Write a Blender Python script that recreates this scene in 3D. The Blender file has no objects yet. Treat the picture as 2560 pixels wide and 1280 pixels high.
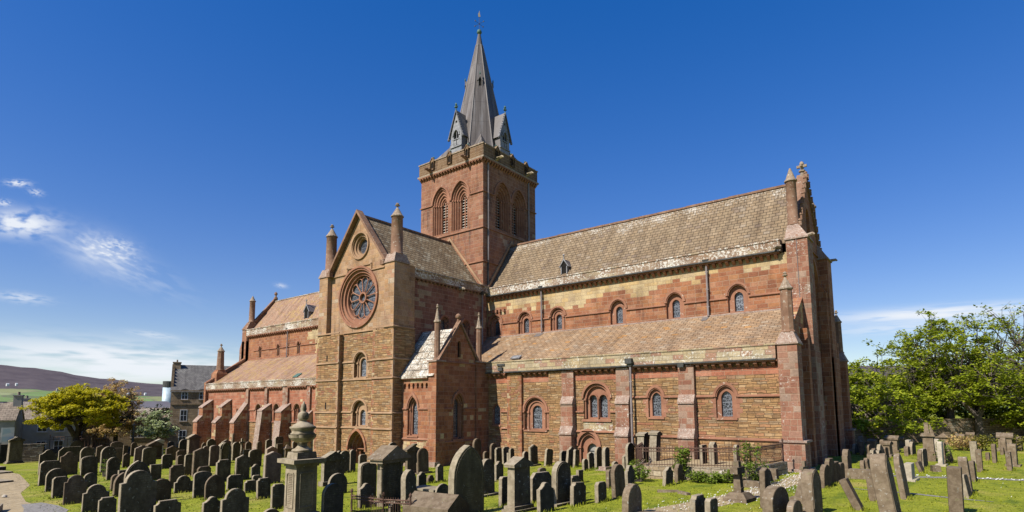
import bpy, bmesh, math, random
from math import sin, cos, pi, radians, sqrt, atan2, floor
from mathutils import Vector, Matrix
from mathutils.geometry import tessellate_polygon
sc = bpy.context.scene
COL = sc.collection
# ---------------------------------------------------------------- camera
cam = bpy.data.cameras.new('camera'); camo = bpy.data.objects.new('camera', cam); COL.objects.link(camo)
R_ = Vector((0.78855, 0.61495, -0.004895)); U_ = Vector((0.073264, -0.086037, 0.993595)); F_ = Vector((-0.61059, 0.783858, 0.112898))
m4 = Matrix.Identity(4)
for i in range(3):
    m4[i][0] = R_[i]; m4[i][1] = U_[i]; m4[i][2] = -F_[i]
m4.translation = Vector((37.250, -42.4235, 3.7839)); camo.matrix_world = m4
cam.sensor_width = 36; cam.sensor_fit = 'HORIZONTAL'; cam.lens = 20.005; cam.shift_y = 0.08233
cam.clip_start = 0.2; cam.clip_end = 12000
sc.camera = camo
# ---------------------------------------------------------------- light
SUN_AZ, SUN_EL = 192.0, 45.0
sv = Vector((sin(radians(SUN_AZ))*cos(radians(SUN_EL)), cos(radians(SUN_AZ))*cos(radians(SUN_EL)), sin(radians(SUN_EL))))
sl = bpy.data.lights.new('sun', 'SUN'); sl.energy = 5.0; sl.angle = radians(0.53); sl.color = (1.0, 0.945, 0.86)
so = bpy.data.objects.new('sun', sl); so.rotation_euler = sv.to_track_quat('Z', 'Y').to_euler(); so.location = (0, -60, 80); COL.objects.link(so)
sc.view_settings.view_transform = 'Standard'; sc.view_settings.look = 'None'; sc.view_settings.gamma = 1.0
sc.view_settings.exposure = 0.6
sc.render.engine = 'CYCLES'
sc.cycles.max_bounces = 5; sc.cycles.diffuse_bounces = 1; sc.cycles.glossy_bounces = 2; sc.cycles.transparent_max_bounces = 4

class NT:
    """small node-tree writer"""
    def __init__(s, tree): s.t = tree; s.N = tree.nodes; s.L = tree.links
    def new(s, typ, **kw):
        n = s.N.new(typ)
        for k, v in kw.items(): setattr(n, k, v)
        return n
    def put(s, sock, v):
        if hasattr(v, 'is_output'): s.L.new(v, sock)
        elif v is not None: sock.default_value = v
    def math(s, op, a, b=None, c=None, clamp=False):
        n = s.new('ShaderNodeMath', operation=op, use_clamp=clamp)
        for i, v in enumerate((a, b, c)):
            if v is not None: s.put(n.inputs[i], v)
        return n.outputs[0]
    def vmath(s, op, a, b=None):
        n = s.new('ShaderNodeVectorMath', operation=op)
        s.put(n.inputs[0], a)
        if b is not None: s.put(n.inputs[1], b)
        return n.outputs[0]
    def comb(s, x, y, z=0.0):
        n = s.new('ShaderNodeCombineXYZ')
        for i, v in enumerate((x, y, z)): s.put(n.inputs[i], v)
        return n.outputs[0]
    def sep(s, v):
        n = s.new('ShaderNodeSeparateXYZ'); s.put(n.inputs[0], v); return n.outputs
    def noise(s, vec, scale, detail=3.0, rough=0.55):
        n = s.new('ShaderNodeTexNoise'); s.put(n.inputs['Vector'], vec)
        n.inputs['Scale'].default_value = scale; n.inputs['Detail'].default_value = detail; n.inputs['Roughness'].default_value = rough
        return n.outputs['Fac']
    def white(s, vec):
        n = s.new('ShaderNodeTexWhiteNoise', noise_dimensions='3D'); s.put(n.inputs['Vector'], vec); return n.outputs['Value']
    def ramp(s, fac, stops, interp='LINEAR'):
        n = s.new('ShaderNodeValToRGB'); s.put(n.inputs[0], fac); r = n.color_ramp; r.interpolation = interp
        while len(r.elements) < len(stops): r.elements.new(0.5)
        for e, (p, c) in zip(r.elements, stops):
            e.position = p; e.color = (*c, 1) if len(c) == 3 else c
        return n.outputs[0]
    def step(s, x, lo, hi):
        n = s.new('ShaderNodeMapRange', interpolation_type='SMOOTHSTEP')
        s.put(n.inputs[0], x); s.put(n.inputs[1], lo); s.put(n.inputs[2], hi); return n.outputs[0]
    def mix(s, f, a, b, mode='MIX'):
        n = s.new('ShaderNodeMix', data_type='RGBA', blend_type=mode)
        s.put(n.inputs[0], f)
        for i, v in ((6, a), (7, b)):
            if isinstance(v, tuple) and len(v) == 3: v = (*v, 1)
            s.put(n.inputs[i], v)
        return n.outputs[2]
    def bump(s, h, strength=0.5, dist=0.05):
        n = s.new('ShaderNodeBump'); s.put(n.inputs['Height'], h); n.inputs['Strength'].default_value = strength; n.inputs['Distance'].default_value = dist
        return n.outputs[0]

# ---------------------------------------------------------------- sky (Nishita, with thin clouds held in the sky itself)
W = bpy.data.worlds.new('World'); sc.world = W; W.use_nodes = True
t = NT(W.node_tree); bg = W.node_tree.nodes['Background']
sky = t.new('ShaderNodeTexSky', sky_type='NISHITA'); sky.sun_disc = False
sky.sun_elevation = radians(SUN_EL); sky.sun_rotation = radians(SUN_AZ); sky.altitude = 0; sky.air_density = 1.0; sky.dust_density = 0.25; sky.ozone_density = 3.2
tc = t.new('ShaderNodeTexCoord'); D = tc.outputs['Generated']
dx, dy, dz = t.sep(D)
az = t.math('MULTIPLY', t.math('ARCTAN2', dx, dy), 180/pi)
el = t.math('MULTIPLY', t.math('ARCSINE', dz), 180/pi)
skyc = t.new('ShaderNodeHueSaturation'); t.put(skyc.inputs['Color'], sky.outputs[0]); skyc.inputs['Saturation'].default_value = 1.34; skyc.inputs['Hue'].default_value = 0.512; skyc.inputs['Value'].default_value = 1.42
sg_ = t.new('ShaderNodeGamma'); t.put(sg_.inputs[0], skyc.outputs[0]); sg_.inputs[1].default_value = 0.68
skyd = t.new('ShaderNodeHueSaturation'); t.put(skyd.inputs['Color'], sg_.outputs[0]); skyd.inputs['Saturation'].default_value = 1.128; skyd.inputs['Hue'].default_value = 0.516; skyd.inputs['Value'].default_value = 1.76
CLOUDS = [(-79.6, 13.9, 2.0, 0.85, 8, 1.1, 2.0, 0.3), (-73.31, 11.87, 4.36, 1.05, -21.76, 0.3, 3.0, 0.38), (-74.4, 12.46, 2.4, 1.6, -14.38, 0.323, 2.0, 0.22), (-73.84, 12.84, 1.71, 0.8, -10.01, 0.6, 3.5, 0.42), (-79.05, 8.34, 1.38, 0.34, -1.35, 0.55, 2.0, 0.32), (-73.51, 4.13, 9.24, 1.21, -1.08, 0.9774999999999999, 2.5, 0.28), (-71.01, 2.72, 8.01, 0.91, 1.45, 0.6885, 2.0, 0.22), (-79.93, 16.82, 0.62, 0.21, 10.88, 0.918, 2.0, 0.32), (-78.83, 16.4, 0.39, 0.22, -1.11, 0.5780000000000001, 2.0, 0.32), (-80.68, 15.21, 0.43, 0.21, 6.63, 0.6885, 2.0, 0.32), (-1.49, 7.23, 7.24, 0.49, -0.51, 0.7, 2.5, 0.28), (-3.91, 6.22, 4.75, 0.41, -0.23, 0.45, 2.5, 0.28), (1.32, 6.89, 6.45, 0.62, -4.19, 0.45, 2.0, 0.22), (-70.27, 6.08, 1.71, 0.25, -5.62, 0.39949999999999997, 2.0, 0.27), (-60.34, 11.2, 0.47, 0.19, -5.42, 0.459, 2.0, 0.27), (-73.14, 13.33, 0.9, 0.4, -7.92, 0.5780000000000001, 2.0, 0.37)]
tot = None
for (ca, ce, wa, we, tilt, amp, ns, thr) in CLOUDS:
    a0 = t.math('SUBTRACT', az, ca); e0 = t.math('SUBTRACT', el, ce)
    ct, st = cos(radians(tilt)), sin(radians(tilt))
    p = t.math('ADD', t.math('MULTIPLY', a0, ct), t.math('MULTIPLY', e0, st))
    q = t.math('SUBTRACT', t.math('MULTIPLY', e0, ct), t.math('MULTIPLY', a0, st))
    r2 = t.math('ADD', t.math('POWER', t.math('DIVIDE', p, wa), 2.0), t.math('POWER', t.math('DIVIDE', q, we), 2.0))
    g = t.math('EXPONENT', t.math('MULTIPLY', r2, -1.0))
    nz = t.noise(t.comb(t.math('MULTIPLY', p, ns/wa*1.0), t.math('MULTIPLY', q, ns/we*0.8), ca), 1.0, 4.0, 0.45)
    c = t.math('MULTIPLY', t.math('MULTIPLY', g, t.step(nz, thr, thr+0.28)), amp)
    tot = c if tot is None else t.math('ADD', tot, c)
tot = t.math('MINIMUM', tot, 0.93)
cl = t.mix(tot, skyd.outputs[0], (8.6, 9.0, 9.6, 1))
W.node_tree.links.new(cl, bg.inputs['Color']); bg.inputs['Strength'].default_value = 0.0665

# ---------------------------------------------------------------- materials
K = 0.68      # base colours below were noted as seen in sun; K brings them to the stone's own reflectance
def kk(c, k=None): return tuple(v*(K if k is None else k) for v in c)
def newmat(name):
    m = bpy.data.materials.new(name); m.use_nodes = True
    b = m.node_tree.nodes['Principled BSDF']; b.inputs['Roughness'].default_value = 0.9; b.inputs['Specular IOR Level'].default_value = 0.2
    return m, NT(m.node_tree), b
def pal(cols):
    n = len(cols); return [(i/n, c) for i, c in enumerate(cols)]
REDS = [(.395,.165,.082), (.44,.20,.105), (.335,.13,.068), (.47,.25,.15), (.40,.17,.078), (.36,.165,.098), (.45,.215,.10), (.28,.112,.064)]
CREAMS = [(.58,.45,.25), (.65,.53,.31), (.52,.37,.18), (.60,.48,.29), (.64,.46,.22), (.54,.42,.27)]
OCHRE = [(.44,.265,.12), (.50,.325,.16), (.35,.205,.095), (.54,.37,.20), (.40,.24,.11), (.47,.28,.13), (.40,.28,.165), (.30,.185,.095), (.49,.265,.135)]
def masonry(name, h=.33, w=.62, mort=.012, reds=REDS, creams=CREAMS, thr=.62, zscale=.35, z0=None, zk=0., xk=0., x0=0., lich=0., mcol=(.52,.38,.26), bump=.5, warp=.02, half=False, rnd=.25, lcol=(.78,.76,.68), rowvar=.25, stain=.55, rough=.9, lz=None, even=.3, soot=.55):
    reds = [kk(q) for q in reds]; creams = [kk(q) for q in creams]; mcol = kk(mcol); lcol = kk(lcol, .78)
    m, t, b = newmat(name)
    uvn = t.new('ShaderNodeUVMap'); uv = uvn.outputs[0]
    u, v, _ = t.sep(uv)
    wn = t.noise(uv, 1.3, 2.0); wn2 = t.noise(t.vmath('ADD', uv, (37.1, 11.3, 0)), 2.1, 2.0)
    v1 = t.math('ADD', v, t.math('MULTIPLY', t.math('SUBTRACT', wn, .5), warp*2))
    v1 = t.math('ADD', v1, t.math('MULTIPLY', t.math('SINE', t.math('MULTIPLY', v, 2*pi/(h*3.7))), h*rowvar*.5))
    u1 = t.math('ADD', u, t.math('MULTIPLY', t.math('SUBTRACT', wn2, .5), warp*2))
    rv = t.math('DIVIDE', v1, h); row = t.math('FLOOR', rv); fv = t.math('SUBTRACT', rv, row)
    rr = t.white(t.comb(row, 3.3, 1.7))
    if half:
        off = t.math('MULTIPLY', t.math('MODULO', row, 2.0), .5); wv = w
    else:
        off = t.math('MULTIPLY', rr, 7.0); wv = t.math('MULTIPLY', t.math('ADD', t.math('MULTIPLY', t.white(t.comb(row, 9.1, 4.4)), .7), .65), w)
    ru = t.math('ADD', t.math('DIVIDE', u1, wv), off); cidx = t.math('FLOOR', ru); fu = t.math('SUBTRACT', ru, cidx)
    rnd1 = t.white(t.comb(cidx, row, 0.5)); rnd2 = t.white(t.comb(cidx, row, 7.5))
    cu = t.math('MULTIPLY', t.math('SUBTRACT', t.math('ADD', cidx, .5), off), wv); cv = t.math('MULTIPLY', t.math('ADD', row, .5), h)
    zone = t.noise(t.comb(cu, t.math('MULTIPLY', cv, 1.5), 2.2), zscale, 2.0)
    zone = t.math('ADD', zone, t.math('MULTIPLY', t.math('SUBTRACT', rnd2, .5), rnd))
    if z0 is not None: zone = t.math('ADD', zone, t.math('MULTIPLY', t.math('SUBTRACT', cv, z0), zk))
    if xk: zone = t.math('ADD', zone, t.math('MULTIPLY', t.math('SUBTRACT', cu, x0), xk))
    isc = t.step(zone, thr-.01, thr+.01)
    ca = t.ramp(rnd1, pal(reds), 'CONSTANT'); cb = t.ramp(rnd1, pal(creams), 'CONSTANT')
    av = lambda L: tuple(sum(q[i] for q in L)/len(L) for i in range(3))
    ca = t.mix(even, ca, av(reds)); cb = t.mix(even, cb, av(creams))
    col = t.mix(isc, ca, cb)
    fn = t.noise(uv, 9.0, 4.0, .65); bn = t.noise(t.vmath('MULTIPLY', uv, (1.6, .22, 1) if half else (.8, .55, 1)), 1.0, 5.0, .62)
    col = t.mix(1.0, col, t.ramp(fn, [(.25, (.72,.70,.68)), (.75, (1.22,1.2,1.18))]), 'MULTIPLY')
    if stain: col = t.mix(stain, col, t.ramp(bn, [(.32, (.42,.38,.36)), (.5, (.95,.93,.90)), (.68, (1.32,1.3,1.24))]), 'MULTIPLY')
    if not half:
        st_ = t.noise(t.vmath('MULTIPLY', uv, (3.4, .16, 1)), 1.0, 4.0, .6); s2_ = t.noise(t.vmath('ADD', uv, (9.0, 4.0, 0)), .33, 2.0)
        col = t.mix(t.math('MULTIPLY', t.math('MULTIPLY', t.step(st_, .52, .70), t.step(s2_, .42, .62)), soot), col, (.05,.038,.032))
    eu = t.math('MULTIPLY', t.math('MINIMUM', fu, t.math('SUBTRACT', 1.0, fu)), wv); ev = t.math('MULTIPLY', t.math('MINIMUM', fv, t.math('SUBTRACT', 1.0, fv)), h)
    edge = t.math('MINIMUM', eu, ev)
    mo = t.math('SUBTRACT', 1.0, t.step(edge, mort*.5, mort*1.4))
    col = t.mix(t.math('MULTIPLY', mo, .75), col, mcol)
    hgt = t.math('ADD', t.math('MULTIPLY', mo, -1.0), t.math('MULTIPLY', fn, .5))
    hgt = t.math('ADD', hgt, t.math('MULTIPLY', rnd2, .5))
    if half: hgt = t.math('SUBTRACT', hgt, t.math('MULTIPLY', fv, 1.2))
    if lich:
        ln = t.noise(uv, 6.5, 6.0, .78); l2 = t.noise(uv, .7, 3.0)
        lf = t.math('ADD', ln, t.math('MULTIPLY', t.math('SUBTRACT', l2, .5), .42))
        if lz: lf = t.math('ADD', lf, t.math('MULTIPLY', t.math('SUBTRACT', v, lz[0]), lz[1]))
        lm = t.step(lf, .70-lich*.25, .78-lich*.25)
        col = t.mix(t.math('MULTIPLY', lm, .85), col, lcol)
    t.put(b.inputs['Base Color'], col); b.inputs['Roughness'].default_value = rough
    t.put(b.inputs['Normal'], t.bump(hgt, bump, .05))
    return m
def plain(name, c1, c2, scale=3.0, rough=.85, lich=0., lcol=(.6,.58,.5), metal=0., obj=True, rand=.0, bump=.3):
    c1, c2 = kk(c1), kk(c2); lcol = kk(lcol, .78)
    m, t, b = newmat(name)
    tcn = t.new('ShaderNodeTexCoord'); v = tcn.outputs['Object']
    if rand:
        oi = t.new('ShaderNodeObjectInfo'); v = t.vmath('ADD', v, t.comb(t.math('MULTIPLY', oi.outputs['Random'], 91.0), t.math('MULTIPLY', oi.outputs['Random'], 47.0), 0.0))
    n1 = t.noise(v, scale, 5.0, .65); n2 = t.noise(v, scale*.3, 2.0)
    col = t.mix(t.step(n1, .3, .7), c1, c2)
    col = t.mix(.5, col, t.ramp(n2, [(.3, (.6,.6,.6)), (.7, (1.3,1.3,1.3))]), 'MULTIPLY')
    if rand: col = t.mix(1.0, col, t.ramp(oi.outputs['Random'], [(0, (1-rand,1-rand,1-rand)), (1, (1+rand,1+rand,1+rand*.8))]), 'MULTIPLY')
    if lich:
        ln = t.noise(v, scale*2.2, 4.0, .6); lm = t.step(ln, .66-lich*.2, .70-lich*.2)
        col = t.mix(t.math('MULTIPLY', lm, .8), col, lcol)
    t.put(b.inputs['Base Color'], col); b.inputs['Roughness'].default_value = rough; b.inputs['Metallic'].default_value = metal
    if bump: t.put(b.inputs['Normal'], t.bump(n1, bump, .02))
    return m
M = {}
M['red'] = masonry('red_ashlar', thr=.72, lich=.18)
M['redlich'] = masonry('red_ashlar_lichened', thr=.62, lich=.42)
M['redpink'] = masonry('pink_weathered_ashlar', h=.33, w=.5, thr=.60, rnd=.5, lich=.42, reds=[(.345,.165,.108),(.38,.205,.14),(.31,.135,.086),(.39,.225,.16),(.35,.17,.11)], creams=[(.39,.26,.19),(.41,.29,.22)])
M['clere'] = masonry('clerestory_ashlar', h=.31, thr=.60, z0=11.85, zk=.34, xk=-.010, x0=14.0, zscale=.42, rnd=.26, lich=.12)
M['clerenave'] = masonry('nave_clerestory_ashlar', h=.31, thr=.72, xk=.09, x0=-25.5, zscale=.4, lich=.1)
M['naveaisle'] = masonry('nave_aisle_ashlar', h=.30, thr=.66, z0=3.0, zk=-.05, zscale=.5, lich=.15, reds=[(.43,.165,.10),(.48,.21,.13),(.38,.14,.08),(.52,.26,.17),(.45,.165,.09)])
M['rubble'] = masonry('flagstone_rubble', h=.125, w=.5, mort=.012, reds=OCHRE, creams=[(.40,.18,.10),(.44,.23,.14)], thr=.69, mcol=(.19,.115,.06), even=.0, warp=.075, bump=.9, rowvar=.5, stain=.35)  # dark joint colour paints in the shadow between the flagstone courses
M['transept'] = masonry('transept_upper_ashlar', h=.34, w=.6, reds=[(.46,.29,.16),(.51,.34,.205),(.41,.245,.13),(.48,.33,.215),(.53,.31,.155),(.44,.275,.18)], creams=[(.46,.25,.155),(.52,.43,.32)], thr=.66, soot=.7, lich=.1)
M['tower'] = masonry('tower_ashlar', h=.32, w=.6, reds=[(.34,.155,.095),(.38,.19,.115),(.30,.135,.08),(.41,.225,.15),(.355,.165,.09),(.32,.155,.105)], creams=[(.50,.36,.24),(.46,.29,.19)], thr=.73, soot=.75, lich=.05)
M['chapel'] = masonry('chapel_ashlar', h=.30, w=.5, thr=.70, mcol=(.46,.30,.20), mort=.013)
M['transE'] = masonry('transept_east_ashlar', h=.33, thr=.60, lich=.2, reds=[(.28,.125,.085),(.31,.15,.10),(.25,.11,.075),(.33,.175,.12)], creams=[(.42,.31,.20),(.38,.28,.18)])
M['parcream'] = masonry('cream_parapet', h=.27, w=.75, reds=[(.50,.41,.255),(.57,.48,.32),(.45,.36,.21),(.53,.41,.235),(.46,.39,.27)], creams=[(.40,.23,.155),(.43,.28,.20)], thr=.62, rnd=.4, lich=.52, mcol=(.30,.24,.16))
M['parlich'] = masonry('lichened_parapet', h=.30, w=.8, reds=[(.31,.205,.135),(.36,.255,.175),(.27,.17,.11),(.39,.29,.205)], creams=[(.44,.35,.23)], thr=.6, lich=.78)
M['towpar'] = masonry('tower_parapet', h=.26, w=.7, reds=[(.23,.145,.08),(.26,.172,.10),(.20,.122,.068)], creams=[(.29,.22,.13)], thr=.66, lich=.12, lcol=(.5,.46,.3))
SLG = [(.30,.225,.14), (.34,.26,.165), (.26,.19,.12), (.37,.285,.19), (.31,.225,.135), (.28,.215,.14)]
SLO = [(.44,.305,.19), (.48,.345,.22), (.38,.255,.155), (.51,.38,.25), (.45,.295,.17), (.41,.305,.205), (.47,.305,.165), (.36,.235,.14)]
M['roofg'] = masonry('grey_stone_slates', h=.30, w=.42, mort=.014, reds=SLG, creams=[(.40,.33,.24),(.22,.16,.115)], thr=.74, even=.45, zscale=.8, rnd=.5, mcol=(.07,.05,.035), half=True, warp=.015, rowvar=.1, bump=1.0, lich=.16, lz=(13.4,.07), lcol=(.60,.56,.48))
M['roofgt'] = masonry('transept_stone_slates', h=.30, w=.42, mort=.02, reds=[(.25,.185,.11),(.29,.225,.14),(.215,.155,.09),(.315,.25,.16)], creams=[(.37,.32,.225)], thr=.68, rnd=.5, mcol=(.055,.04,.028), half=True, warp=.015, rowvar=.1, bump=1., lich=.1)
M['roofo'] = masonry('orange_stone_slates', h=.27, w=.44, mort=.013, reds=SLO, creams=[(.34,.27,.20),(.56,.28,.08),(.52,.44,.33)], thr=.76, even=.35, zscale=.9, rnd=.6, mcol=(.12,.07,.04), half=True, warp=.015, rowvar=.1, bump=.9, lich=.08, lcol=(.56,.50,.37))
M['roofn'] = masonry('pink_stone_slates', h=.27, w=.40, mort=.014, reds=[(.45,.285,.19),(.50,.335,.23),(.40,.24,.155),(.44,.31,.215)], creams=[(.49,.33,.165)], thr=.62, rnd=.4, mcol=(.17,.09,.06), half=True, warp=.02, rowvar=.1, bump=.7, lich=.12)
M['roofw'] = masonry('lichened_flag_roof', h=.62, w=1.2, mort=.03, reds=[(.36,.30,.23),(.42,.36,.28)], creams=[(.5,.44,.36)], thr=.6, mcol=(.05,.04,.035), lich=.80, half=True, bump=1.)
M['dress'] = plain('red_dressed_stone', (.345,.155,.093), (.41,.205,.125), 2.2, lich=.12, lcol=(.5,.42,.33))
M['dressy'] = plain('tan_dressed_stone', (.40,.24,.135), (.47,.31,.185), 2.2)
M['dressw'] = plain('lichened_weathering', (.33,.205,.15), (.44,.34,.27), 7, lich=.35, lcol=(.62,.58,.5))
M['pinn'] = plain('pinnacle_stone', (.24,.13,.08), (.33,.20,.13), 3., lich=.25, lcol=(.44,.39,.31))
M['pinnc'] = plain('lichened_pinnacle_stone', (.30,.21,.14), (.41,.33,.24), 6., lich=.35, lcol=(.56,.52,.44))
M['lead'] = plain('weathered_lead', (.20,.18,.17), (.26,.24,.23), .8, rough=.5, metal=.15, bump=.1)
M['leadw'] = plain('white_streaked_lead', (.23,.23,.235), (.40,.40,.405), 5., rough=.5, metal=.1)
M['leadd'] = plain('dark_lead', (.16,.155,.16), (.24,.235,.24), 2., rough=.5, metal=.2)
M['pipe'] = plain('painted_iron_pipe', (.27,.23,.22), (.34,.29,.28), 3., rough=.5)
M['gutter'] = plain('dark_iron_gutter', (.05,.05,.05), (.12,.12,.11), 3., rough=.5)
M['copper'] = plain('green_copper', (.08,.16,.14), (.12,.22,.18), 3., rough=.6)
M['gold'] = plain('dull_gilt', (.55,.45,.28), (.6,.5,.35), 3., rough=.4, metal=.5)
M['iron'] = plain('rusty_iron', (.10,.055,.04), (.20,.115,.08), 6., rough=.8)
M['black'] = plain('dark_void', (.015,.013,.012), (.02,.018,.016), 2., rough=1.)
M['wood'] = plain('grey_weathered_door', (.34,.33,.29), (.42,.40,.36), 4.)
M['louvre'] = plain('pale_louvre', (.50,.44,.37), (.60,.54,.46), 3.)
def glassmat():
    m, t, b = newmat('leaded_glass')
    uv = t.new('ShaderNodeUVMap').outputs[0]
    vo = t.new('ShaderNodeTexVoronoi', feature='DISTANCE_TO_EDGE'); t.put(vo.inputs['Vector'], uv); vo.inputs['Scale'].default_value = 6.5
    e = t.math('SUBTRACT', 1.0, t.step(vo.outputs['Distance'], .03, .09))
    u, v, _ = t.sep(uv)
    fv = t.math('FRACT', t.math('MULTIPLY', v, 2.6)); bar = t.math('LESS_THAN', fv, .09)
    fu = t.math('FRACT', t.math('MULTIPLY', u, 9.0)); mesh = t.math('LESS_THAN', fu, .16)
    k = t.math('MAXIMUM', t.math('MAXIMUM', e, bar), t.math('MULTIPLY', mesh, .6))
    col = t.mix(k, t.ramp(t.white(t.vmath('FLOOR', t.vmath('MULTIPLY', uv, (7, 5, 1)))), [(0, (.008,.009,.012)), (1, (.04,.042,.05))]), (.17,.19,.22))
    oi = t.new('ShaderNodeObjectInfo'); big = t.noise(t.vmath('ADD', uv, t.comb(t.math('MULTIPLY', oi.outputs['Random'], 50.0), 0.0, 0.0)), 1.6, 3.0)
    col = t.mix(1.0, col, t.ramp(t.math('ADD', t.math('MULTIPLY', big, .7), t.math('MULTIPLY', oi.outputs['Random'], .4)), [(.3, (.45,.43,.42)), (.75, (1.3,1.25,1.2))]), 'MULTIPLY')
    t.put(b.inputs['Base Color'], col); b.inputs['Roughness'].default_value = .3; b.inputs['Specular IOR Level'].default_value = .5
    t.put(b.inputs['Normal'], t.bump(t.noise(uv, 9.0, 2.0), .35, .02))
    return m
M['glass'] = glassmat()
def spiremat():
    m, t, b = newmat('spire_lead_sheet')
    uv = t.new('ShaderNodeUVMap').outputs[0]; u, v, _ = t.sep(uv)
    f = t.math('FRACT', t.math('MULTIPLY', u, 1.9)); s1 = t.math('LESS_THAN', f, .10)
    f2 = t.math('FRACT', t.math('MULTIPLY', v, .42)); s2 = t.math('LESS_THAN', f2, .02)
    n = t.noise(t.vmath('MULTIPLY', uv, (2.5, .25, 1)), 1.0, 4.0)
    c = t.ramp(n, [(.3, (.085,.074,.068)), (.5, (.115,.10,.092)), (.7, (.175,.165,.162))])
    c = t.mix(t.math('MULTIPLY', t.math('MAXIMUM', s1, s2), .55), c, (.045,.04,.038))
    t.put(b.inputs['Base Color'], c); b.inputs['Roughness'].default_value = .5; b.inputs['Metallic'].default_value = .15
    t.put(b.inputs['Normal'], t.bump(s1, .6, .03))
    return m
M['spire'] = spiremat()

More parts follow.
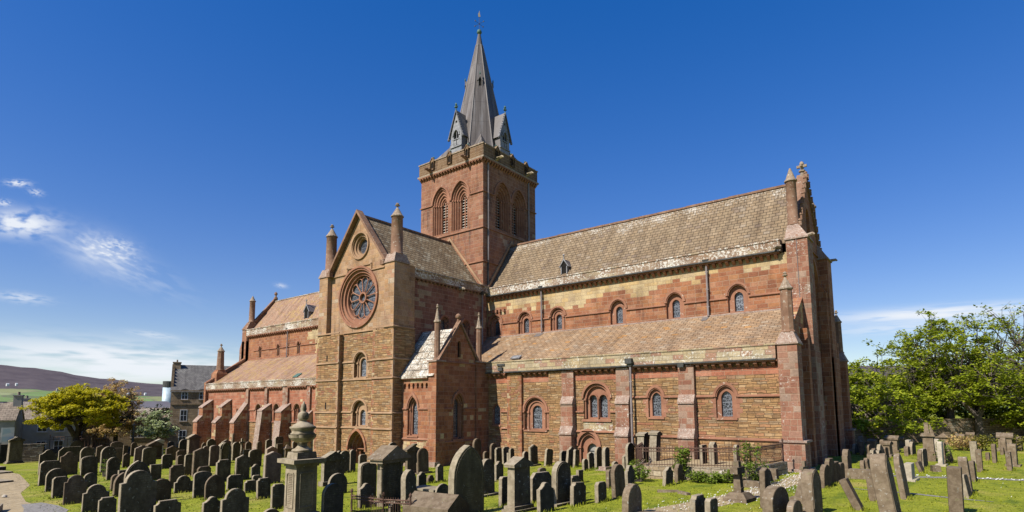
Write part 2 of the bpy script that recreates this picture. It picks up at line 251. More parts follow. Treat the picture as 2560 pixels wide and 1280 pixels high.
# ---------------------------------------------------------------- mesh writer
class MB:
    def __init__(s): s.v = []; s.f = []; s.m = []; s.k = 0; s.uv = None
    def add(s, vs, fs):
        o = len(s.v); s.v += [tuple(p) for p in vs]
        for f in fs: s.f.append([i+o for i in f]); s.m.append(s.k)
        return s
    def box(s, x0, x1, y0, y1, z0, z1):
        return s.add([(x0,y0,z0),(x1,y0,z0),(x1,y1,z0),(x0,y1,z0),(x0,y0,z1),(x1,y0,z1),(x1,y1,z1),(x0,y1,z1)], [(3,2,1,0),(4,5,6,7),(0,1,5,4),(1,2,6,5),(2,3,7,6),(3,0,4,7)])
    def prism(s, poly, vec):
        n = len(poly); vec = Vector(vec); q = [tuple(Vector(p)+vec) for p in poly]
        tri = tessellate_polygon([[Vector(p) for p in poly]])
        fs = [tuple(a) for a in tri] + [tuple(i+n for i in a) for a in tri] + [(i, (i+1) % n, (i+1) % n+n, i+n) for i in range(n)]
        return s.add(list(poly)+q, fs)
    def frus(s, b0, z0, b1, z1):     # frustum between two rectangles (x0,x1,y0,y1)
        a = [(b0[0],b0[2],z0),(b0[1],b0[2],z0),(b0[1],b0[3],z0),(b0[0],b0[3],z0),(b1[0],b1[2],z1),(b1[1],b1[2],z1),(b1[1],b1[3],z1),(b1[0],b1[3],z1)]
        return s.add(a, [(3,2,1,0),(4,5,6,7),(0,1,5,4),(1,2,6,5),(2,3,7,6),(3,0,4,7)])
    def lathe(s, cx, cy, prof, n=12, rot=0.0, sx=1., sy=1.):
        vs = []; fs = []
        for (r, z) in prof:
            for i in range(n):
                a = rot+2*pi*i/n; vs.append((cx+r*cos(a)*sx, cy+r*sin(a)*sy, z))
        for j in range(len(prof)-1):
            for i in range(n): fs.append((j*n+i, j*n+(i+1) % n, (j+1)*n+(i+1) % n, (j+1)*n+i))
        fs.append(tuple(range(n-1, -1, -1))); fs.append(tuple((len(prof)-1)*n+i for i in range(n)))
        return s.add(vs, fs)
    def tube(s, pts, r, n=6, r1=None):
        pts = [Vector(p) for p in pts]; vs = []; fs = []; k = len(pts)
        for j, p in enumerate(pts):
            d = (pts[min(j+1, k-1)]-pts[max(j-1, 0)]); d = d.normalized() if d.length > 1e-9 else Vector((0, 0, 1))
            a = d.cross(Vector((0, 0, 1)) if abs(d.z) < .9 else Vector((1, 0, 0))).normalized(); b = d.cross(a)
            rr = r[j] if isinstance(r, (list, tuple)) else (r if r1 is None else r+(r1-r)*j/max(1, k-1))
            for i in range(n): vs.append(p+a*rr*cos(2*pi*i/n)+b*rr*sin(2*pi*i/n))
        for j in range(k-1):
            for i in range(n): fs.append((j*n+i, j*n+(i+1) % n, (j+1)*n+(i+1) % n, (j+1)*n+i))
        fs.append(tuple(range(n-1, -1, -1))); fs.append(tuple((k-1)*n+i for i in range(n)))
        return s.add(vs, fs)
    def panel(s, fr, outline, holes=(), d=0.0, reveal=0.3):
        polys = [[Vector((p[0], p[1], 0)) for p in outline]] + [[Vector((p[0], p[1], 0)) for p in h] for h in holes]
        flat = [p for q in polys for p in q]
        tri = tessellate_polygon(polys)
        s.add([fr(p.x, p.y, d) for p in flat], [tuple(a) for a in tri])
        for h in holes:
            n = len(h)
            s.add([fr(a, z, d) for a, z in h]+[fr(a, z, d+reveal) for a, z in h], [(i, (i+1) % n, (i+1) % n+n, i+n) for i in range(n)])
        return s
    def band(s, fr, po, pi_, d0, d1, close=False):   # raised strip between two polylines
        n = len(po); vs = []
        for (a, z) in po: vs.append(fr(a, z, d0))
        for (a, z) in pi_: vs.append(fr(a, z, d0))
        for (a, z) in po: vs.append(fr(a, z, d1))
        for (a, z) in pi_: vs.append(fr(a, z, d1))
        fs = []
        for i in range(n if close else n-1):
            j = (i+1) % n
            fs += [(i, j, n+j, n+i), (i, j, 2*n+j, 2*n+i), (n+i, n+j, 3*n+j, 3*n+i)]
        if not close: fs += [(0, n, 3*n, 2*n), (n-1, 2*n-1, 4*n-1, 3*n-1)]
        return s.add(vs, fs)
    def fbox(s, fr, a0, a1, z0, z1, d0, d1):
        p = [fr(a, z, d) for d in (d0, d1) for (a, z) in ((a0, z0), (a1, z0), (a1, z1), (a0, z1))]
        return s.add(p, [(0,1,2,3),(4,5,6,7),(0,1,5,4),(1,2,6,5),(2,3,7,6),(3,0,4,7)])
    def build(s, name, mats, parent=None, smooth=False, loc=None, rot=None, label=None, uvs=None):
        me = bpy.data.meshes.new(name); me.from_pydata(s.v, [], s.f)
        mats = mats if isinstance(mats, (list, tuple)) else [mats]
        for mm in mats: me.materials.append(M[mm] if isinstance(mm, str) else mm)
        if len(mats) > 1: me.polygons.foreach_set('material_index', s.m)
        if smooth: me.polygons.foreach_set('use_smooth', [True]*len(s.f))
        me.update(); uvl = me.uv_layers.new(name='UVMap').data
        for p in me.polygons:
            n = p.normal
            if abs(n.z) > .96: ua, va = Vector((1, 0, 0)), Vector((0, 1, 0))
            else:
                ua = Vector((-n.y, n.x, 0)).normalized()
                if abs(ua.x) > abs(ua.y)*.98:
                    if ua.x < 0: ua = -ua
                elif ua.y < 0: ua = -ua
                va = (Vector((0, 0, 1))-n*n.z).normalized()
            for li in p.loop_indices:
                if uvs is not None: uvl[li].uv = uvs(p.index, li); continue
                co = me.vertices[me.loops[li].vertex_index].co; uvl[li].uv = (co.dot(ua), co.dot(va))
        o = bpy.data.objects.new(name, me); COL.objects.link(o)
        if parent is not None: o.parent = parent
        if loc is not None: o.location = loc
        if rot is not None: o.rotation_euler = rot
        if label: o['label'] = label
        return o
def thing(name, label, cat, loc=(0, 0, 0), rz=0., group=None):
    o = bpy.data.objects.new(name, None); COL.objects.link(o); o.location = loc; o.rotation_euler = (0, 0, rz); o.empty_display_size = .3
    return tag(o, label, cat, group)
def tag(o, label, cat, group=None):
    o['label'] = label; o['category'] = cat
    if group: o['group'] = group
    return o
def fS(y0): return lambda s, z, d: (s, y0+d, z)
def fE(x0): return lambda s, z, d: (x0-d, s, z)
def fN(y0): return lambda s, z, d: (s, y0-d, z)
def fW(x0): return lambda s, z, d: (x0+d, s, z)
def arcpts(cx, zs, hw, k=1.0, n=14):      # from right springing over the crown to the left one; k = rise / half width
    if k <= 1.001: return [(cx+hw*cos(pi*i/n), zs+hw*k*sin(pi*i/n)) for i in range(n+1)]
    a = k*hw; R = (a*a+hw*hw)/(2*hw); th = math.asin(min(1, a/R)); c = cx+hw-R; h = n//2
    right = [(c+R*cos(th*i/h), zs+R*sin(th*i/h)) for i in range(h+1)]
    return right+[(2*cx-x, z) for x, z in reversed(right[:-1])]
def arch(cx, z0, zs, hw, k=1.0, n=14): return [(cx-hw, z0), (cx+hw, z0)]+arcpts(cx, zs, hw, k, n)
def circ(cx, cz, r, n=32): return [(cx+r*cos(2*pi*i/n), cz+r*sin(2*pi*i/n)) for i in range(n)]
def gz(x, y): return 0.2+0.03*(max(-50, min(30, x))-30)
random.seed(7)

# ================================================================ the cathedral
CH = thing('cathedral', 'great red and yellow sandstone cathedral with square tower and grey lead spire', 'cathedral')
def window(fr, cx, z0, zs, ho, hi, ko=1., ki=None, zi0=None, zis=None, d1=.22, d2=.2, stone='dress', hood=True, shafts=True, name='window', glass='glass', cxi=None, parent=None, quo=False):
    """surround with stepped reveal, hood, nook shafts; the pane is its sub-part. Returns the hole for the wall."""
    parent = parent or CH
    ki = ko if ki is None else ki; zi0 = z0+.08 if zi0 is None else zi0; zis = zs if zis is None else zis; cxi = cx if cxi is None else cxi
    po = arch(cx, z0, zs, ho, ko); pin = arch(cxi, zi0, zis, hi, ki)
    mb = MB(); mb.panel(fr, po, [pin], d1, d2)
    if hood:
        mb.band(fr, arcpts(cx, zs, ho+.14, ko), arcpts(cx, zs, ho+.003, ko), -.085, .02)
        mb.band(fr, arcpts(cx, zs, ho+.003, ko), arcpts(cx, zs, ho-.06, ko), -.03, .06)
    mid = (ho+hi)/2
    if shafts and ho-hi > .2:
        mb.band(fr, arcpts(cx, zs, mid+.09, ko), arcpts(cx, zs, mid-.03, ko), d1-.09, d1+.02)
        for sgn in (-1, 1):
            a = cx+sgn*(mid+.03)
            mb.tube([fr(a, z0+.02, d1-.05), fr(a, zs-.12, d1-.05)], .055, 8)
            mb.fbox(fr, a-.09, a+.09, zs-.13, zs+.0, d1-.15, d1+.02); mb.fbox(fr, a-.085, a+.085, z0, z0+.1, d1-.13, d1+.02)
    mb.fbox(fr, cx-ho-.04, cx+ho+.04, z0-.12, z0-.002, -.07, d1+.05)
    if quo:
        rq = random.Random(int(cx*100)); z = z0; i = 0
        while z < zs+.1:
            for sg in (-1, 1):
                w_ = (.17, .34)[i % 2]*rq.uniform(.85, 1.15); a_, b_ = sorted((cx+sg*(ho+.002), cx+sg*(ho+w_))); mb.fbox(fr, a_, b_, z, z+.27, -.012, .02)
            z += .28; i += 1
    w = mb.build(name, stone, parent)
    g = MB(); g.panel(fr, pin, (), d1+d2-.01); g.build('pane', glass, w)
    return po
def corbels(fr, a0, a1, z, mat, sp=.4, h=.22, w=.15, pr=.2, par=None, name='corbel_table', top=.09, topmat=None):
    mb = MB(); n = max(1, int((a1-a0)/sp)); sp = (a1-a0)/n
    for i in range(n):
        a = a0+(i+.5)*sp
        p = [fr(a-w/2, z, -pr), fr(a-w/2, z, .01), fr(a-w/2, z-h, .01), fr(a-w/2, z-h*.75, -pr*.35), fr(a-w/2, z-h*.3, -pr)]
        q = Vector(fr(a+w/2, 0, 0))-Vector(fr(a-w/2, 0, 0)); mb.prism(p, q)
    mb.fbox(fr, a0, a1, z+.002, z+top, -pr-.04, .01)
    return mb.build(name, mat, par or CH)
def string(fr, segs, mat='dress', h=.13, pr=.1, name='string_course'):
    for a0, a1, z in segs:
        mb = MB(); p = [fr(a0, z-h/2, .01), fr(a0, z-h/2, -pr), fr(a0, z+h*.1, -pr), fr(a0, z+h/2, .01)]
        mb.prism(p, Vector(fr(a1, 0, 0))-Vector(fr(a0, 0, 0))); mb.build(name, mat, CH)
def pinnacle(x, y, zb, zt, r, cap, mat='pinn', n=12, base=None, fin=True, rot=0., capr=1.22, name='pinnacle', r1=None):
    """round or octagonal shaft from zb to cap, cone to zt, small finial"""
    r1 = r1 or r*.93; mb = MB(); ft = .32 if fin else .05; tip = zt-ft
    mb.lathe(x, y, [(r*1.18, zb), (r*1.18, zb+.07), (r, zb+.13), (r1, cap-.06), (r1*1.1, cap-.02)], n, rot)
    p = mb.build(name, mat, CH, smooth=(n > 8))
    c = MB(); c.lathe(x, y, [(r1*capr, cap-.02), (r1*capr, cap+.06), (r1*.95, cap+.16), (.05, tip)], n, rot); c.build('cap', 'pinnc', p)
    if fin:
        f = MB(); f.lathe(x, y, [(.04, tip-.03), (.045, tip+.04), (r*.42, tip+.10), (r*.42, tip+.15), (.06, tip+.18), (r*.30, tip+.24), (r*.2, tip+.32), (.02, tip+.34)], 8); f.build('finial', 'pinnc', p)
    return p
def skirt(x0, x1, y0, y1, z0, z1, x2, x3, y2, y3, mat='dressw'):
    mb = MB(); mb.box(x0-.08, x1+.08, y0-.08, y1+.08, z0-.1, z0); mb.frus((x0-.06, x1+.06, y0-.06, y1+.06), z0+.002, (x2, x3, y2, y3), z1); mb.build('weathering', mat, CH)
def pipe(x, y, z0, z1, mat='pipe', hop=True, r=.07):
    mb = MB(); mb.tube([(x, y, z0), (x, y, z1)], r, 8)
    for k in range(3):
        z = z0+(z1-z0)*(k+.5)/3; mb.box(x-.1, x+.1, y-.06, y+.1, z, z+.06)
    p = mb.build('downpipe', mat, CH)
    if hop: h = MB(); h.frus((x-.1, x+.1, y-.1, y+.1), z1, (x-.24, x+.24, y-.2, y+.2), z1+.28); h.build('hopper', 'gutter', p)

# ---- choir: clerestory
YC = -3.6; fC = fS(YC); holes = []
for cx, ho, hi, k in ((5.15, .74, .32, 1.), (8.42, .70, .28, 1.), (11.78, .72, .27, 1.), (17.28, .66, .28, 1.12), (21.78, .64, .28, 1.12), (26.15, .66, .29, 1.12)):
    holes.append(window(fC, cx, 9.86, 11.02, ho, hi, k, zis=10.93, shafts=(cx < 13)))
mb = MB(); mb.panel(fC, [(4.0, 9.0), (29.5, 9.0), (29.5, 13.42), (4.0, 13.42)], holes, 0, .22)
mb.build('clerestory_wall', 'clere', CH); mb = MB(); mb.panel(fN(3.6), [(4.0, 9.0), (29.5, 9.0), (29.5, 14.2), (4.0, 14.2)]); mb.build('clerestory_wall', 'clere', CH)
string(fC, [(5.95, 7.68, 10.95), (9.16, 11.0, 10.95), (12.55, 16.58, 10.92), (17.98, 21.1, 10.9), (22.46, 25.45, 10.88), (26.85, 29.4, 10.86)])
corbels(fC, 4.2, 28.9, 13.36, 'dress', .44, .32, .19, .3)
mb = MB(); mb.box(4.1, 29.0, -3.95, -3.3, 13.5, 14.16); mb.box(4.1, 29.0, -4.0, -3.25, 14.162, 14.27); mb.build('parapet', 'parlich', CH)
mb = MB(); mb.box(4.15, 28.95, -4.07, -3.955, 13.44, 13.53); mb.build('gutter', 'gutter', CH)
mb = MB()
for a in (4.55, 4.95, 5.35, 5.75, 6.2): mb.box(a-.09, a+.09, -3.82, -3.61, 11.95, 12.22)
mb.build('corbel', 'dress', CH)
pipe(10.3, -3.80, 9.85, 13.4); pipe(24.2, -3.80, 9.75, 13.4)
# ---- choir roof
def roof(pts, mat, th=.12, name='roof', par=None): mb = MB(); mb.prism(pts, (0, 0, -th)); return mb.build(name, mat, par or CH)
ZR = 19.04
mb = MB(); n = 8
def slope(y): return None
for sg in (-1, 1):
    pr = [(sg*3.42, 14.05), (sg*2.7, 15.02), (sg*1.8, 16.3), (sg*.9, 17.68), (0, ZR)]
    for (y0, z0), (y1, z1) in zip(pr, pr[1:]):
        mb.add([(3.9, y0, z0), (29.6, y0, z0), (29.6, y1, z1), (3.9, y1, z1)], [(0, 1, 2, 3)])
rf = mb.build('roof', 'roofg', CH)
mb = MB()
rng = random.Random(3); xs = 4.0
while xs < 29.4:
    l = .8; mb.box(xs+.01, min(xs+l, 29.5), -.14, .14, ZR-.06, ZR+.09+rng.uniform(-.02, .02)); xs += l
mb.build('ridge', 'pinn', rf)
def lucarne(cx, y, z, s=1.0, par=None, ln=.9):
    """small lead dormer facing south on a roof"""
    mb = MB(); f = fS(y); w = .30*s
    mb.fbox(f, cx-w, cx-w+.08, z, z+.62*s, 0, .1); mb.fbox(f, cx+w-.08, cx+w, z, z+.62*s, 0, .1)
    d = mb.build('dormer', 'leadw', par or CH)
    g = MB(); g.prism([f(cx-w*1.35, z+.55*s, -.03), f(cx, z+1.12*s, -.03), f(cx, z+1.25*s, -.03), f(cx-w*1.5, z+.58*s, -.03)], (0, .1, 0))
    g.prism([f(cx+w*1.35, z+.55*s, -.03), f(cx, z+1.12*s, -.03), f(cx, z+1.25*s, -.03), f(cx+w*1.5, z+.58*s, -.03)], (0, .1, 0)); g.lathe(cx, y, [(.04, z+1.2*s), (.04, z+1.45*s), (.11, z+1.5*s), (.03, z+1.62*s)], 6); g.build('bargeboard', 'leadw', d)
    r = MB()
    for sg in (-1, 1): r.add([f(cx, z+1.2*s, .06), f(cx+sg*w*1.4, z+.57*s, .06), f(cx+sg*w*1.4, z+.57*s, ln), f(cx, z+1.2*s, ln+.35)], [(0, 1, 2, 3)]); r.add([f(cx+sg*w, z, .06), f(cx+sg*w, z+.6*s, .06), f(cx+sg*w, z+.6*s, ln)], [(0, 1, 2)])
    r.build('roof', 'lead', d)
    b = MB(); b.fbox(f, cx-w+.08, cx+w-.08, z, z+.7*s, .08, .12); b.add([f(cx-w, z+.58*s, .06), f(cx+w, z+.58*s, .06), f(cx, z+1.1*s, .06)], [(0, 1, 2)]); b.build('opening', 'black', d)
lucarne(12.1, -3.05, 14.62, 1.05)
# ---- choir: aisle wall with its bays
YA = -8.53; fA = fS(YA); holes = []
holes.append(window(fA, 9.3, 2.28, 3.45, .42, .33, 1., d1=.06, d2=.16, hood=False, shafts=False))
holes.append(window(fA, 12.97, 1.98, 3.32, 1.0, .42, 1., zi0=2.07, zis=3.32, d1=.25, d2=.15, quo=True))
holes.append(arch(18.05, 2.8, 4.2, 1.0))
holes.append(window(fA, 22.27, 2.98, 4.2, .5, .30, 1.25, zi0=3.05, zis=4.13, ki=1.3, d1=.13, d2=.16, shafts=False, quo=True))
holes.append(window(fA, 26.6, 2.98, 4.2, .58, .31, 1.2, zi0=3.05, zis=4.13, ki=1.3, d1=.13, d2=.16, shafts=False, quo=True))
holes.append(arch(17.36, -.5, 1.0, .78, 1.2))
mb = MB(); mb.panel(fA, [(4.3, -1.4), (29.7, -1.4), (29.7, 6.2), (4.3, 6.2)], holes, 0, .26); mb.build('aisle_wall', 'rubble', CH); mb = MB(); mb.panel(fN(8.53), [(4.3, -1.4), (29.7, -1.4), (29.7, 7.0), (4.3, 7.0)]); mb.build('aisle_wall', 'rubble', CH)
# double light
mb = MB(); f = fA
mb.panel(f, arch(18.05, 2.8, 4.2, 1.0), [arch(17.68, 2.92, 4.15, .29), arch(18.68-.26+.02, 2.92, 4.15, .29)], .26, .22)
mb.band(f, arcpts(18.05, 4.2, 1.16), arcpts(18.05, 4.2, 1.003), -.09, .02); mb.band(f, arcpts(18.05, 4.2, .97), arcpts(18.05, 4.2, .82), .07, .27)
for a in (17.13, 18.97): mb.tube([f(a, 2.85, .12), f(a, 4.06, .12)], .06, 8); mb.fbox(f, a-.1, a+.1, 4.06, 4.2, .0, .25)
for c in (17.68, 18.44): mb.band(f, arcpts(c, 4.15, .37), arcpts(c, 4.15, .29), .18, .27)
mb.tube([f(18.06, 2.85, .2), f(18.06, 4.15, .2)], .07, 8); mb.fbox(f, 16.95, 19.15, 2.64, 2.79, -.1, .3)
w = mb.build('window', 'dress', CH); g = MB()
for c in (17.68, 18.44): g.panel(f, arch(c, 2.92, 4.15, .29), (), .47)
g.build('pane', 'glass', w)
mb = MB(); mb.fbox(f, 17.0, 19.2, 2.02, 2.62, -.012, .01); mb.build('patched_stone', 'parcream', CH)
# side door
mb = MB(); mb.panel(f, arch(17.36, -.5, 1.0, .78, 1.2), [arch(17.5, -.5, .72, .40, 1.15)], .26, .3)
mb.band(f, arcpts(17.36, 1.0, .98, 1.2), arcpts(17.36, 1.0, .783, 1.2), -.1, .02); mb.band(f, arcpts(17.36, 1.0, .76, 1.2), arcpts(17.36, 1.0, .62, 1.2), .06, .27)
for a in (16.66, 18.06): mb.tube([f(a, -.5, .1), f(a, .84, .1)], .065, 8); mb.fbox(f, a-.11, a+.11, .84, 1.0, -.02, .25)
dw = mb.build('doorway', 'dress', CH)
g = MB(); g.panel(f, arch(17.5, -.5, .72, .40, 1.15), (), .5); dd = g.build('door', 'wood', dw)
g = MB(); g.fbox(f, 17.14, 17.6, .62, .67, .46, .49); g.fbox(f, 17.14, 17.6, .1, .15, .46, .49); g.build('hinge', 'gutter', dw)
# pilasters and buttresses
def buttress(a0, a1, tiers, mat='redpink', y=YA, zb=-1.4, name='buttress', wmat='dressw'):
    """tiers from the bottom: (projection, top of vertical face, top of its weathering)"""
    mb = MB(); wms = []; z = zb
    for i, (p, zt, zw) in enumerate(tiers):
        mb.box(a0, a1, y-p, y+.05, z, zt)
        nx = tiers[i+1][0] if i+1 < len(tiers) else 0.02
        if zw > zt:
            wm = MB(); wms.append(wm); wm.prism([(a0-.02, y-p-.06, zt+.002), (a0-.02, y-nx, zw), (a0-.02, y+.04, zw), (a0-.02, y+.04, zt+.002)], (a1-a0+.04, 0, 0))
            wm.box(a0-.03, a1+.03, y-p-.08, y+.03, zt-.09, zt)
        z = zw if zw > zt else zt
        if zw > zt: mb.box(a0, a1, y-nx, y+.04, zt, zw)
    b = mb.build(name, mat, CH)
    for wm in wms: wm.build('weathering', wmat, b)
    return b
buttress(10.51, 11.86, [(.2, 6.15, 6.15)], 'rubble')
for a0, a1, s_ in ((10.506, 10.68, 1), (11.69, 11.864, -1)):
    mb = MB(); z = -1.3; i = 0
    while z < 5.8: mb.box(a0 if s_ > 0 else a0-.16*(i % 2), a1+.16*(i % 2) if s_ > 0 else a1, YA-.206, YA, z, z+.35); z += .36; i += 1
    mb.build('quoin', 'red', CH)
buttress(14.3, 15.42, [(.2, 6.15, 6.15)], 'rubble')
for a0, a1 in ((15.42, 16.38), (19.65, 20.59), (23.87, 24.84)):
    buttress(a0, a1, [(.62, 1.84, 2.34), (.42, 3.9, 4.36), (.24, 6.15, 6.15)], 'redpink')
string(fA, [(9.75, 10.5, 3.3), (11.87, 12.0, 3.3), (13.95, 15.4, 3.3), (9.8, 10.5, 2.06), (11.87, 12.0, 2.05), (13.95, 15.4, 2.07), (16.4, 17.05, 3.32), (19.05, 19.63, 3.32), (16.4, 19.63, 1.99),
            (20.6, 21.66, 4.25), (22.88, 23.86, 4.25), (24.86, 25.92, 4.25), (27.28, 29.6, 4.25), (20.6, 23.85, 1.82), (24.86, 29.6, 1.8)])
for a0, a1 in ((8.55, 10.5), (11.9, 14.28), (16.4, 19.63), (20.62, 23.85), (24.86, 29.55)):
    corbels(fA, a0, a1, 6.12, 'dress', .43, .30, .19, .28)
    mb = MB(); mb.fbox(fA, a0, a1, 5.42, 5.88, -.008, .01); mb.build('red_band', 'naveaisle', CH)
mb = MB(); mb.box(8.3, 29.5, YA-.33, YA+.3, 6.22, 7.0); mb.box(8.3, 29.5, YA-.37, YA+.42, 7.002, 7.1); mb.build('parapet', 'parcream', CH)
mb = MB(); mb.box(10.4, 29.5, YA-.43, YA-.335, 6.2, 6.29); mb.box(8.3, 10.0, YA-.43, YA-.335, 6.2, 6.29); mb.build('gutter', 'gutter', CH)
ra = MB(); ra.add([(4.1, YA+.1, 6.98), (29.75, YA+.1, 6.98), (29.75, -3.62, 9.78), (4.1, -3.62, 9.78)], [(0, 1, 2, 3)]); ra.add([(4.1, -YA-.1, 6.98), (29.75, -YA-.1, 6.98), (29.75, 3.62, 9.78), (4.1, 3.62, 9.78)], [(0, 1, 2, 3)]); ra = ra.build('aisle_roof', 'roofo', CH)
mb = MB(); mb.fbox(fS(-3.6), 4.2, 29.4, 9.66, 9.82, -.16, .02); mb.build('flashing', 'dressw', ra)
def sl(x, y): return 6.98+(y-(YA+.1))*(9.78-6.98)/(-3.62-YA-.1)
for px_, w_ in ((10.25, .5), (24.1, .3)):
    mb = MB(); mb.add([(px_-w_, -3.75, sl(0, -3.75)+.02), (px_+w_*.5, -3.75, sl(0, -3.75)+.02), (px_+w_*.3, -4.3, sl(0, -4.3)+.025), (px_-w_*.9, -4.3, sl(0, -4.3)+.025)], [(0, 1, 2, 3)]); mb.build('apron', 'lead', ra)
mb = MB(); mb.prism([(10.35, -8.1, 7.27), (11.2, -8.1, 7.27), (11.2, -7.75, 7.50), (10.35, -7.75, 7.50)], (0, -.04, .07)); mb.build('skylight', M.get('sky', 'leadw'), ra)
pipe(20.78, -8.92, .2, 6.2); 
mb = MB(); mb.frus((23.95, 24.3, -9.0, -8.8), 6.0, (23.9, 24.35, -9.05, -8.7), 6.25); mb.build('spout', 'gutter', CH)
mb = MB(); mb.box(9.85, 10.25, -9.05, -8.8, 6.35, 6.62); mb.box(9.7, 10.4, -8.95, -8.8, 6.75, 6.9); mb.box(10.0, 10.1, -8.9, -8.8, 6.6, 6.76); mb.build('floodlight', 'gutter', CH)
mb = MB(); mb.box(20.5, 20.95, -9.15, -8.85, 6.38, 6.72); mb.build('floodlight', 'gutter', CH)
# ---- choir: east end
mb = MB(); fe = fE(30.0)
Ew = arch(0, 4.0, 11.2, 2.1, 1.25, 20)
mb.panel(fe, [(-4.2, -1.4), (4.2, -1.4), (4.2, 14.3), (3.5, 14.3), (0, 19.35), (-3.5, 14.3), (-4.2, 14.3)], [Ew, arch(0, 15.2, 16.4, .55, 1.3)], 0, .55)
mb.panel(fW(29.6), [(-3.5, 14.2), (3.5, 14.2), (0, 19.3)])
mb.build('gable_wall', 'red', CH)
mb = MB(); mb.panel(fe, Ew, [arch(-1.25, 4.3, 10.2, .42, 1.4), arch(0, 4.3, 10.9, .46, 1.4), arch(1.25, 4.3, 10.2, .42, 1.4)], .55, .25)
mb.band(fe, arcpts(0, 11.2, 2.3, 1.25), arcpts(0, 11.2, 2.1, 1.25), -.12, .02); mb.band(fe, arcpts(0, 11.2, 2.05, 1.25), arcpts(0, 11.2, 1.85, 1.25), .2, .5)
w = mb.build('window', 'dress', CH); g = MB()
for c, t_ in ((-1.25, 10.2), (0, 10.9), (1.25, 10.2)): g.panel(fe, arch(c, 4.3, t_, .45, 1.4), (), .78)
g.build('pane', 'glass', w)
mb = MB(); mb.panel(fe, arch(0, 15.2, 16.4, .55, 1.3), (), .5); mb.build('opening', 'black', CH)
mb = MB()     # gable coping with crockets
for sg in (-1, 1):
    mb.prism([(29.5, sg*3.75, 14.15), (29.5, 0, 19.35), (29.5, 0, 19.62), (29.5, sg*3.95, 14.25)], (.62, 0, 0))
cp = mb.build('gable_coping', 'pinn', CH)
for sg in (-1, 1):
    mb = MB()
    for k in range(11):
        q = (k+.7)/11.5; y_ = sg*3.75*(1-q); z_ = 14.3+5.25*q
        mb.box(29.98, 30.2, y_-.07, y_+.07, z_+.02, z_+.32); mb.lathe(30.1, y_, [(.05, z_+.3), (.13, z_+.36), (.1, z_+.46), (.02, z_+.5)], 6)
    mb.build('crocket', 'pinn', cp)
mb = MB(); x_ = 29.85; mb.lathe(x_, 0, [(.16, 19.4), (.12, 19.75), (.22, 19.8), (.22, 19.88), (.1, 19.92), (.1, 20.25)], 8); mb.box(x_-.06, x_+.06, -.36, .36, 20.1, 20.27); mb.box(x_-.32, x_+.32, -.07, .07, 20.1, 20.27); mb.lathe(x_, 0, [(.08, 20.2), (.16, 20.34), (.1, 20.5), (.03, 20.55)], 8)
mb.build('finial', 'pinnc', CH)
for sg in (-1, 1):   # clasping buttresses with round turrets
    y0, y1 = (-4.2, -2.6) if sg < 0 else (2.6, 4.2)
    mb = MB(); mb.box(29.4, 30.62, y0, y1, -1.4, 14.0); mb.box(29.4, 30.68, y0-.05 if sg < 0 else y0, y1 if sg < 0 else y1+.05, -1.4, 7.0)
    mb.build('clasping_buttress', 'redpink' if sg < 0 else 'red', CH)
    skirt(29.4, 30.62, y0, y1, 14.12, 15.15, 29.4, 30.05, sg*3.18-.36, sg*3.18+.36)
    pinnacle(29.7, sg*3.18, 15.15, 19.06, .335, 18.12, 'pinn', 14, fin=False, capr=1.25, name='turret')
    mb = MB(); mb.tube([(30.55, sg*4.0, 14.15), (30.95, sg*4.15, 14.2), (31.05, sg*4.18, 14.12)], [.12, .1, .05], 6); mb.build('gargoyle', 'pinnc', CH)
mb = MB(); mb.tube([(29.0, -3.9, 13.75), (28.75, -4.15, 13.75), (28.7, -4.3, 13.62)], [.14, .12, .06], 6); mb.build('gargoyle', 'pinnc', CH)
mb = MB(); mb.tube([(30.0, -4.23, 14.0), (30.02, -4.23, 8.0)], .018, 5); mb.build('lightning_rod', 'pipe', CH)
for sg in (-1, 1):   # aisle ends: raking wall, buttress, octagonal pinnacle
    o1 = [(sg*8.9, -1.4), (sg*4.2, -1.4), (sg*4.2, 10.3), (sg*8.9, 7.25)]
    mb = MB(); mb.prism([(29.66, a, z) for a, z in o1], (.5, 0, 0)); mb.build('aisle_gable', 'redlich' if sg < 0 else 'red', CH)
    ya, yb_ = (-8.98, -7.85) if sg < 0 else (7.85, 8.98)
    mb = MB(); mb.box(29.62, 30.62, ya, yb_, -1.4, 7.0); mb.box(29.57, 30.74, ya-.1, yb_+.1, -1.4, 1.72); mb.build('buttress', 'redpink' if sg < 0 else 'red', CH)
    mb = MB(); mb.box(29.5, 30.85, ya-.17, yb_+.17, 1.722, 1.84); mb.build('string_course', 'dressw', CH)
    mb = MB(); mb.box(29.45, 30.9, ya-.3, yb_+.3, -1.4, .35); mb.build('plinth', 'dressw', CH)
    skirt(29.62, 30.62, ya, yb_, 7.1, 7.7, 29.82, 30.44, sg*8.45-.32, sg*8.45+.32)
    pinnacle(30.13, sg*8.45, 7.68, 11.1, .33, 10.12, 'pinn', 8, rot=pi/8)
    mb = MB(); mb.box(30.0, 30.55, min(sg*5.6, sg*5.0), max(sg*5.6, sg*5.0), -1.4, 8.2); mb.build('buttress', 'red', CH)
for y_ in (-2.35, 2.35):
    mb = MB(); mb.box(30.0, 30.5, y_-.3, y_+.3, -1.4, 11.5); mb.frus((30.0, 30.5, y_-.3, y_+.3), 11.5, (30.0, 30.05, y_-.3, y_+.3), 12.3); mb.build('buttress', 'red', CH)
string(fE(30.0), [(-4.2, 4.2, 3.7), (-4.2, 4.2, 14.25), (-8.8, -4.2, 3.2), (4.2, 8.8, 3.2)])

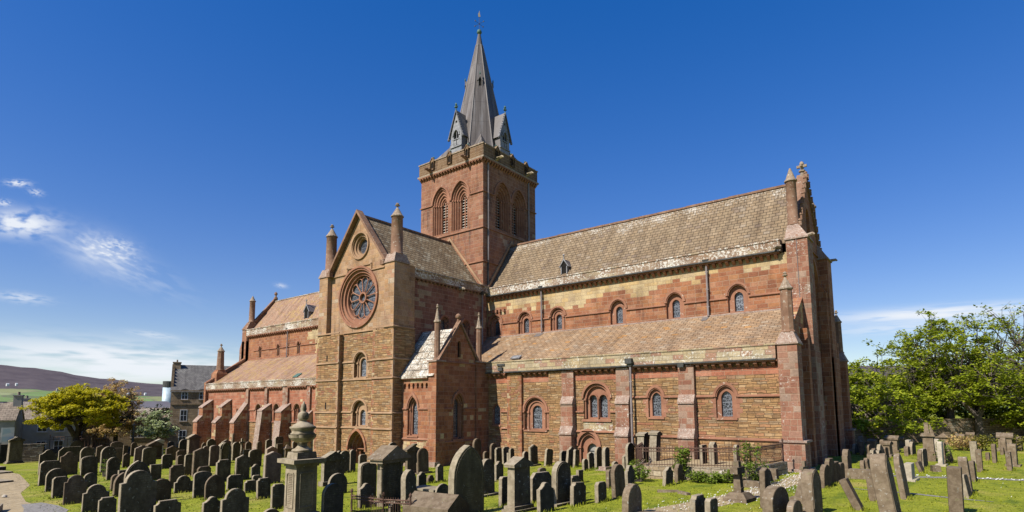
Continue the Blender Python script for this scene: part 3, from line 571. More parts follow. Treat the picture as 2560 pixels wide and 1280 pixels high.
# ---- nave
fN1 = fS(-3.65); holes = []
for cx in (-35.32, -30.85, -26.22, -21.9, -17.4, -13.0, -8.6):
    holes.append(window(fN1, cx, 10.15, 11.35, .30, .20, 1.2, d1=.12, d2=.14, shafts=False))
mb = MB(); mb.panel(fN1, [(-38.5, 9.0), (-4.0, 9.0), (-4.0, 13.25), (-38.5, 13.25)], holes, 0, .13); mb.build('clerestory_wall', 'clerenave', CH); mb = MB(); mb.panel(fN(3.65), [(-38.5, 9.0), (-4.0, 9.0), (-4.0, 14.1), (-38.5, 14.1)]); mb.build('clerestory_wall', 'clerenave', CH)
string(fN1, [(-37.0, -35.65, 11.2)]+[(a, b, 11.2) for a, b in ((-34.95, -31.2), (-30.5, -26.6), (-25.85, -22.3), (-21.5, -17.8), (-17.0, -13.4), (-12.6, -9.0))]+[(-38.4, -4, 9.98)])
corbels(fN1, -38.4, -4.2, 13.2, 'dress', .5, .34, .22, .3)
mb = MB(); mb.box(-38.6, -4.1, -4.0, -3.35, 13.3, 14.05); mb.box(-38.6, -4.1, -4.06, -3.3, 14.052, 14.18); mb.build('parapet', 'parlich', CH)
mb = MB()
for sg in (-1, 1): mb.add([(-38.55, sg*3.42, 14.0), (-3.9, sg*3.42, 14.0), (-3.9, 0, 18.6), (-38.55, 0, 18.6)], [(0, 1, 2, 3)])
rn = mb.build('roof', 'roofn', CH); mb = MB(); mb.box(-38.4, -4, -.12, .12, 18.55, 18.68); mb.build('ridge', 'parlich', rn)
lucarne(-25.8, -3.05, 14.55, 1.5, ln=1.1)
pipe(-28.5, -3.85, 9.75, 13.2)
fN2 = fS(YA); holes = []
for cx in (-25.95, -22.1, -18.05, -13.9, -9.5):
    holes.append(window(fN2, cx, 2.15, 3.42, .62, .30, 1., d1=.28, d2=.2, stone='dress'))
for cx in (-35.62, -30.95): holes.append(window(fN2, cx, 2.2, 3.4, .15, .12, 1., d1=.12, d2=.12, hood=False, shafts=False, glass='black'))
mb = MB(); mb.panel(fN2, [(-38.6, -2.9), (-4.4, -2.9), (-4.4, 5.9), (-38.6, 5.9)], holes, 0, .28); mb.build('aisle_wall', 'naveaisle', CH); mb = MB(); mb.panel(fN(8.53), [(-38.6, -2.9), (-4.4, -2.9), (-4.4, 6.6), (-38.6, 6.6)]); mb.build('aisle_wall', 'naveaisle', CH)
mb = MB(); mb.fbox(fN2, -28.0, -16.1, -2.9, 2.0, -.012, .0); mb.build('rubble_footing', 'rubble', CH)
string(fN2, [(a, b, 2.06) for a, b in ((-37, -33.3), (-32.2, -29.1), (-28, -24.1), (-23.1, -20.4), (-19.2, -16.3))]+[(a, b, 3.36) for a, b in ((-28.0, -26.75), (-25.15, -24.5), (-23.85, -22.95), (-21.25, -20.7), (-19.6, -18.95), (-17.2, -16.05))])
for a0, a1 in ((-38.5, -28.65), (-28.0, -24.45), (-23.85, -20.7), (-19.6, -16.05), (-15.4, -5)): corbels(fN2, a0, a1, 5.82, 'dress', .5, .32, .22, .28)
mb = MB(); mb.box(-38.75, -4.4, YA-.34, YA+.3, 5.92, 6.55); mb.box(-38.75, -4.4, YA-.39, YA+.4, 6.552, 6.7); mb.build('parapet', 'parlich', CH)
mb = MB()
for sg in (-1, 1): mb.add([(-38.7, sg*8.45, 6.6), (-4.1, sg*8.45, 6.6), (-4.1, sg*3.66, 9.95), (-38.7, sg*3.66, 9.95)], [(0, 1, 2, 3)])
rna = mb.build('aisle_roof', 'roofn', CH)
mb = MB(); mb.prism([(-19.9, -8.1, 6.86), (-19.0, -8.1, 6.86), (-19.0, -7.5, 7.28), (-19.9, -7.5, 7.28)], (0, -.04, .08)); mb.build('skylight', 'copper', rna)
for a0, a1 in ((-28.62, -28.05), (-24.42, -23.88), (-20.68, -19.66), (-16.02, -15.45)): buttress(a0, a1, [(.22, 5.86, 5.86)], 'redpink', zb=-2.9, name='pilaster')
def slopebutt(a0, a1, pts, mat='redlich'):
    """pts: profile (projection, z) from the top at the wall down to the foot"""
    prof = [(0, pts[0][1])]+list(pts)+[(pts[-1][0], -2.9), (0, -2.9)]
    mb = MB(); mb.prism([(a0, YA-p+.02, z) for p, z in prof], (a1-a0, 0, 0)); b = mb.build('buttress', mat, CH)
    for (p0, z0), (p1, z1) in zip(pts, pts[1:]):
        if p1-p0 > .15: w = MB(); w.prism([(a0-.04, YA-p0, z0+.02), (a0-.04, YA-p1-.05, z1+.01), (a0-.04, YA-p1-.05, z1+.12), (a0-.04, YA-p0, z0+.14)], (a1-a0+.08, 0, 0)); w.build('weathering', 'dressw', b)
slopebutt(-38.2, -37.1, [(.05, 4.5), (1.25, 3.6), (1.25, 2.55), (1.85, 1.85)]); slopebutt(-33.3, -32.3, [(.05, 4.5), (1.15, 3.62), (1.15, 2.5), (1.8, 1.8)])
slopebutt(-29.1, -28.1, [(.1, 4.2), (1.7, 1.85)]); slopebutt(-24.1, -23.15, [(.05, 3.95), (1.1, 3.2), (1.6, -2.2)]); slopebutt(-20.45, -19.25, [(.05, 3.95), (1.1, 3.1), (1.15, 2.1), (1.45, -2.)]); slopebutt(-16.3, -15.2, [(.05, 3.2), (1.0, 2.3), (1.4, -1.8)])
# nave west end
mb = MB(); mb.prism([(-39.0, -4.0, -2.9), (-39.0, 4.0, -2.9), (-39.0, 4.0, 13.9), (-39.0, 0, 19.0), (-39.0, -4.0, 13.9)], (.45, 0, 0)); mb.build('gable_wall', 'red', CH)
mb = MB()
for sg in (-1, 1):
    mb.prism([(-39.1, sg*8.9, -2.9), (-39.1, sg*3.9, -2.9), (-39.1, sg*3.9, 10.3), (-39.1, sg*8.9, 6.8)], (.5, 0, 0))
mb.build('aisle_gable', 'red', CH)
for sg in (-1, 1):
    y0, y1 = (-3.95, -2.55) if sg < 0 else (2.55, 3.95)
    mb = MB(); mb.box(-39.75, -38.45, y0, y1, -2.9, 14.2); mb.box(-40.3, -38.45, y0, y1, -2.9, 11.6); mb.frus((-40.3, -38.45, y0, y1), 11.6, (-39.75, -38.45, y0, y1), 12.6); mb.build('clasping_buttress', 'redpink', CH)
    skirt(-39.75, -38.45, y0, y1, 14.3, 15.25, -39.2, -38.4, sg*3.2-.4, sg*3.2+.4, 'pinn')
    pinnacle(-38.8, sg*3.2, 15.25, 19.0, .38, 18.2, 'pinn', 12, fin=False, name='turret')
    mb = MB(); mb.box(-39.5, -38.0, sg*7.2-.7, sg*7.2+.7, 6.5, 8.0); mb.frus((-39.5, -38.0, sg*7.2-.7, sg*7.2+.7), 8.0, (-39.1, -38.2, sg*7.2-.45, sg*7.2+.45), 8.5); mb.build('pinnacle_base', 'red', CH)
    pinnacle(-38.65, sg*7.2, 8.5, 11.95, .46, 10.95, 'pinn', 8, rot=pi/8, r1=.38)
for sg in (-1, 1):
    mb = MB(); mb.prism([(-38.9, sg*3.9, 14.0), (-38.9, 0, 18.9), (-38.9, 0, 19.15), (-38.9, sg*4.1, 14.1)], (.45, 0, 0)); mb.build('gable_coping', 'pinn', CH); mb = MB(); mb.prism([(-38.9, sg*8.6, 6.7), (-38.9, sg*3.8, 10.05), (-38.9, sg*3.8, 10.3), (-38.9, sg*8.7, 6.9)], (.4, 0, 0)); mb.build('gable_coping', 'pinn', CH)
mb = MB(); mb.lathe(-38.5, 0, [(.3, 18.9), (.25, 19.2), (.12, 19.3), (.12, 19.5), (.24, 19.62), (.2, 19.85), (.05, 20.0)], 8); mb.build('finial', 'pinn', CH)

# ---- south transept
YT = -14.60; ft = fS(YT); holes = []
holes.append(window(ft, .52, 5.98, 7.18, .80, .36, 1., zi0=6.06, zis=7.15, d1=.28, d2=.16, stone='dressy', cxi=.52, quo=True))
holes.append(window(ft, .55, 2.2, 3.34, .88, .33, 1., zi0=2.28, zis=3.15, d1=.32, d2=.18, stone='dressy', cxi=.55, quo=True))
holes.append(circ(0.04, 12.43, 2.2, 48)); holes.append(circ(.13, 16.62, .95, 32)); holes.append(arch(.32, -1.4, .42, 1.05, 1.38))
low = [h for h in (holes[0], holes[1], holes[4])]; up = [holes[2], holes[3]]
mb = MB(); mb.panel(ft, [(-3.6, -1.8), (3.8, -1.8), (3.8, 9.62), (-3.6, 9.62)], low, 0, .3); mb.build('transept_wall', 'rubble', CH)
mb = MB(); mb.panel(ft, [(-3.7, 9.62), (3.8, 9.62), (3.8, 14.3), (3.45, 14.6), (0, 19.2), (-3.45, 14.6), (-3.7, 14.3)], up, 0, .45); mb.build('gable_wall', 'transept', CH)
# rose window
mb = MB(); c = (.04, 12.43)
mb.band(ft, circ(*c, 2.5, 48), circ(*c, 2.34, 48), -.14, .02, True); mb.band(ft, circ(*c, 2.34, 48), circ(*c, 2.2, 48), -.05, .05, True)
mb.band(ft, circ(*c, 2.2, 48), circ(*c, 1.98, 48), .12, .46, True); mb.band(ft, circ(*c, 1.98, 48), circ(*c, 1.78, 48), .3, .62, True)
rw = mb.build('rose_window', 'dress', CH)
mb = MB(); dd0, dd1 = .42, .58
mb.band(ft, circ(*c, .46, 24), circ(*c, .34, 24), dd0-.04, dd1, True)
for k in range(12):
    a = 2*pi*k/12+.13; 
    p0 = (c[0]+.44*cos(a), c[1]+.44*sin(a)); p1 = (c[0]+1.36*cos(a), c[1]+1.36*sin(a))
    mb.tube([ft(*p0, .48), ft(*p1, .48)], .05, 6)
    b0 = a+pi/12
    for sgn in (-1, 1):
        q = [p for p in [(c[0]+rr*cos(b0+sgn*th), c[1]+rr*sin(b0+sgn*th)) for rr, th in ((1.34, pi/12), (1.52, pi/13.5), (1.64, pi/22), (1.7, 0))]]
        mb.tube([ft(*p, .48) for p in q], .05, 6)
    mb.tube([ft(c[0]+1.68*cos(b0), c[1]+1.68*sin(b0), .5), ft(c[0]+1.82*cos(b0), c[1]+1.82*sin(b0), .5)], .045, 6)
mb.build('tracery', M['dressy'] if 0 else 'dress', rw)
mb = MB(); mb.panel(ft, circ(*c, 1.82, 48), (), .6); mb.build('pane', 'glass', rw)
mb = MB(); c = (.13, 16.62)
mb.band(ft, circ(*c, 1.14, 32), circ(*c, 1.02, 32), -.12, .02, True); mb.band(ft, circ(*c, 1.02, 32), circ(*c, .95, 32), -.04, .05, True); mb.band(ft, circ(*c, .95, 32), circ(*c, .78, 32), .1, .46, True); mb.band(ft, circ(*c, .78, 32), circ(*c, .62, 32), .26, .6, True)
ow = mb.build('round_window', 'dressy', CH); mb = MB(); mb.panel(ft, circ(*c, .64, 32), (), .5); mb.build('pane', 'glass', ow)
# doorway under a pointed, gabled arch
mb = MB()
for i, (hw, d) in enumerate(((1.05, .3), (.9, .55), (.75, .8))):
    mb.panel(ft, arch(.32, -1.6, .42, hw, 1.38), [arch(.32, -1.6, .42, hw-.15, 1.38)], d, .25)
mb.band(ft, arcpts(.32, .42, 1.22, 1.38), arcpts(.32, .42, 1.053, 1.38), -.12, .02)
for a in (-.66, -.5, 1.14, 1.30): mb.tube([ft(a, -1.6, .18 if abs(a-.32) > .9 else .42), ft(a, .3, .18 if abs(a-.32) > .9 else .42)], .06, 8)
for a in (-.66, 1.30): mb.fbox(ft, a-.14, a+.14, .28, .42, .02, .4)
mb.fbox(ft, -.75, 1.4, .40, .46, .6, .8)
dw = mb.build('doorway', M['red'] if 0 else 'red', CH)
mb = MB(); mb.panel(ft, arch(.32, -1.6, .42, .62, 1.38), (), 1.02); mb.build('door', 'black', dw)
# clasping corner buttresses
for x0, x1, yb in ((-4.84, -1.78, -13.2), (2.46, 4.84, -12.9)):
    mb = MB(); mb.box(x0, x1, -15.0, yb, -1.8, 9.5); cb = mb.build('clasping_buttress', 'rubble', CH)
    for a0, a1, s_ in ((x0-.006, x0+.12, 1), (x1-.12, x1+.006, -1)):
        q = MB(); z = -1.7; i = 0
        while z < 9.2: q.box(a0 if s_ > 0 else a0-.16*(i % 2), a1+.16*(i % 2) if s_ > 0 else a1, -15.006, -14.85, z, min(z+.36, 9.48)); z += .37; i += 1
        q.build('quoin', 'redlich' if s_ > 0 else 'transept', cb)
for x0, x1, yb in ((-4.80, -3.62, -13.3), (3.70, 4.80, -12.95)): mb = MB(); mb.box(x0, x1, -15.0, yb, 9.5, 14.5); mb.build('clasping_buttress', 'transept', CH)
segs = []
for z in (9.66, 7.24, 5.84, 3.26, 2.09): segs += [(-4.9, -1.74, z), (2.42, 4.9, z)]
o = string(fS(-15.0), segs, 'dressy', .13, .09)
string(ft, [(-1.75, 2.42, 9.62), (-1.75, -.42, 7.25), (1.46, 2.42, 7.25), (-1.75, 2.42, 5.84), (-1.75, -.45, 3.3), (1.55, 2.42, 3.3), (-1.75, 2.42, 2.1), (-3.6, -1.45, 14.5), (1.6, 3.7, 14.42), (-1.5, 1.65, 14.93)], 'dressy', .13, .09)
mb = MB(); mb.fbox(ft, -1.5, -1.38, 14.45, 14.99, -.09, .01); mb.fbox(ft, 1.56, 1.68, 14.37, 14.99, -.09, .01); mb.build('string_course', 'dressy', CH)
string(fE(4.84), [(-15.06, -12.95, z) for z in (9.64, 7.24, 5.84, 3.26)], 'dressy', .13, .09)
mb = MB()
for z0, z1 in ((7.4, 7.92), (3.5, 4.08)): mb.panel(fS(-15.004), arch(-3.38, z0, z1-.09, .09), ())
mb.build('slit', 'black', CH)
for x0, x1 in ((-4.80, -3.62), (3.70, 4.80)):
    cx = (x0+x1)/2
    skirt(x0, x1, -15.0, -13.6, 14.62, 15.25, cx-.5, cx+.5, -14.85, -13.8)
    pinnacle(cx, -14.34, 15.2, 19.3, .50 if 0 else .46, 18.2, 'pinn', 14, capr=1.16)
# gable coping
mb = MB()
for sg in (-1, 1):
    mb.prism([(sg*3.7, -15.0, 14.55), (0, -15.0, 19.3), (0, -15.0, 19.58), (sg*3.95, -15.0, 14.55)], (0, .6, 0)); 
cp = mb.build('gable_coping', 'pinn', CH)
mb = MB()
for sg in (-1, 1): mb.box(sg*3.45-.22, sg*3.45+.22, -15.12, -14.8, 14.45, 14.85)
mb.build('kneeler', 'pinn', cp)
# east and west transept walls, roof
fT = fE(4.42); holes = []
for y_ in (-9.3, -6.75): holes.append(window(fT, y_, 9.4, 10.55, .5, .26, 1., d1=.2, d2=.15, stone='dress'))
mb = MB(); mb.panel(fT, [(-13.2, -1.6), (-4.0, -1.6), (-4.0, 13.6), (-13.2, 13.6)], holes, 0, .2); mb.build('transept_wall', 'transE', CH); mb = MB(); mb.panel(fW(-4.42), [(-13.4, -1.6), (-4.0, -1.6), (-4.0, 14.3), (-13.4, 14.3)]); mb.build('transept_wall', 'transE', CH)
mb = MB(); mb.box(4.2, 4.62, -12.95, -4.0, 13.75, 14.3); mb.box(4.15, 4.70, -12.95, -4.0, 14.302, 14.42); mb.build('parapet', 'parlich', CH)
corbels(fT, -12.9, -5.0, 13.66, 'pinn', .42, .2, .16, .14)
mb = MB()
for sg in (-1, 1): mb.add([(sg*4.0, -14.6, 14.15), (sg*4.0, -4.0, 14.15), (0, -4.0, 19.19), (0, -14.6, 19.19)], [(0, 1, 2, 3)])
rt = mb.build('roof', 'roofgt', CH); mb = MB(); mb.box(-.12, .12, -14.4, -4.1, 19.12, 19.27); mb.build('ridge', 'pinn', rt)
mb = MB(); mb.prism([(4.9, -13.1, 13.0), (4.9, -12.7, 13.0), (4.9, -12.7, 14.0), (4.9, -13.1, 14.0)], (.02, 0, 0)); 
pipe(4.6, -4.75, 9.0, 13.5, 'pipe')
mb = MB(); mb.tube([(4.5, -7.6, 13.62), (5.0, -7.6, 13.6), (5.15, -7.6, 13.5)], [.14, .12, .05], 6); mb.build('gargoyle', 'pinnc', CH)
# north transept (mostly hidden)
mb = MB(); mb.box(-4.6, 4.6, 4.0, 15.0, -1.6, 14.3); mb.prism([(-4.6, 4.0, 14.3), (0, 4.0, 19.2), (4.6, 4.0, 14.3)], (0, 11, 0)); mb.build('transept_wall', 'transE', CH)

# ---- chapel in the angle
fk = fS(-14.1); holes = [window(fk, 6.05, 1.62, 3.55, .55, .29, 1.75, zi0=1.7, zis=3.5, ki=2.2, d1=.24, d2=.16)]
for k in range(6): holes.append([(5.16+k*.46+a*.13, 5.16+b*.24) for a, b in ((0, -1), (.75, -.6), (.75, -.15), (1, .15), (.85, .6), (.4, .95), (-.4, .95), (-.85, .6), (-1, .15), (-.75, -.15), (-.75, -.6))])
mb = MB(); mb.panel(fk, [(4.4, -1.6), (7.8, -1.6), (7.8, 5.9), (4.4, 5.9)], holes, 0, .25); mb.panel(fk, [(4.9, 4.85), (7.75, 4.85), (7.75, 5.5), (4.9, 5.5)], (), .25); mb.build('chapel_wall', 'chapel', CH)
fke = fE(8.4); holes = [window(fke, -11.8, 1.35, 3.9, .56, .27, 1.4, zi0=1.45, zis=3.85, ki=1.6, d1=.24, d2=.16)]
holes.append(arch(-11.75, 7.3, 8.3, .17, 1.4))
mb = MB(); mb.panel(fke, [(-14.05, -1.6), (-9.3, -1.6), (-9.3, 6.95), (-9.75, 6.95), (-11.7, 9.8), (-13.65, 6.95), (-14.05, 6.95)], holes, 0, .24); mb.panel(fke, arch(-11.75, 7.3, 8.3, .17, 1.4), (), .23); mb.build('chapel_gable', 'chapel', CH)
mb = MB(); mb.panel(fke, arch(-11.75, 7.3, 8.3, .17, 1.4), (), .2); mb.build('opening', 'black', CH)
mb = MB(); mb.box(7.72, 8.52, -14.2, -13.4, -1.6, 6.86); mb.box(7.66, 8.6, -14.28, -13.39, -1.6, 1.3); mb.build('clasping_buttress', 'chapel', CH); mb = MB(); mb.box(7.6, 8.52, -9.95, -8.5, -1.6, 7.02); mb.build('clasping_buttress', 'chapel', CH)
mb = MB(); mb.box(7.66, 8.6, -14.28, -13.3, 6.862, 6.98); mb.build('string_course', 'dressw', CH); mb = MB(); mb.box(7.55, 8.6, -10.0, -8.5, 7.022, 7.12); mb.build('string_course', 'dressw', CH)
string(fk, [(4.9, 5.45, 3.56), (6.65, 7.72, 3.56), (4.9, 7.72, 1.4)], 'dress', .13, .09); string(fke, [(-13.4, -12.4, 3.55), (-11.15, -9.95, 3.55), (-13.4, -9.95, 1.2), (-13.4, -9.95, 6.9)], 'dress', .13, .08)
mb = MB(); mb.box(4.5, 8.7, -14.45, -13.95, -1.6, -.1); mb.build('plinth', 'dressw', CH)
mb = MB(); mb.add([(4.4, -14.32, 5.86), (8.3, -14.32, 5.86), (8.3, -11.7, 9.5), (4.4, -11.7, 9.5)], [(0, 1, 2, 3)]); mb.add([(4.4, -9.1, 5.86), (8.3, -9.1, 5.86), (8.3, -11.7, 9.5), (4.4, -11.7, 9.5)], [(0, 1, 2, 3)])
mb.add([(4.4, -14.32, 5.86), (7.72, -14.32, 5.86), (7.72, -14.32, 5.74), (4.4, -14.32, 5.74)], [(0, 1, 2, 3)]); rk = mb.build('chapel_roof', 'roofw', CH)
mb = MB(); mb.box(4.4, 7.72, -14.3, -14.08, 5.7, 5.745); mb.build('eaves', 'dress', rk)
mb = MB()
for y1 in (-13.75, -9.65): mb.prism([(8.1, y1, 6.95), (8.1, -11.7, 9.82), (8.1, -11.7, 10.05), (8.1, y1+(-.2 if y1 < -12 else .2), 7.0)], (.42, 0, 0))
cp = mb.build('gable_coping', 'pinn', CH); mb = MB(); mb.lathe(8.25, -11.7, [(.12, 9.9), (.09, 10.2), (.2, 10.28), (.22, 10.42), (.12, 10.56), (.03, 10.6)], 8); mb.build('finial', 'pinn', cp)
pinnacle(8.05, -13.68, 6.98, 11.05, .235, 9.75, 'pinn', 8, rot=pi/8, capr=1.25); pinnacle(8.05, -9.15, 7.1, 11.0, .235, 9.75, 'pinn', 8, rot=pi/8, capr=1.25)

# ---- crossing tower
def tower_face(fr, hh=4.13):
    holes = []; cs = (-1.3, 1.28)
    for c in cs: holes.append(arch(c, 20.32, 23.42, 1.14, 1.45, 20))
    mb = MB(); mb.panel(fr, [(-hh, 9.0), (hh, 9.0), (hh, 26.5), (-hh, 26.5)], holes, 0, .16); mb.build('tower_wall', 'tower', CH)
    for c in cs:
        mb = MB(); hw = 1.14; d = .16
        for i in range(4):
            h2 = hw-.19; mb.panel(fr, arch(c, 20.32, 23.42, hw, 1.45, 20), [arch(c, 20.32, 23.42, h2, 1.45, 20)], d, .14)
            if i < 4:
                for sg in (-1, 1): mb.tube([fr(c+sg*(h2+.09), 20.34, d-.04), fr(c+sg*(h2+.09), 23.3, d-.04)], .06, 6); mb.fbox(fr, c+sg*(h2+.09)-.09, c+sg*(h2+.09)+.09, 23.28, 23.42, d-.13, d+.02)
                mb.band(fr, arcpts(c, 23.42, hw-.03, 1.45, 20), arcpts(c, 23.42, hw-.14, 1.45, 20), d-.07, d+.02)
            hw = h2; d += .14
        mb.band(fr, arcpts(c, 23.42, 1.3, 1.42, 20), arcpts(c, 23.42, 1.145, 1.45, 20), -.09, .02)
        mb.band(fr, arcpts(c, 23.42, hw, 1.45), arcpts(c, 23.42, hw-.07, 1.45), d-.1, d+.1); mb.fbox(fr, c-.05, c+.05, 20.32, 23.7, d-.06, d+.08)
        mb.tube([fr(c, 23.5, d), fr(c-hw*.55, 23.95, d)], .04, 5); mb.tube([fr(c, 23.5, d), fr(c+hw*.55, 23.95, d)], .04, 5); mb.fbox(fr, c-hw, c+hw, 22.0, 22.08, d-.04, d+.06)
        w = mb.build('belfry_window', 'dress', CH)
        l = MB(); z = 20.4
        while z < 23.7:
            p = [fr(c-hw, z, d-.02), fr(c-hw, z+.05, d-.02), fr(c-hw, z+.2, d+.2), fr(c-hw, z+.15, d+.2)]
            l.prism(p, Vector(fr(c+hw, 0, 0))-Vector(fr(c-hw, 0, 0))); z += .27
        l.build('louvre', 'louvre', w)
        b = MB(); b.panel(fr, arch(c, 20.32, 23.42, hw, 1.45), (), d+.28); b.build('opening', 'black', w)
    string(fr, [(-4.2, -2.55, 23.48), (2.55, 4.2, 23.48), (-4.22, 4.22, 20.05), (-4.2, 4.2, 16.85), (-.15, .1, 23.48)], 'dress', .16, .11)
    corbels(fr, -4.28, 4.28, 26.5, 'dress', .36, .34, .19, .24, top=.1)
for fr in (fS(-4.13), fE(4.13)): tower_face(fr)
mb = MB(); mb.panel(fN(4.13), [(-4.13, 9), (4.13, 9), (4.13, 26.5), (-4.13, 26.5)]); mb.panel(fW(-4.13), [(-4.13, 9), (4.13, 9), (4.13, 26.5), (-4.13, 26.5)]); mb.build('tower_wall', 'tower', CH)
mb = MB(); hp = 4.3
for a in (((-hp, hp, -hp, -hp+.45)), ((-hp, hp, hp-.45, hp)), ((-hp, -hp+.45, -hp+.45, hp-.45)), ((hp-.45, hp, -hp+.45, hp-.45))): mb.box(*a, 26.72, 27.92)
mb.box(-4.05, 4.05, -4.05, 4.05, 26.5, 26.9)
pp = mb.build('tower_parapet', 'towpar', CH)
mb = MB()
for a in ((-4.42, 4.42, -4.42, -4.05), (-4.42, 4.42, 4.05, 4.42), (-4.42, -4.05, -4.05, 4.05), (4.05, 4.42, -4.05, 4.05)): mb.box(*a, 26.6, 26.76); mb.box(a[0]+.06, a[1]-.06, a[2]+.06, a[3]-.06, 27.922, 28.04)
mb.build('cornice', 'dressw' if 0 else 'pinnc', pp)
for fr in (fS(-4.3), fE(4.3)):
    for c in (-2.35, 0, 2.3):
        mb = MB(); mb.panel(fr, [(c-.3, 27.05), (c+.3, 27.05), (c+.3, 27.95), (c, 28.3), (c-.3, 27.95)], [arch(c, 27.2, 27.7, .15, 1.4)], -.1, .25)
        mb.band(fr, [(c+.36, 27.9), (c, 28.36), (c-.36, 27.9)], [(c+.28, 27.9), (c, 28.24), (c-.28, 27.9)], -.16, .2)
        mb.fbox(fr, c-.3, c-.18, 27.05, 27.9, -.1, .0); mb.fbox(fr, c+.18, c+.3, 27.05, 27.9, -.1, .0)
        k = mb.build('niche', 'towpar', pp); b = MB(); b.panel(fr, arch(c, 27.2, 27.7, .15, 1.4), (), .0-.004); b.build('niche_opening', 'black', pp)
        b = MB(); p = fr(c, 0, .1); b.lathe(p[0], p[1], [(.06, 28.3), (.12, 28.38), (.04, 28.5)], 6); b.build('finial', 'copper', pp)
    for c in (-2.5, 2.3):
        mb = MB(); mb.tube([fr(c, 26.85, .1), fr(c, 26.95, -.35), fr(c, 27.02, -.75), fr(c, 26.95, -.95)], [.17, .14, .15, .07], 6); mb.fbox(fr, c-.22, c+.22, 26.98, 27.04, -.55, -.2); mb.build('gargoyle', 'gold' if fr(0, 0, 0)[0] > 1 else 'pinn', pp)
for y_ in (-3.5, 2.85): pipe(4.22, y_, 17.0 if y_ < 0 else 19.2, 26.3, 'pipe', hop=False, r=.085)
mb = MB(); mb.tube([(4.2, -3.5, 17.0), (4.2, -3.5, 14.5)], .08, 8); mb.build('downpipe', 'gutter', CH)
# weathering lines of the roofs on the tower
mb = MB()
for sg in (-1, 1): mb.prism([(sg*4.2, -4.14, 14.3), (0, -4.14, 19.45), (0, -4.14, 19.75), (sg*4.4, -4.14, 14.3)], (0, -.14, 0)); mb.prism([(4.14, sg*3.6, 14.2), (4.14, 0, 19.3), (4.14, 0, 19.6), (4.14, sg*3.85, 14.2)], (.14, 0, 0))
mb.build('roof_flashing', 'dressy', CH)
# ---- spire
def octs(ap): return [(ap/cos(pi/8)*cos(pi/8+k*pi/4), ap/cos(pi/8)*sin(pi/8+k*pi/4)) for k in range(8)]
Z0, Z1 = 27.2, 41.55
def apo(z): return .35+(41.6-z)*.198
mb = MB()
for (za, zb) in ((Z0, 29.6), (29.6, 37.0), (37.0, Z1), (Z1, 43.1)):
    A = octs(apo(za) if za < 41.6 else .36); B = octs(apo(zb) if zb < 41.6 else .1)
    for k in range(8):
        j = (k+1) % 8; mb.add([(*A[k], za), (*A[j], za), (*B[j], zb), (*B[k], zb)], [(0, 1, 2, 3)])
for sx, sy in ((1, 1), (1, -1), (-1, 1), (-1, -1)):     # broaches over the corners
    h = 3.55; z = 28.2; top = 30.6; e = octs(apo(28.2)); A = (sx*h, sy*h, z); 
    P1 = (sx*apo(z), sy*apo(z)*.414, z); P2 = (sx*apo(z)*.414, sy*apo(z), z); T_ = (sx*apo(top)*.707, sy*apo(top)*.707, top)
    mb.add([A, P1, P2, T_], [(0, 1, 3), (0, 2, 3)])
sp = mb.build('spire', 'spire', CH)
mb = MB()
for k in range(8):
    e = lambda z: (apo(z)/cos(pi/8)*cos(pi/8+k*pi/4), apo(z)/cos(pi/8)*sin(pi/8+k*pi/4), z)
    mb.tube([e(27.5), e(41.5)], [.085, .05], 6)
mb.build('hip_roll', 'leadw' if 0 else 'lead', sp)
mb = MB(); mb.lathe(0, 0, [(.42, Z1-.08), (.42, Z1+.04), (.36, Z1+.06)], 8, pi/8); mb.build('collar', 'lead', sp)
mb = MB(); mb.lathe(0, 0, [(.16, 42.9), (.27, 43.05), (.27, 43.15), (.2, 43.35), (.08, 43.45)], 10); mb.build('ball', 'copper', sp, smooth=True)
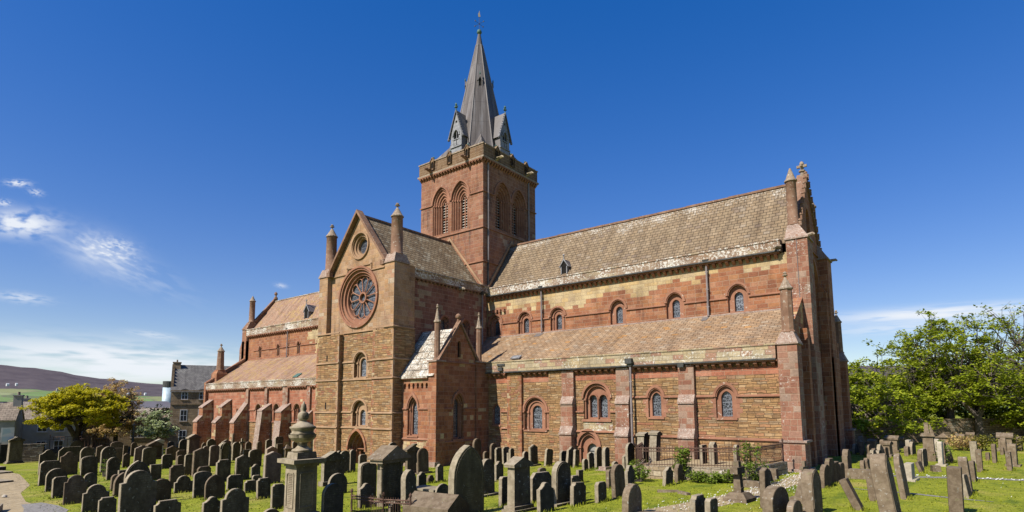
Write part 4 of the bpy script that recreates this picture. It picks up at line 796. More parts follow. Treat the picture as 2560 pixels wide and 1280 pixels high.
def big_luc(ang):
    ca, sa = cos(ang), sin(ang)
    def fr(s, z, d): x, y = 3.42-d, s; return (x*ca-y*sa, x*sa+y*ca, z)
    hw = .72
    mb = MB(); mb.panel(fr, [(-hw, 28.0), (hw, 28.0), (hw, 30.35), (0, 32.75), (-hw, 30.35)], [arch(0, 29.2, 30.3, .34, 1.7), circ(0, 31.75, .13, 8)], 0, .2)
    f = mb.build('lucarne', 'leadw', CH)
    mb = MB(); mb.panel(fr, arch(0, 29.2, 30.3, .34, 1.7), (), .18); mb.panel(fr, circ(0, 31.75, .13, 8), (), .18); mb.build('opening', 'black', f)
    mb = MB(); mb.band(fr, arcpts(0, 30.3, .50, 1.6), arcpts(0, 30.3, .345, 1.7), -.08, .1)
    for i in range(2): mb.fbox(fr, -.4+i*.44, -.04+i*.44, 29.35, 29.85, .04, .1)
    mb.fbox(fr, -hw-.05, hw+.05, 29.1, 29.22, -.1, .1); mb.fbox(fr, -.5, .5, 29.9, 29.98, -.02, .12); mb.fbox(fr, -.03, .03, 29.9, 30.9, .06, .12); mb.build('tracery', 'leadw', f)
    mb = MB()
    for sg in (-1, 1):
        mb.add([fr(sg*(hw+.18), 30.15, -.1), fr(0, 32.95, -.1), fr(0, 32.95, 2.2), fr(sg*(hw+.18), 30.15, 1.3)], [(0, 1, 2, 3)])
        mb.add([fr(sg*hw, 28.0, 0), fr(sg*hw, 30.35, 0), fr(sg*hw, 30.35, 1.4), fr(sg*hw, 28, .9)], [(0, 1, 2, 3)])
    mb.build('roof', 'lead', f)
    mb = MB()
    for sg in (-1, 1):
        mb.prism([fr(sg*(hw+.2), 30.1, -.14), fr(0, 32.8, -.14), fr(0, 33.0, -.14), fr(sg*(hw+.3), 30.15, -.14)], Vector(fr(0, 0, .06))-Vector(fr(0, 0, -.14)))
        for k in range(9):
            q = (k+.5)/9.5; p = fr(sg*(hw+.22)*(1-q), 30.25+2.7*q, -.05); mb.lathe(p[0], p[1], [(.04, p[2]), (.075, p[2]+.08), (.03, p[2]+.17)], 5)
        p = fr(sg*(hw+.25), 0, -.05); mb.lathe(p[0], p[1], [(.1, 29.95), (.15, 30.05), (.1, 30.15)], 6)
    mb.build('crocketed_verge', 'leadd', f)
    p = fr(0, 0, -.04); mb = MB(); mb.lathe(p[0], p[1], [(.07, 32.85), (.05, 33.15), (.17, 33.22), (.17, 33.32), (.05, 33.38), (.13, 33.5), (.04, 33.7)], 6)
    a = fr(-.22, 33.3, -.04); b = fr(.22, 33.3, -.04); mb.tube([a, b], .05, 5); mb.build('finial', 'copper', f)
for k in range(4): big_luc(k*pi/2)
def small_luc(ang):
    ca, sa = cos(ang), sin(ang); zb = 36.0; r0 = apo(36.0)-.12
    def fr(s, z, d): x, y = r0+.12-d, s; return (x*ca-y*sa, x*sa+y*ca, z)
    mb = MB(); hw = .2
    for sg in (-1, 1): mb.fbox(fr, sg*hw-.05, sg*hw+.05, zb, zb+.95, 0, .2)
    mb.band(fr, [(hw+.12, zb+.85), (0, zb+1.5), (-hw-.12, zb+.85)], [(hw, zb+.85), (0, zb+1.3), (-hw, zb+.85)], -.04, .5); f = mb.build('lucarne', 'lead', CH)
    mb = MB(); mb.panel(fr, [(-hw, zb), (hw, zb), (hw, zb+.85), (0, zb+1.3), (-hw, zb+.85)], (), .06); mb.build('opening', 'black', f)
    p = fr(0, 0, 0); mb = MB(); mb.lathe(p[0], p[1], [(.03, zb+1.45), (.09, zb+1.62), (.02, zb+1.85)], 5); mb.build('finial', 'copper', f)
for k in range(4): small_luc(pi/4+k*pi/2)
# weather vane
mb = MB(); mb.tube([(0, 0, 43.3), (0, 0, 45.0)], .022, 6); vn = mb.build('weathervane', 'gutter', CH)
mb = MB(); mb.tube([(-.62, 0, 44.1), (.62, 0, 44.1)], .018, 5); mb.tube([(0, -.62, 44.1), (0, .62, 44.1)], .018, 5)
for a in ((-.62, 0), (.62, 0), (0, -.62), (0, .62)): mb.box(a[0]-.045, a[0]+.045, a[1]-.045, a[1]+.045, 44.05, 44.15)
mb.build('compass_arm', 'gutter', vn)
mb = MB(); mb.prism([(x*.7, y*.7, z) for x, y, z in [(-.1, -.1, 44.85), (.12, .12, 44.9), (.06, .06, 45.25), (.02, .02, 45.6), (-.06, -.06, 45.35), (-.14, -.14, 45.2)]], (.03, -.03, 0)); mb.build('cockerel', 'gold', vn)

# ================================================================ ground, hills
def grassmat():
    m, t, b = newmat('mown_grass')
    ge = t.new('ShaderNodeNewGeometry'); v = ge.outputs['Position']
    n1 = t.noise(v, .35, 4.0, .6); n2 = t.noise(v, 2.2, 4.0, .65); n3 = t.noise(v, 14.0, 3.0, .7); n4 = t.noise(t.vmath('MULTIPLY', v, (1.0, .35, 1.0)), 1.1, 3.0)
    c = t.ramp(n2, [(.25, (.12,.15,.009)), (.5, (.20,.222,.014)), (.75, (.275,.285,.026))])
    c = t.mix(t.step(n1, .5, .72), c, (.30,.255,.065)); c = t.mix(t.math('MULTIPLY', t.step(n4, .52, .70), .75), c, (.085,.125,.010))
    c = t.mix(1.0, c, t.ramp(n3, [(.3, (.55,.6,.5)), (.7, (1.35,1.3,1.3))]), 'MULTIPLY')
    t.put(b.inputs['Base Color'], c); t.put(b.inputs['Normal'], t.bump(t.math('ADD', n3, t.math('MULTIPLY', n2, 1.5)), .9, .06)); return m
M['grass'] = grassmat()
M['path'] = plain('bare_earth_path', (.40,.30,.16), (.50,.40,.25), 6., bump=.5)
M['gravel'] = plain('grey_gravel', (.22,.20,.18), (.36,.34,.31), 14., bump=.8)
mb = MB(); nx, ny = 60, 60
def sp_(i, n, lo, hi, c, k): u = i/n*2-1; return c+(hi-lo)/2*(abs(u)**k)*(1 if u > 0 else -1)
GX = [sp_(i, nx, -7000, 7000, 0, 5) for i in range(nx+1)]; GY = [sp_(i, ny, -7000, 7000, -15, 5) for i in range(ny+1)]
GX = sorted(set(GX+[-50.0, 30.0]))
vs = [(x, y, gz(x, y)) for y in GY for x in GX]; w_ = len(GX)
mb.add(vs, [(j*w_+i, j*w_+i+1, (j+1)*w_+i+1, (j+1)*w_+i) for j in range(ny) for i in range(w_-1)])
g = mb.build('ground', 'grass', smooth=True); g['kind'] = 'structure'
def strip(name, pts, width, mat, dz=.006):
    mb = MB(); L = []; n = len(pts); rr = random.Random(len(pts))
    for i, (x, y) in enumerate(pts):
        a = Vector(pts[max(0, i-1)]); b = Vector(pts[min(n-1, i+1)]); d = (b-a).normalized(); q = Vector((-d.y, d.x))
        w = (width[i] if isinstance(width, list) else width)*rr.uniform(.85, 1.15)
        for sg in (-1, 1): x1, y1 = x+q.x*w*sg/2, y+q.y*w*sg/2; L.append((x1, y1, gz(x1, y1)+dz))
    mb.add(L, [(2*i, 2*i+1, 2*i+3, 2*i+2) for i in range(n-1)]); o = mb.build(name, mat); o['kind'] = 'structure'; return o
strip('path', [(-26, -31.0), (-20, -31.6), (-14, -32.6), (-8, -34.0), (-3, -35.3), (2, -36.3), (7, -37.0), (13, -38.2)], [1.2, 1.8, 2.4, 2.8, 3.0, 3.2, 3.4, 3.6], 'path')
strip('gravel_path', [(3.5, -34.9), (5.5, -35.0), (7.5, -35.3), (9.5, -36)], [.8, 1.3, 1.5, 1.6], 'gravel', .012)
strip('gravel_path', [(30.4, -7.6), (31.0, -9.8), (30.9, -12.5), (30.7, -16), (30.3, -19), (29.5, -22.5), (28.6, -25)], [.9, 1.0, 1.0, 1.1, 1.3, 1.4, 1.4], 'path', .008)
strip('path', [(33.5, -14.2), (35.5, -14.35), (36.2, -14.6), (37.0, -14.85), (38.0, -15.0)], [.1, .28, .3, .22, .05], 'gravel', .01)
strip('path', [(33.0, -8.3), (35.5, -8.0), (37.5, -7.0), (40, -6.5), (43, -6.2)], [.5, .55, .55, .55, .5], 'gravel', .01)
def hillmat():
    m, t, b = newmat('heather_and_fields')
    uv = t.new('ShaderNodeUVMap').outputs[0]; u, v, _ = t.sep(uv)
    n = t.noise(t.vmath('MULTIPLY', uv, (.5, 6.0, 1)), 1.0, 4.0); 
    vo = t.new('ShaderNodeTexVoronoi'); t.put(vo.inputs['Vector'], t.vmath('MULTIPLY', uv, (.28, 11.0, 1))); vo.inputs['Scale'].default_value = 1.0
    f = t.ramp(t.white(vo.outputs['Position']), pal([kk(q_, .8) for q_ in [(.16,.24,.075), (.20,.27,.10), (.24,.26,.11), (.17,.26,.085), (.13,.17,.07), (.27,.30,.14)]]), 'CONSTANT')
    ed = t.new('ShaderNodeTexVoronoi', feature='DISTANCE_TO_EDGE'); t.put(ed.inputs['Vector'], t.vmath('MULTIPLY', uv, (.28, 11.0, 1))); ed.inputs['Scale'].default_value = 1.0
    f = t.mix(t.math('MULTIPLY', t.math('SUBTRACT', 1.0, t.step(ed.outputs['Distance'], .02, .05)), .6), f, (.12,.11,.07))
    h = t.ramp(t.noise(t.vmath('MULTIPLY', uv, (.9, 14.0, 1)), 1.0, 5.0), [(.3, (.055,.041,.046)), (.7, (.095,.075,.075))])
    c = t.mix(t.step(t.math('ADD', v, t.math('MULTIPLY', t.math('SUBTRACT', n, .5), .10)), .43, .46), f, h)
    t.put(b.inputs['Base Color'], c); b.inputs['Roughness'].default_value = 1.0; return m
M['hill'] = hillmat()
def lerp_tab(tab, x):
    for (x0, y0), (x1, y1) in zip(tab, tab[1:]):
        if x0 <= x <= x1: return y0+(y1-y0)*(x-x0)/(x1-x0)
    return tab[0][1] if x < tab[0][0] else tab[-1][1]
RIDGE = [(-115, 2.2), (-100, 3.0), (-84, 3.28), (-80, 3.17), (-77.9, 3.02), (-74.1, 2.34), (-69.3, 1.86), (-62, 1.2), (-45, .9), (-25, 1.2), (-12, 2.6), (-7, 3.2), (0, 3.0), (8, 2.4), (25, 1.5)]
mb = MB(); NA, ND = 170, 16; vs = []; uvt = []
for i in range(NA+1):
    a = -115+140*i/NA; er = lerp_tab(RIDGE, a)+.03*sin(a*1.7)+.02*sin(a*4.1)
    for j in range(ND+1):
        s_ = j/ND; d = 420+2900*s_**1.2 if a < -20 else 260+1500*s_
        e_ = er*(-.25+1.25*s_**.9); z = 3.8+math.tan(radians(e_))*d
        vs.append((37.25+d*sin(radians(a)), -42.4+d*cos(radians(a)), z)); uvt.append((a, e_/er))
    vs.append((37.25+(d+900)*sin(radians(a)), -42.4+(d+900)*cos(radians(a)), -20)); uvt.append((a, 1.2))
KD = ND+2
mb.add(vs, [(i*KD+j, (i+1)*KD+j, (i+1)*KD+j+1, i*KD+j+1) for i in range(NA) for j in range(KD-1)])
hl = mb.build('hills', 'hill', smooth=True, uvs=None); uvl = hl.data.uv_layers[0].data
for lp in hl.data.loops: uvl[lp.index].uv = uvt[lp.vertex_index]
hl['kind'] = 'structure'

# ================================================================ gravestones
def gmat(name, c1, c2, lich, lcol=(.42,.41,.36), rough=.9, spec=.2, e1=(.30,.245,.165), e2=(.44,.37,.26)):
    c1, c2, lcol = kk(c1, .66), kk(c2, .66), kk(lcol, .6)
    m, t, b = newmat(name)
    tcn = t.new('ShaderNodeTexCoord'); oi = t.new('ShaderNodeObjectInfo'); ge = t.new('ShaderNodeNewGeometry')
    v = t.vmath('ADD', tcn.outputs['Object'], t.comb(t.math('MULTIPLY', oi.outputs['Random'], 91.0), t.math('MULTIPLY', oi.outputs['Random'], 47.0), 0.0))
    n1 = t.noise(v, 5.0, 5.0, .65); n2 = t.noise(t.vmath('MULTIPLY', v, (1, 1, .35)), 2.6, 3.0); n3 = t.noise(v, 26.0, 3.0, .6)
    c = t.mix(t.step(n1, .3, .7), c1, c2)
    c = t.mix(.6, c, t.ramp(n2, [(.3, (.55,.53,.5)), (.7, (1.4,1.38,1.3))]), 'MULTIPLY')
    c = t.mix(1.0, c, t.ramp(oi.outputs['Random'], [(0, (.72,.70,.66)), (.5, (1.05,1.0,.92)), (1, (1.25,1.24,1.2))]), 'MULTIPLY')
    # sunlit look painted in: sides and tops paler than the east and west faces
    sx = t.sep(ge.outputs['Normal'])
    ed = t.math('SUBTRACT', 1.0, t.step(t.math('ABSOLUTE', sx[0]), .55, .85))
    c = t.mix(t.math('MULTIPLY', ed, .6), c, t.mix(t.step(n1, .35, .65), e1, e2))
    # worn lines of cut lettering across the face
    ox, oy, oz = t.sep(tcn.outputs['Object'])
    rowf = t.math('FRACT', t.math('MULTIPLY', oz, 13.0)); rowi = t.math('FLOOR', t.math('MULTIPLY', oz, 13.0))
    ch = t.white(t.comb(t.math('FLOOR', t.math('MULTIPLY', oy, 34.0)), rowi, oi.outputs['Random'])); wd = t.math('ADD', .16, t.math('MULTIPLY', t.white(t.comb(rowi, oi.outputs['Random'], 2.0)), .2))
    ins = t.math('MULTIPLY', t.math('MULTIPLY', t.math('GREATER_THAN', rowf, .5), t.math('GREATER_THAN', ch, .38)), t.math('MULTIPLY', t.math('LESS_THAN', t.math('ABSOLUTE', oy), wd), t.math('MULTIPLY', t.step(oz, .35, .45), t.math('SUBTRACT', 1.0, ed))))
    c = t.mix(t.math('MULTIPLY', ins, t.math('MULTIPLY', t.step(n2, .45, .6), .2)), c, (.20,.18,.145))
    ln = t.noise(v, 8.0, 4.0, .62); lm = t.step(ln, .70-lich*.12, .74-lich*.12)
    c = t.mix(t.math('MULTIPLY', lm, .8), c, lcol)
    l2 = t.noise(v, 4.1, 4.0, .7); c = t.mix(t.math('MULTIPLY', t.step(l2, .60, .72), .35), c, (.16,.17,.07))
    t.put(b.inputs['Base Color'], c); b.inputs['Roughness'].default_value = rough; b.inputs['Specular IOR Level'].default_value = spec
    t.put(b.inputs['Normal'], t.bump(t.math('ADD', n1, t.math('MULTIPLY', n3, .5)), .45, .03)); return m
GS = dict(g=('dark_grey_flagstone', (.055,.045,.033), (.10,.084,.064), .55), b=('brown_sandstone', (.075,.052,.035), (.12,.087,.06), .3), o=('olive_sandstone', (.065,.055,.034), (.105,.09,.058), .3),
          p=('purple_granite', (.10,.068,.062), (.14,.098,.09), 0.), w=('white_marble', (.46,.44,.41), (.56,.54,.50), .1), k=('black_granite', (.035,.033,.03), (.06,.057,.053), .1),
          l=('lichened_sandstone', (.13,.098,.068), (.19,.148,.105), .7), r=('red_granite', (.34,.20,.17), (.42,.26,.22), 0.))
for k_, (nm, c1, c2, li) in GS.items(): M['g_'+k_] = gmat(nm, c1, c2, li, (.5,.47,.40) if k_ == 'l' else (.40,.39,.34), **(dict(e1=(.15,.11,.07), e2=(.24,.185,.125)) if k_ in 'bl' else {}))
STONES=[
(-38.41,-27.17,1.12,2.67,0.50,'cap','o',{'pl': 1},'olive brown gable-capped monument by the left boundary wall'),
(-39.89,-27.90,0.66,1.94,0.25,'square','k',{},'black square-topped headstone by the left boundary wall'),
(-16.79,-29.59,1.09,1.83,0.14,'ogee','o',{},'olive brown curve-shouldered headstone beside the bare left path'),
(-6.54,-31.89,1.05,1.44,0.14,'chamfer','g',{},'dark grey clipped-corner headstone beside the bare left path, left of its twin'),
(-14.38,-28.91,1.06,1.67,0.14,'ogee','b',{},'brown curve-shouldered headstone beside the bare left path'),
(-1.94,-32.67,0.93,1.21,0.14,'round','g',{'l': 1},'taller dark grey round-topped headstone beside the bare left path'),
(2.20,-33.52,0.63,1.02,0.14,'chamfer','g',{},'dark grey clipped-corner headstone beside the bare left path, right of its twin'),
(5.64,-33.85,0.83,1.26,0.14,'shoulder','b',{},'brown round-shouldered headstone beside the bare left path'),
(-1.12,-31.35,0.63,0.88,0.14,'round','g',{},'shorter dark grey round-topped headstone beside the bare left path'),
(9.76,-34.26,0.87,1.09,0.14,'shoulder','g',{'l': 1},'dark grey round-shouldered headstone in the front left rows, first of three from left'),
(11.14,-34.27,0.57,0.69,0.14,'concave','g',{'l': 1},'shorter dark grey notched-shoulder headstone in the front left rows'),
(15.93,-34.91,1.03,1.91,0.25,'shoulder','g',{'l': 1},'dark grey round-shouldered headstone in the front left rows, second of three from left'),
(7.68,-32.07,1.02,1.83,0.14,'gothic','g',{},'dark grey pointed-arch headstone in the front left rows'),
(4.64,-31.64,0.79,1.14,0.14,'gothic','b',{},'brown pointed-arch headstone in the front left rows'),
(1.44,-30.95,0.43,0.85,0.14,'round','b',{},'shorter brown round-topped headstone in the front left rows'),
(1.21,-30.52,0.46,1.04,0.14,'square','g',{},'taller dark grey square-topped headstone in the front left rows'),
(-20.92,-25.96,1.03,1.78,0.14,'round','o',{},'olive brown round-topped headstone beside the bare left path'),
(-11.33,-28.52,1.00,1.39,0.14,'segm','g',{},'dark grey low-arched headstone beside the bare left path'),
(-13.87,-26.61,1.04,1.92,0.14,'round','g',{},'dark grey round-topped headstone facing the town shops'),
(-6.08,-28.70,0.75,1.43,0.14,'round','g',{},'dark grey round-topped headstone in the front left rows'),
(-27.80,-21.73,1.06,1.95,0.14,'segm','b',{},'taller brown low-arched headstone facing the town shops'),
(-22.64,-23.26,0.67,1.49,0.14,'square','b',{},'brown square-topped headstone facing the town shops, left of its twin'),
(-28.13,-22.88,0.84,1.67,0.14,'gable','b',{},'brown gable-topped headstone facing the town shops, left of its twin'),
(-33.06,-23.88,2.16,1.53,0.14,'chamfer','o',{},'olive brown clipped-corner headstone by the left boundary wall'),
(-42.51,-20.97,1.31,1.98,0.14,'round','o',{},'olive brown round-topped headstone by the left boundary wall'),
(-46.71,-18.14,0.57,2.59,0.60,'pillar','b',{},'brown pillar monument by the left boundary wall'),
(-17.55,-24.22,0.53,1.18,0.14,'ogee','b',{},'brown curve-shouldered headstone facing the town shops'),
(-30.68,-20.01,0.42,1.48,0.14,'square','b',{},'brown square-topped headstone facing the town shops, right of its twin'),
(-36.63,-17.22,0.59,1.58,0.14,'round','b',{},'brown round-topped headstone facing the town shops'),
(-24.02,-20.90,1.12,1.55,0.14,'gable','p',{},'purplish gable-topped headstone facing the town shops'),
(-17.65,-22.48,1.08,1.57,0.14,'segm','o',{},'olive brown low-arched headstone facing the town shops'),
(-27.25,-18.49,1.32,1.86,0.40,'cap','b',{},'brown gable-capped monument facing the town shops'),
(-31.79,-16.36,0.72,1.95,0.40,'cap','w',{},'white marble gable-capped monument facing the town shops'),
(-12.20,-23.15,0.81,1.11,0.14,'chamfer','g',{},'dark grey clipped-corner headstone facing the town shops'),
(-2.66,-27.49,0.67,0.97,0.14,'square','g',{},'shorter dark grey square-topped headstone in the front left rows'),
(8.96,-31.55,0.76,1.01,0.14,'round','b',{},'taller brown round-topped headstone in the front left rows'),
(16.28,-34.12,0.78,0.90,0.14,'concave','g',{'l': 1},'taller dark grey notched-shoulder headstone in the front left rows'),
(3.55,-28.75,0.73,1.23,0.14,'concave','b',{},'brown notched-shoulder headstone in the front left rows'),
(6.18,-29.48,0.83,0.82,0.14,'shoulder','g',{},'dark grey round-shouldered headstone in the front left rows, third of three from left'),
(9.11,-29.86,0.78,1.19,0.14,'segm','g',{'l': 1},'dark grey low-arched headstone just left of the urn monument'),
(10.26,-29.81,0.83,1.09,0.14,'gothic','b',{},'brown pointed-arch headstone just left of the urn monument'),
(16.44,-32.77,0.61,0.85,0.14,'ogee','g',{},'dark grey curve-shouldered headstone just left of the urn monument'),
(17.53,-32.50,0.90,1.14,0.14,'shoulder','g',{'l': 2},'dark grey round-shouldered headstone just left of the urn monument'),
(7.89,-27.72,0.77,0.77,0.14,'chamfer','g',{},'taller dark grey clipped-corner headstone just left of the urn monument'),
(2.81,-25.89,0.84,1.27,0.14,'concave','g',{},'dark grey notched-shoulder headstone just left of the urn monument, first of four from left'),
(0.88,-26.12,0.78,0.84,0.14,'chamfer','b',{},'brown clipped-corner headstone just left of the urn monument'),
(-2.23,-25.00,0.95,1.84,0.25,'gable','b',{},'brown gable-topped headstone between the nave and urn monument'),
(-3.81,-25.06,0.57,1.42,0.14,'segm','o',{},'olive brown low-arched headstone between the nave and urn monument'),
(-14.11,-21.36,0.78,1.31,0.14,'concave','b',{},'brown notched-shoulder headstone facing the town shops'),
(-9.47,-23.23,0.57,1.11,0.14,'segm','b',{},'shorter brown low-arched headstone facing the town shops'),
(-34.19,-11.76,1.33,2.28,0.45,'cap','p',{},'purplish gable-capped monument under the nave buttresses'),
(-35.77,-12.33,1.01,1.70,0.14,'round','k',{},'taller black round-topped headstone facing the town shops'),
(-42.04,-11.19,0.79,1.38,0.14,'round','k',{},'shorter black round-topped headstone facing the town shops'),
(-23.49,-18.33,1.24,1.41,0.14,'gable','b',{},'brown gable-topped headstone facing the town shops, right of its twin'),
(-31.17,-11.14,1.01,1.70,0.14,'round','o',{},'shorter olive brown round-topped headstone under the nave buttresses'),
(-33.01,-11.17,0.57,1.28,0.14,'gothic','b',{},'brown pointed-arch headstone under the nave buttresses'),
(-25.11,-14.48,0.62,1.13,0.14,'round','p',{},'purplish round-topped headstone under the nave buttresses'),
(-10.86,-20.17,0.82,1.66,0.14,'segm','p',{},'purplish low-arched headstone between the nave and urn monument'),
(-12.70,-18.38,1.07,1.78,0.40,'arch','o',{},'olive brown arch-framed headstone between the nave and urn monument'),
(-28.07,-10.93,1.09,1.60,0.14,'gable','p',{},'purplish gable-topped headstone under the nave buttresses'),
(-15.55,-16.05,0.74,1.68,0.14,'round','o',{},'taller olive brown round-topped headstone under the nave buttresses'),
(-26.48,-10.98,0.40,2.36,0.30,'obelisk','l',{},'pale lichened obelisk gravestone under the nave buttresses'),
(-21.63,-12.40,0.57,1.82,0.20,'cross','g',{},'dark grey stepped cross gravestone under the nave buttresses'),
(-23.00,-11.01,0.67,1.41,0.14,'round','b',{},'brown round-topped headstone under the nave buttresses, left of its twin'),
(-15.37,-15.07,0.73,0.93,0.14,'square','g',{},'dark grey square-topped headstone under the nave buttresses'),
(-6.33,-19.12,1.09,1.33,0.14,'segm','g',{},'dark grey low-arched headstone between the nave and urn monument'),
(3.06,-24.90,0.88,1.49,0.14,'gable','g',{},'dark grey gable-topped headstone just left of the urn monument'),
(-20.75,-11.04,0.53,1.46,0.14,'round','b',{},'brown round-topped headstone under the nave buttresses, right of its twin'),
(-18.90,-11.03,0.66,1.68,0.14,'gable','o',{},'olive brown gable-topped headstone under the nave buttresses'),
(-17.07,-10.95,0.91,1.95,0.14,'chamfer','g',{},'dark grey clipped-corner headstone under the nave buttresses'),
(-13.27,-13.04,0.64,1.38,0.14,'square','b',{},'brown square-topped headstone under the nave buttresses'),
(-8.91,-16.30,1.04,1.36,0.25,'gable','r',{},'reddish gable-topped headstone under the nave buttresses'),
(6.80,-25.10,0.89,1.75,0.30,'gable','p',{},'purplish gable-topped headstone just left of the urn monument'),
(2.94,-23.97,0.56,0.86,0.14,'ogee','g',{},'dark grey curve-shouldered headstone between the nave and urn monument'),
(6.31,-25.74,0.45,0.50,0.14,'chamfer','g',{},'shorter dark grey clipped-corner headstone just left of the urn monument'),
(9.60,-27.80,0.57,0.58,0.14,'concave','g',{},'dark grey notched-shoulder headstone just left of the urn monument, second of four from left'),
(12.47,-28.69,0.58,0.91,0.14,'concave','g',{},'dark grey notched-shoulder headstone just left of the urn monument, third of four from left'),
(15.94,-30.01,0.51,0.96,0.14,'concave','g',{},'dark grey notched-shoulder headstone just left of the urn monument, fourth of four from left'),
(19.37,-32.23,0.61,0.58,0.14,'round','g',{},'dark grey round-topped headstone just left of the urn monument'),
(-12.95,-12.33,0.90,1.23,0.70,'pyramid','l',{},'pale lichened pyramid-capped monument under the nave buttresses'),
(-13.72,-11.18,0.64,1.50,0.14,'segm','g',{},'dark grey low-arched headstone under the nave buttresses'),
(-8.07,-11.41,0.76,2.15,0.60,'crossped','g',{},'dark grey cross-on-pedestal monument before the transept doorway'),
(10.93,-23.99,1.24,1.76,0.30,'cap','g',{},'dark grey gable-capped monument just right of the urn monument'),
(19.92,-30.27,0.76,1.20,0.20,'round','k',{},'taller black round-topped headstone just right of the urn monument'),
(14.28,-26.11,0.92,0.94,0.14,'round','k',{},'shorter black round-topped headstone just right of the urn monument'),
(5.72,-19.55,0.66,1.42,0.14,'round','g',{},'dark grey round-topped headstone before the transept doorway, second of four from left'),
(4.06,-18.77,0.40,1.34,0.14,'round','g',{},'dark grey round-topped headstone before the transept doorway, first of four from left'),
(5.45,-18.73,0.40,1.44,0.14,'round','g',{},'dark grey round-topped headstone before the transept doorway, third of four from left'),
(4.02,-16.80,0.68,0.96,0.14,'chamfer','g',{},'dark grey clipped-corner headstone before the transept doorway'),
(6.42,-16.22,0.65,1.78,0.14,'round','g',{},'dark grey round-topped headstone before the transept doorway, fourth of four from left'),
(16.84,-26.38,0.83,1.53,0.25,'segm','o',{},'olive brown low-arched headstone just right of the urn monument'),
(18.93,-28.07,0.61,0.92,0.14,'ogee','g',{},'taller dark grey curve-shouldered headstone just right of the urn monument'),
(10.86,-18.37,0.87,1.75,0.25,'cap','b',{},'brown gable-capped monument before the transept doorway'),
(11.15,-17.77,0.86,1.55,0.14,'round','b',{'pl': 1},'brown round-topped headstone before the transept doorway'),
(20.09,-26.85,0.56,1.37,0.30,'gothic','g',{'l': 1},'dark grey pointed-arch headstone just right of the urn monument'),
(16.68,-23.06,0.47,0.80,0.14,'ogee','k',{},'black curve-shouldered headstone just right of the urn monument'),
(15.31,-21.15,0.40,0.41,0.14,'shoulder','b',{},'brown round-shouldered headstone just right of the urn monument'),
(15.38,-20.53,0.42,0.93,0.14,'ogee','g',{},'shorter dark grey curve-shouldered headstone just right of the urn monument'),
(21.40,-28.77,0.42,0.46,0.14,'round','g',{'l': 1},'dark grey round-topped headstone just right of the urn monument'),
(23.62,-27.37,1.50,2.38,0.30,'gothic','o',{},'olive brown pointed-arch headstone on the lawn before the chapel'),
(20.04,-23.24,0.40,0.89,0.14,'square','k',{},'black square-topped headstone on the lawn before the chapel'),
(9.72,-11.17,0.79,1.81,0.14,'round','b',{'pl': 1},'brown round-topped headstone before the small chapel, first of three from left'),
(10.50,-11.07,0.45,0.90,0.14,'round','b',{},'brown round-topped headstone before the small chapel, second of three from left'),
(11.20,-11.09,0.58,1.47,0.14,'round','b',{},'brown round-topped headstone before the small chapel, third of three from left'),
(11.57,-10.94,0.63,1.16,0.14,'concave','g',{},'dark grey notched-shoulder headstone before the small chapel, first of three from left'),
(12.31,-11.01,0.63,1.23,0.14,'concave','g',{},'dark grey notched-shoulder headstone before the small chapel, second of three from left'),
(12.61,-10.90,0.63,0.82,0.14,'square','g',{},'dark grey square-topped headstone before the small chapel'),
(12.77,-11.00,0.40,1.12,0.14,'concave','g',{},'dark grey notched-shoulder headstone before the small chapel, third of three from left'),
(15.96,-18.46,0.47,0.78,0.14,'taper','b',{},'brown tapering headstone on the lawn before the chapel'),
(21.17,-23.39,0.68,1.55,0.25,'round','g',{'pl': 1},'dark grey round-topped headstone on the lawn before the chapel'),
(18.19,-19.02,0.58,1.03,0.14,'ogee','g',{},'dark grey curve-shouldered headstone on the lawn before the chapel'),
(20.27,-23.02,0.40,0.65,0.14,'square','g',{},'dark grey square-topped headstone on the lawn before the chapel'),
(23.52,-25.25,0.40,1.08,0.14,'chamfer','g',{},'dark grey clipped-corner headstone on the lawn before the chapel'),
(24.87,-25.96,0.87,1.90,0.35,'cap','g',{'pl': 1},'dark grey gable-capped monument on the lawn before the chapel'),
(14.04,-11.07,0.53,0.96,0.14,'round','p',{},"purplish round-topped headstone near the choir's side door"),
(14.64,-11.02,0.81,1.41,0.14,'gable','g',{'pl': 1},"taller dark grey gable-topped headstone near the choir's side door"),
(15.78,-10.97,0.68,1.13,0.14,'chamfer','o',{'ly': -0.13},"olive brown clipped-corner headstone near the choir's side door"),
(17.07,-10.99,0.87,1.02,0.14,'chamfer','k',{'ly': -0.08},"black clipped-corner headstone near the choir's side door"),
(17.56,-11.11,0.82,1.31,0.14,'ogee','g',{'ly': -0.2},"dark grey curve-shouldered headstone near the choir's side door"),
(17.87,-10.90,0.45,1.10,0.14,'chamfer','g',{'ly': -0.1},"dark grey clipped-corner headstone near the choir's side door"),
(24.06,-23.59,1.23,1.11,0.14,'chamfer','g',{'ly': 0.0},'taller dark grey clipped-corner headstone on the lawn below the side door'),
(19.78,-17.40,0.53,0.61,0.14,'segm','l',{},'pale lichened low-arched headstone on the lawn below the side door'),
(25.68,-25.59,0.73,1.01,0.14,'ogee','k',{},'black curve-shouldered headstone on the lawn below the side door'),
(25.32,-23.98,0.88,1.60,0.25,'round','g',{'l': 1, 'pl': 1},'dark grey round-topped headstone on the lawn below the side door'),
(24.40,-21.60,0.56,0.80,0.14,'concave','g',{},'dark grey notched-shoulder headstone on the lawn below the side door, left of its twin'),
(25.91,-23.81,0.79,0.83,0.14,'concave','g',{'ly': -0.1},'dark grey notched-shoulder headstone on the lawn below the side door, right of its twin'),
(22.39,-17.87,0.40,0.62,0.14,'square','g',{},'dark grey square-topped headstone on the lawn below the side door'),
(19.63,-12.70,0.40,0.71,0.14,'round','o',{},"olive brown round-topped headstone near the choir's side door"),
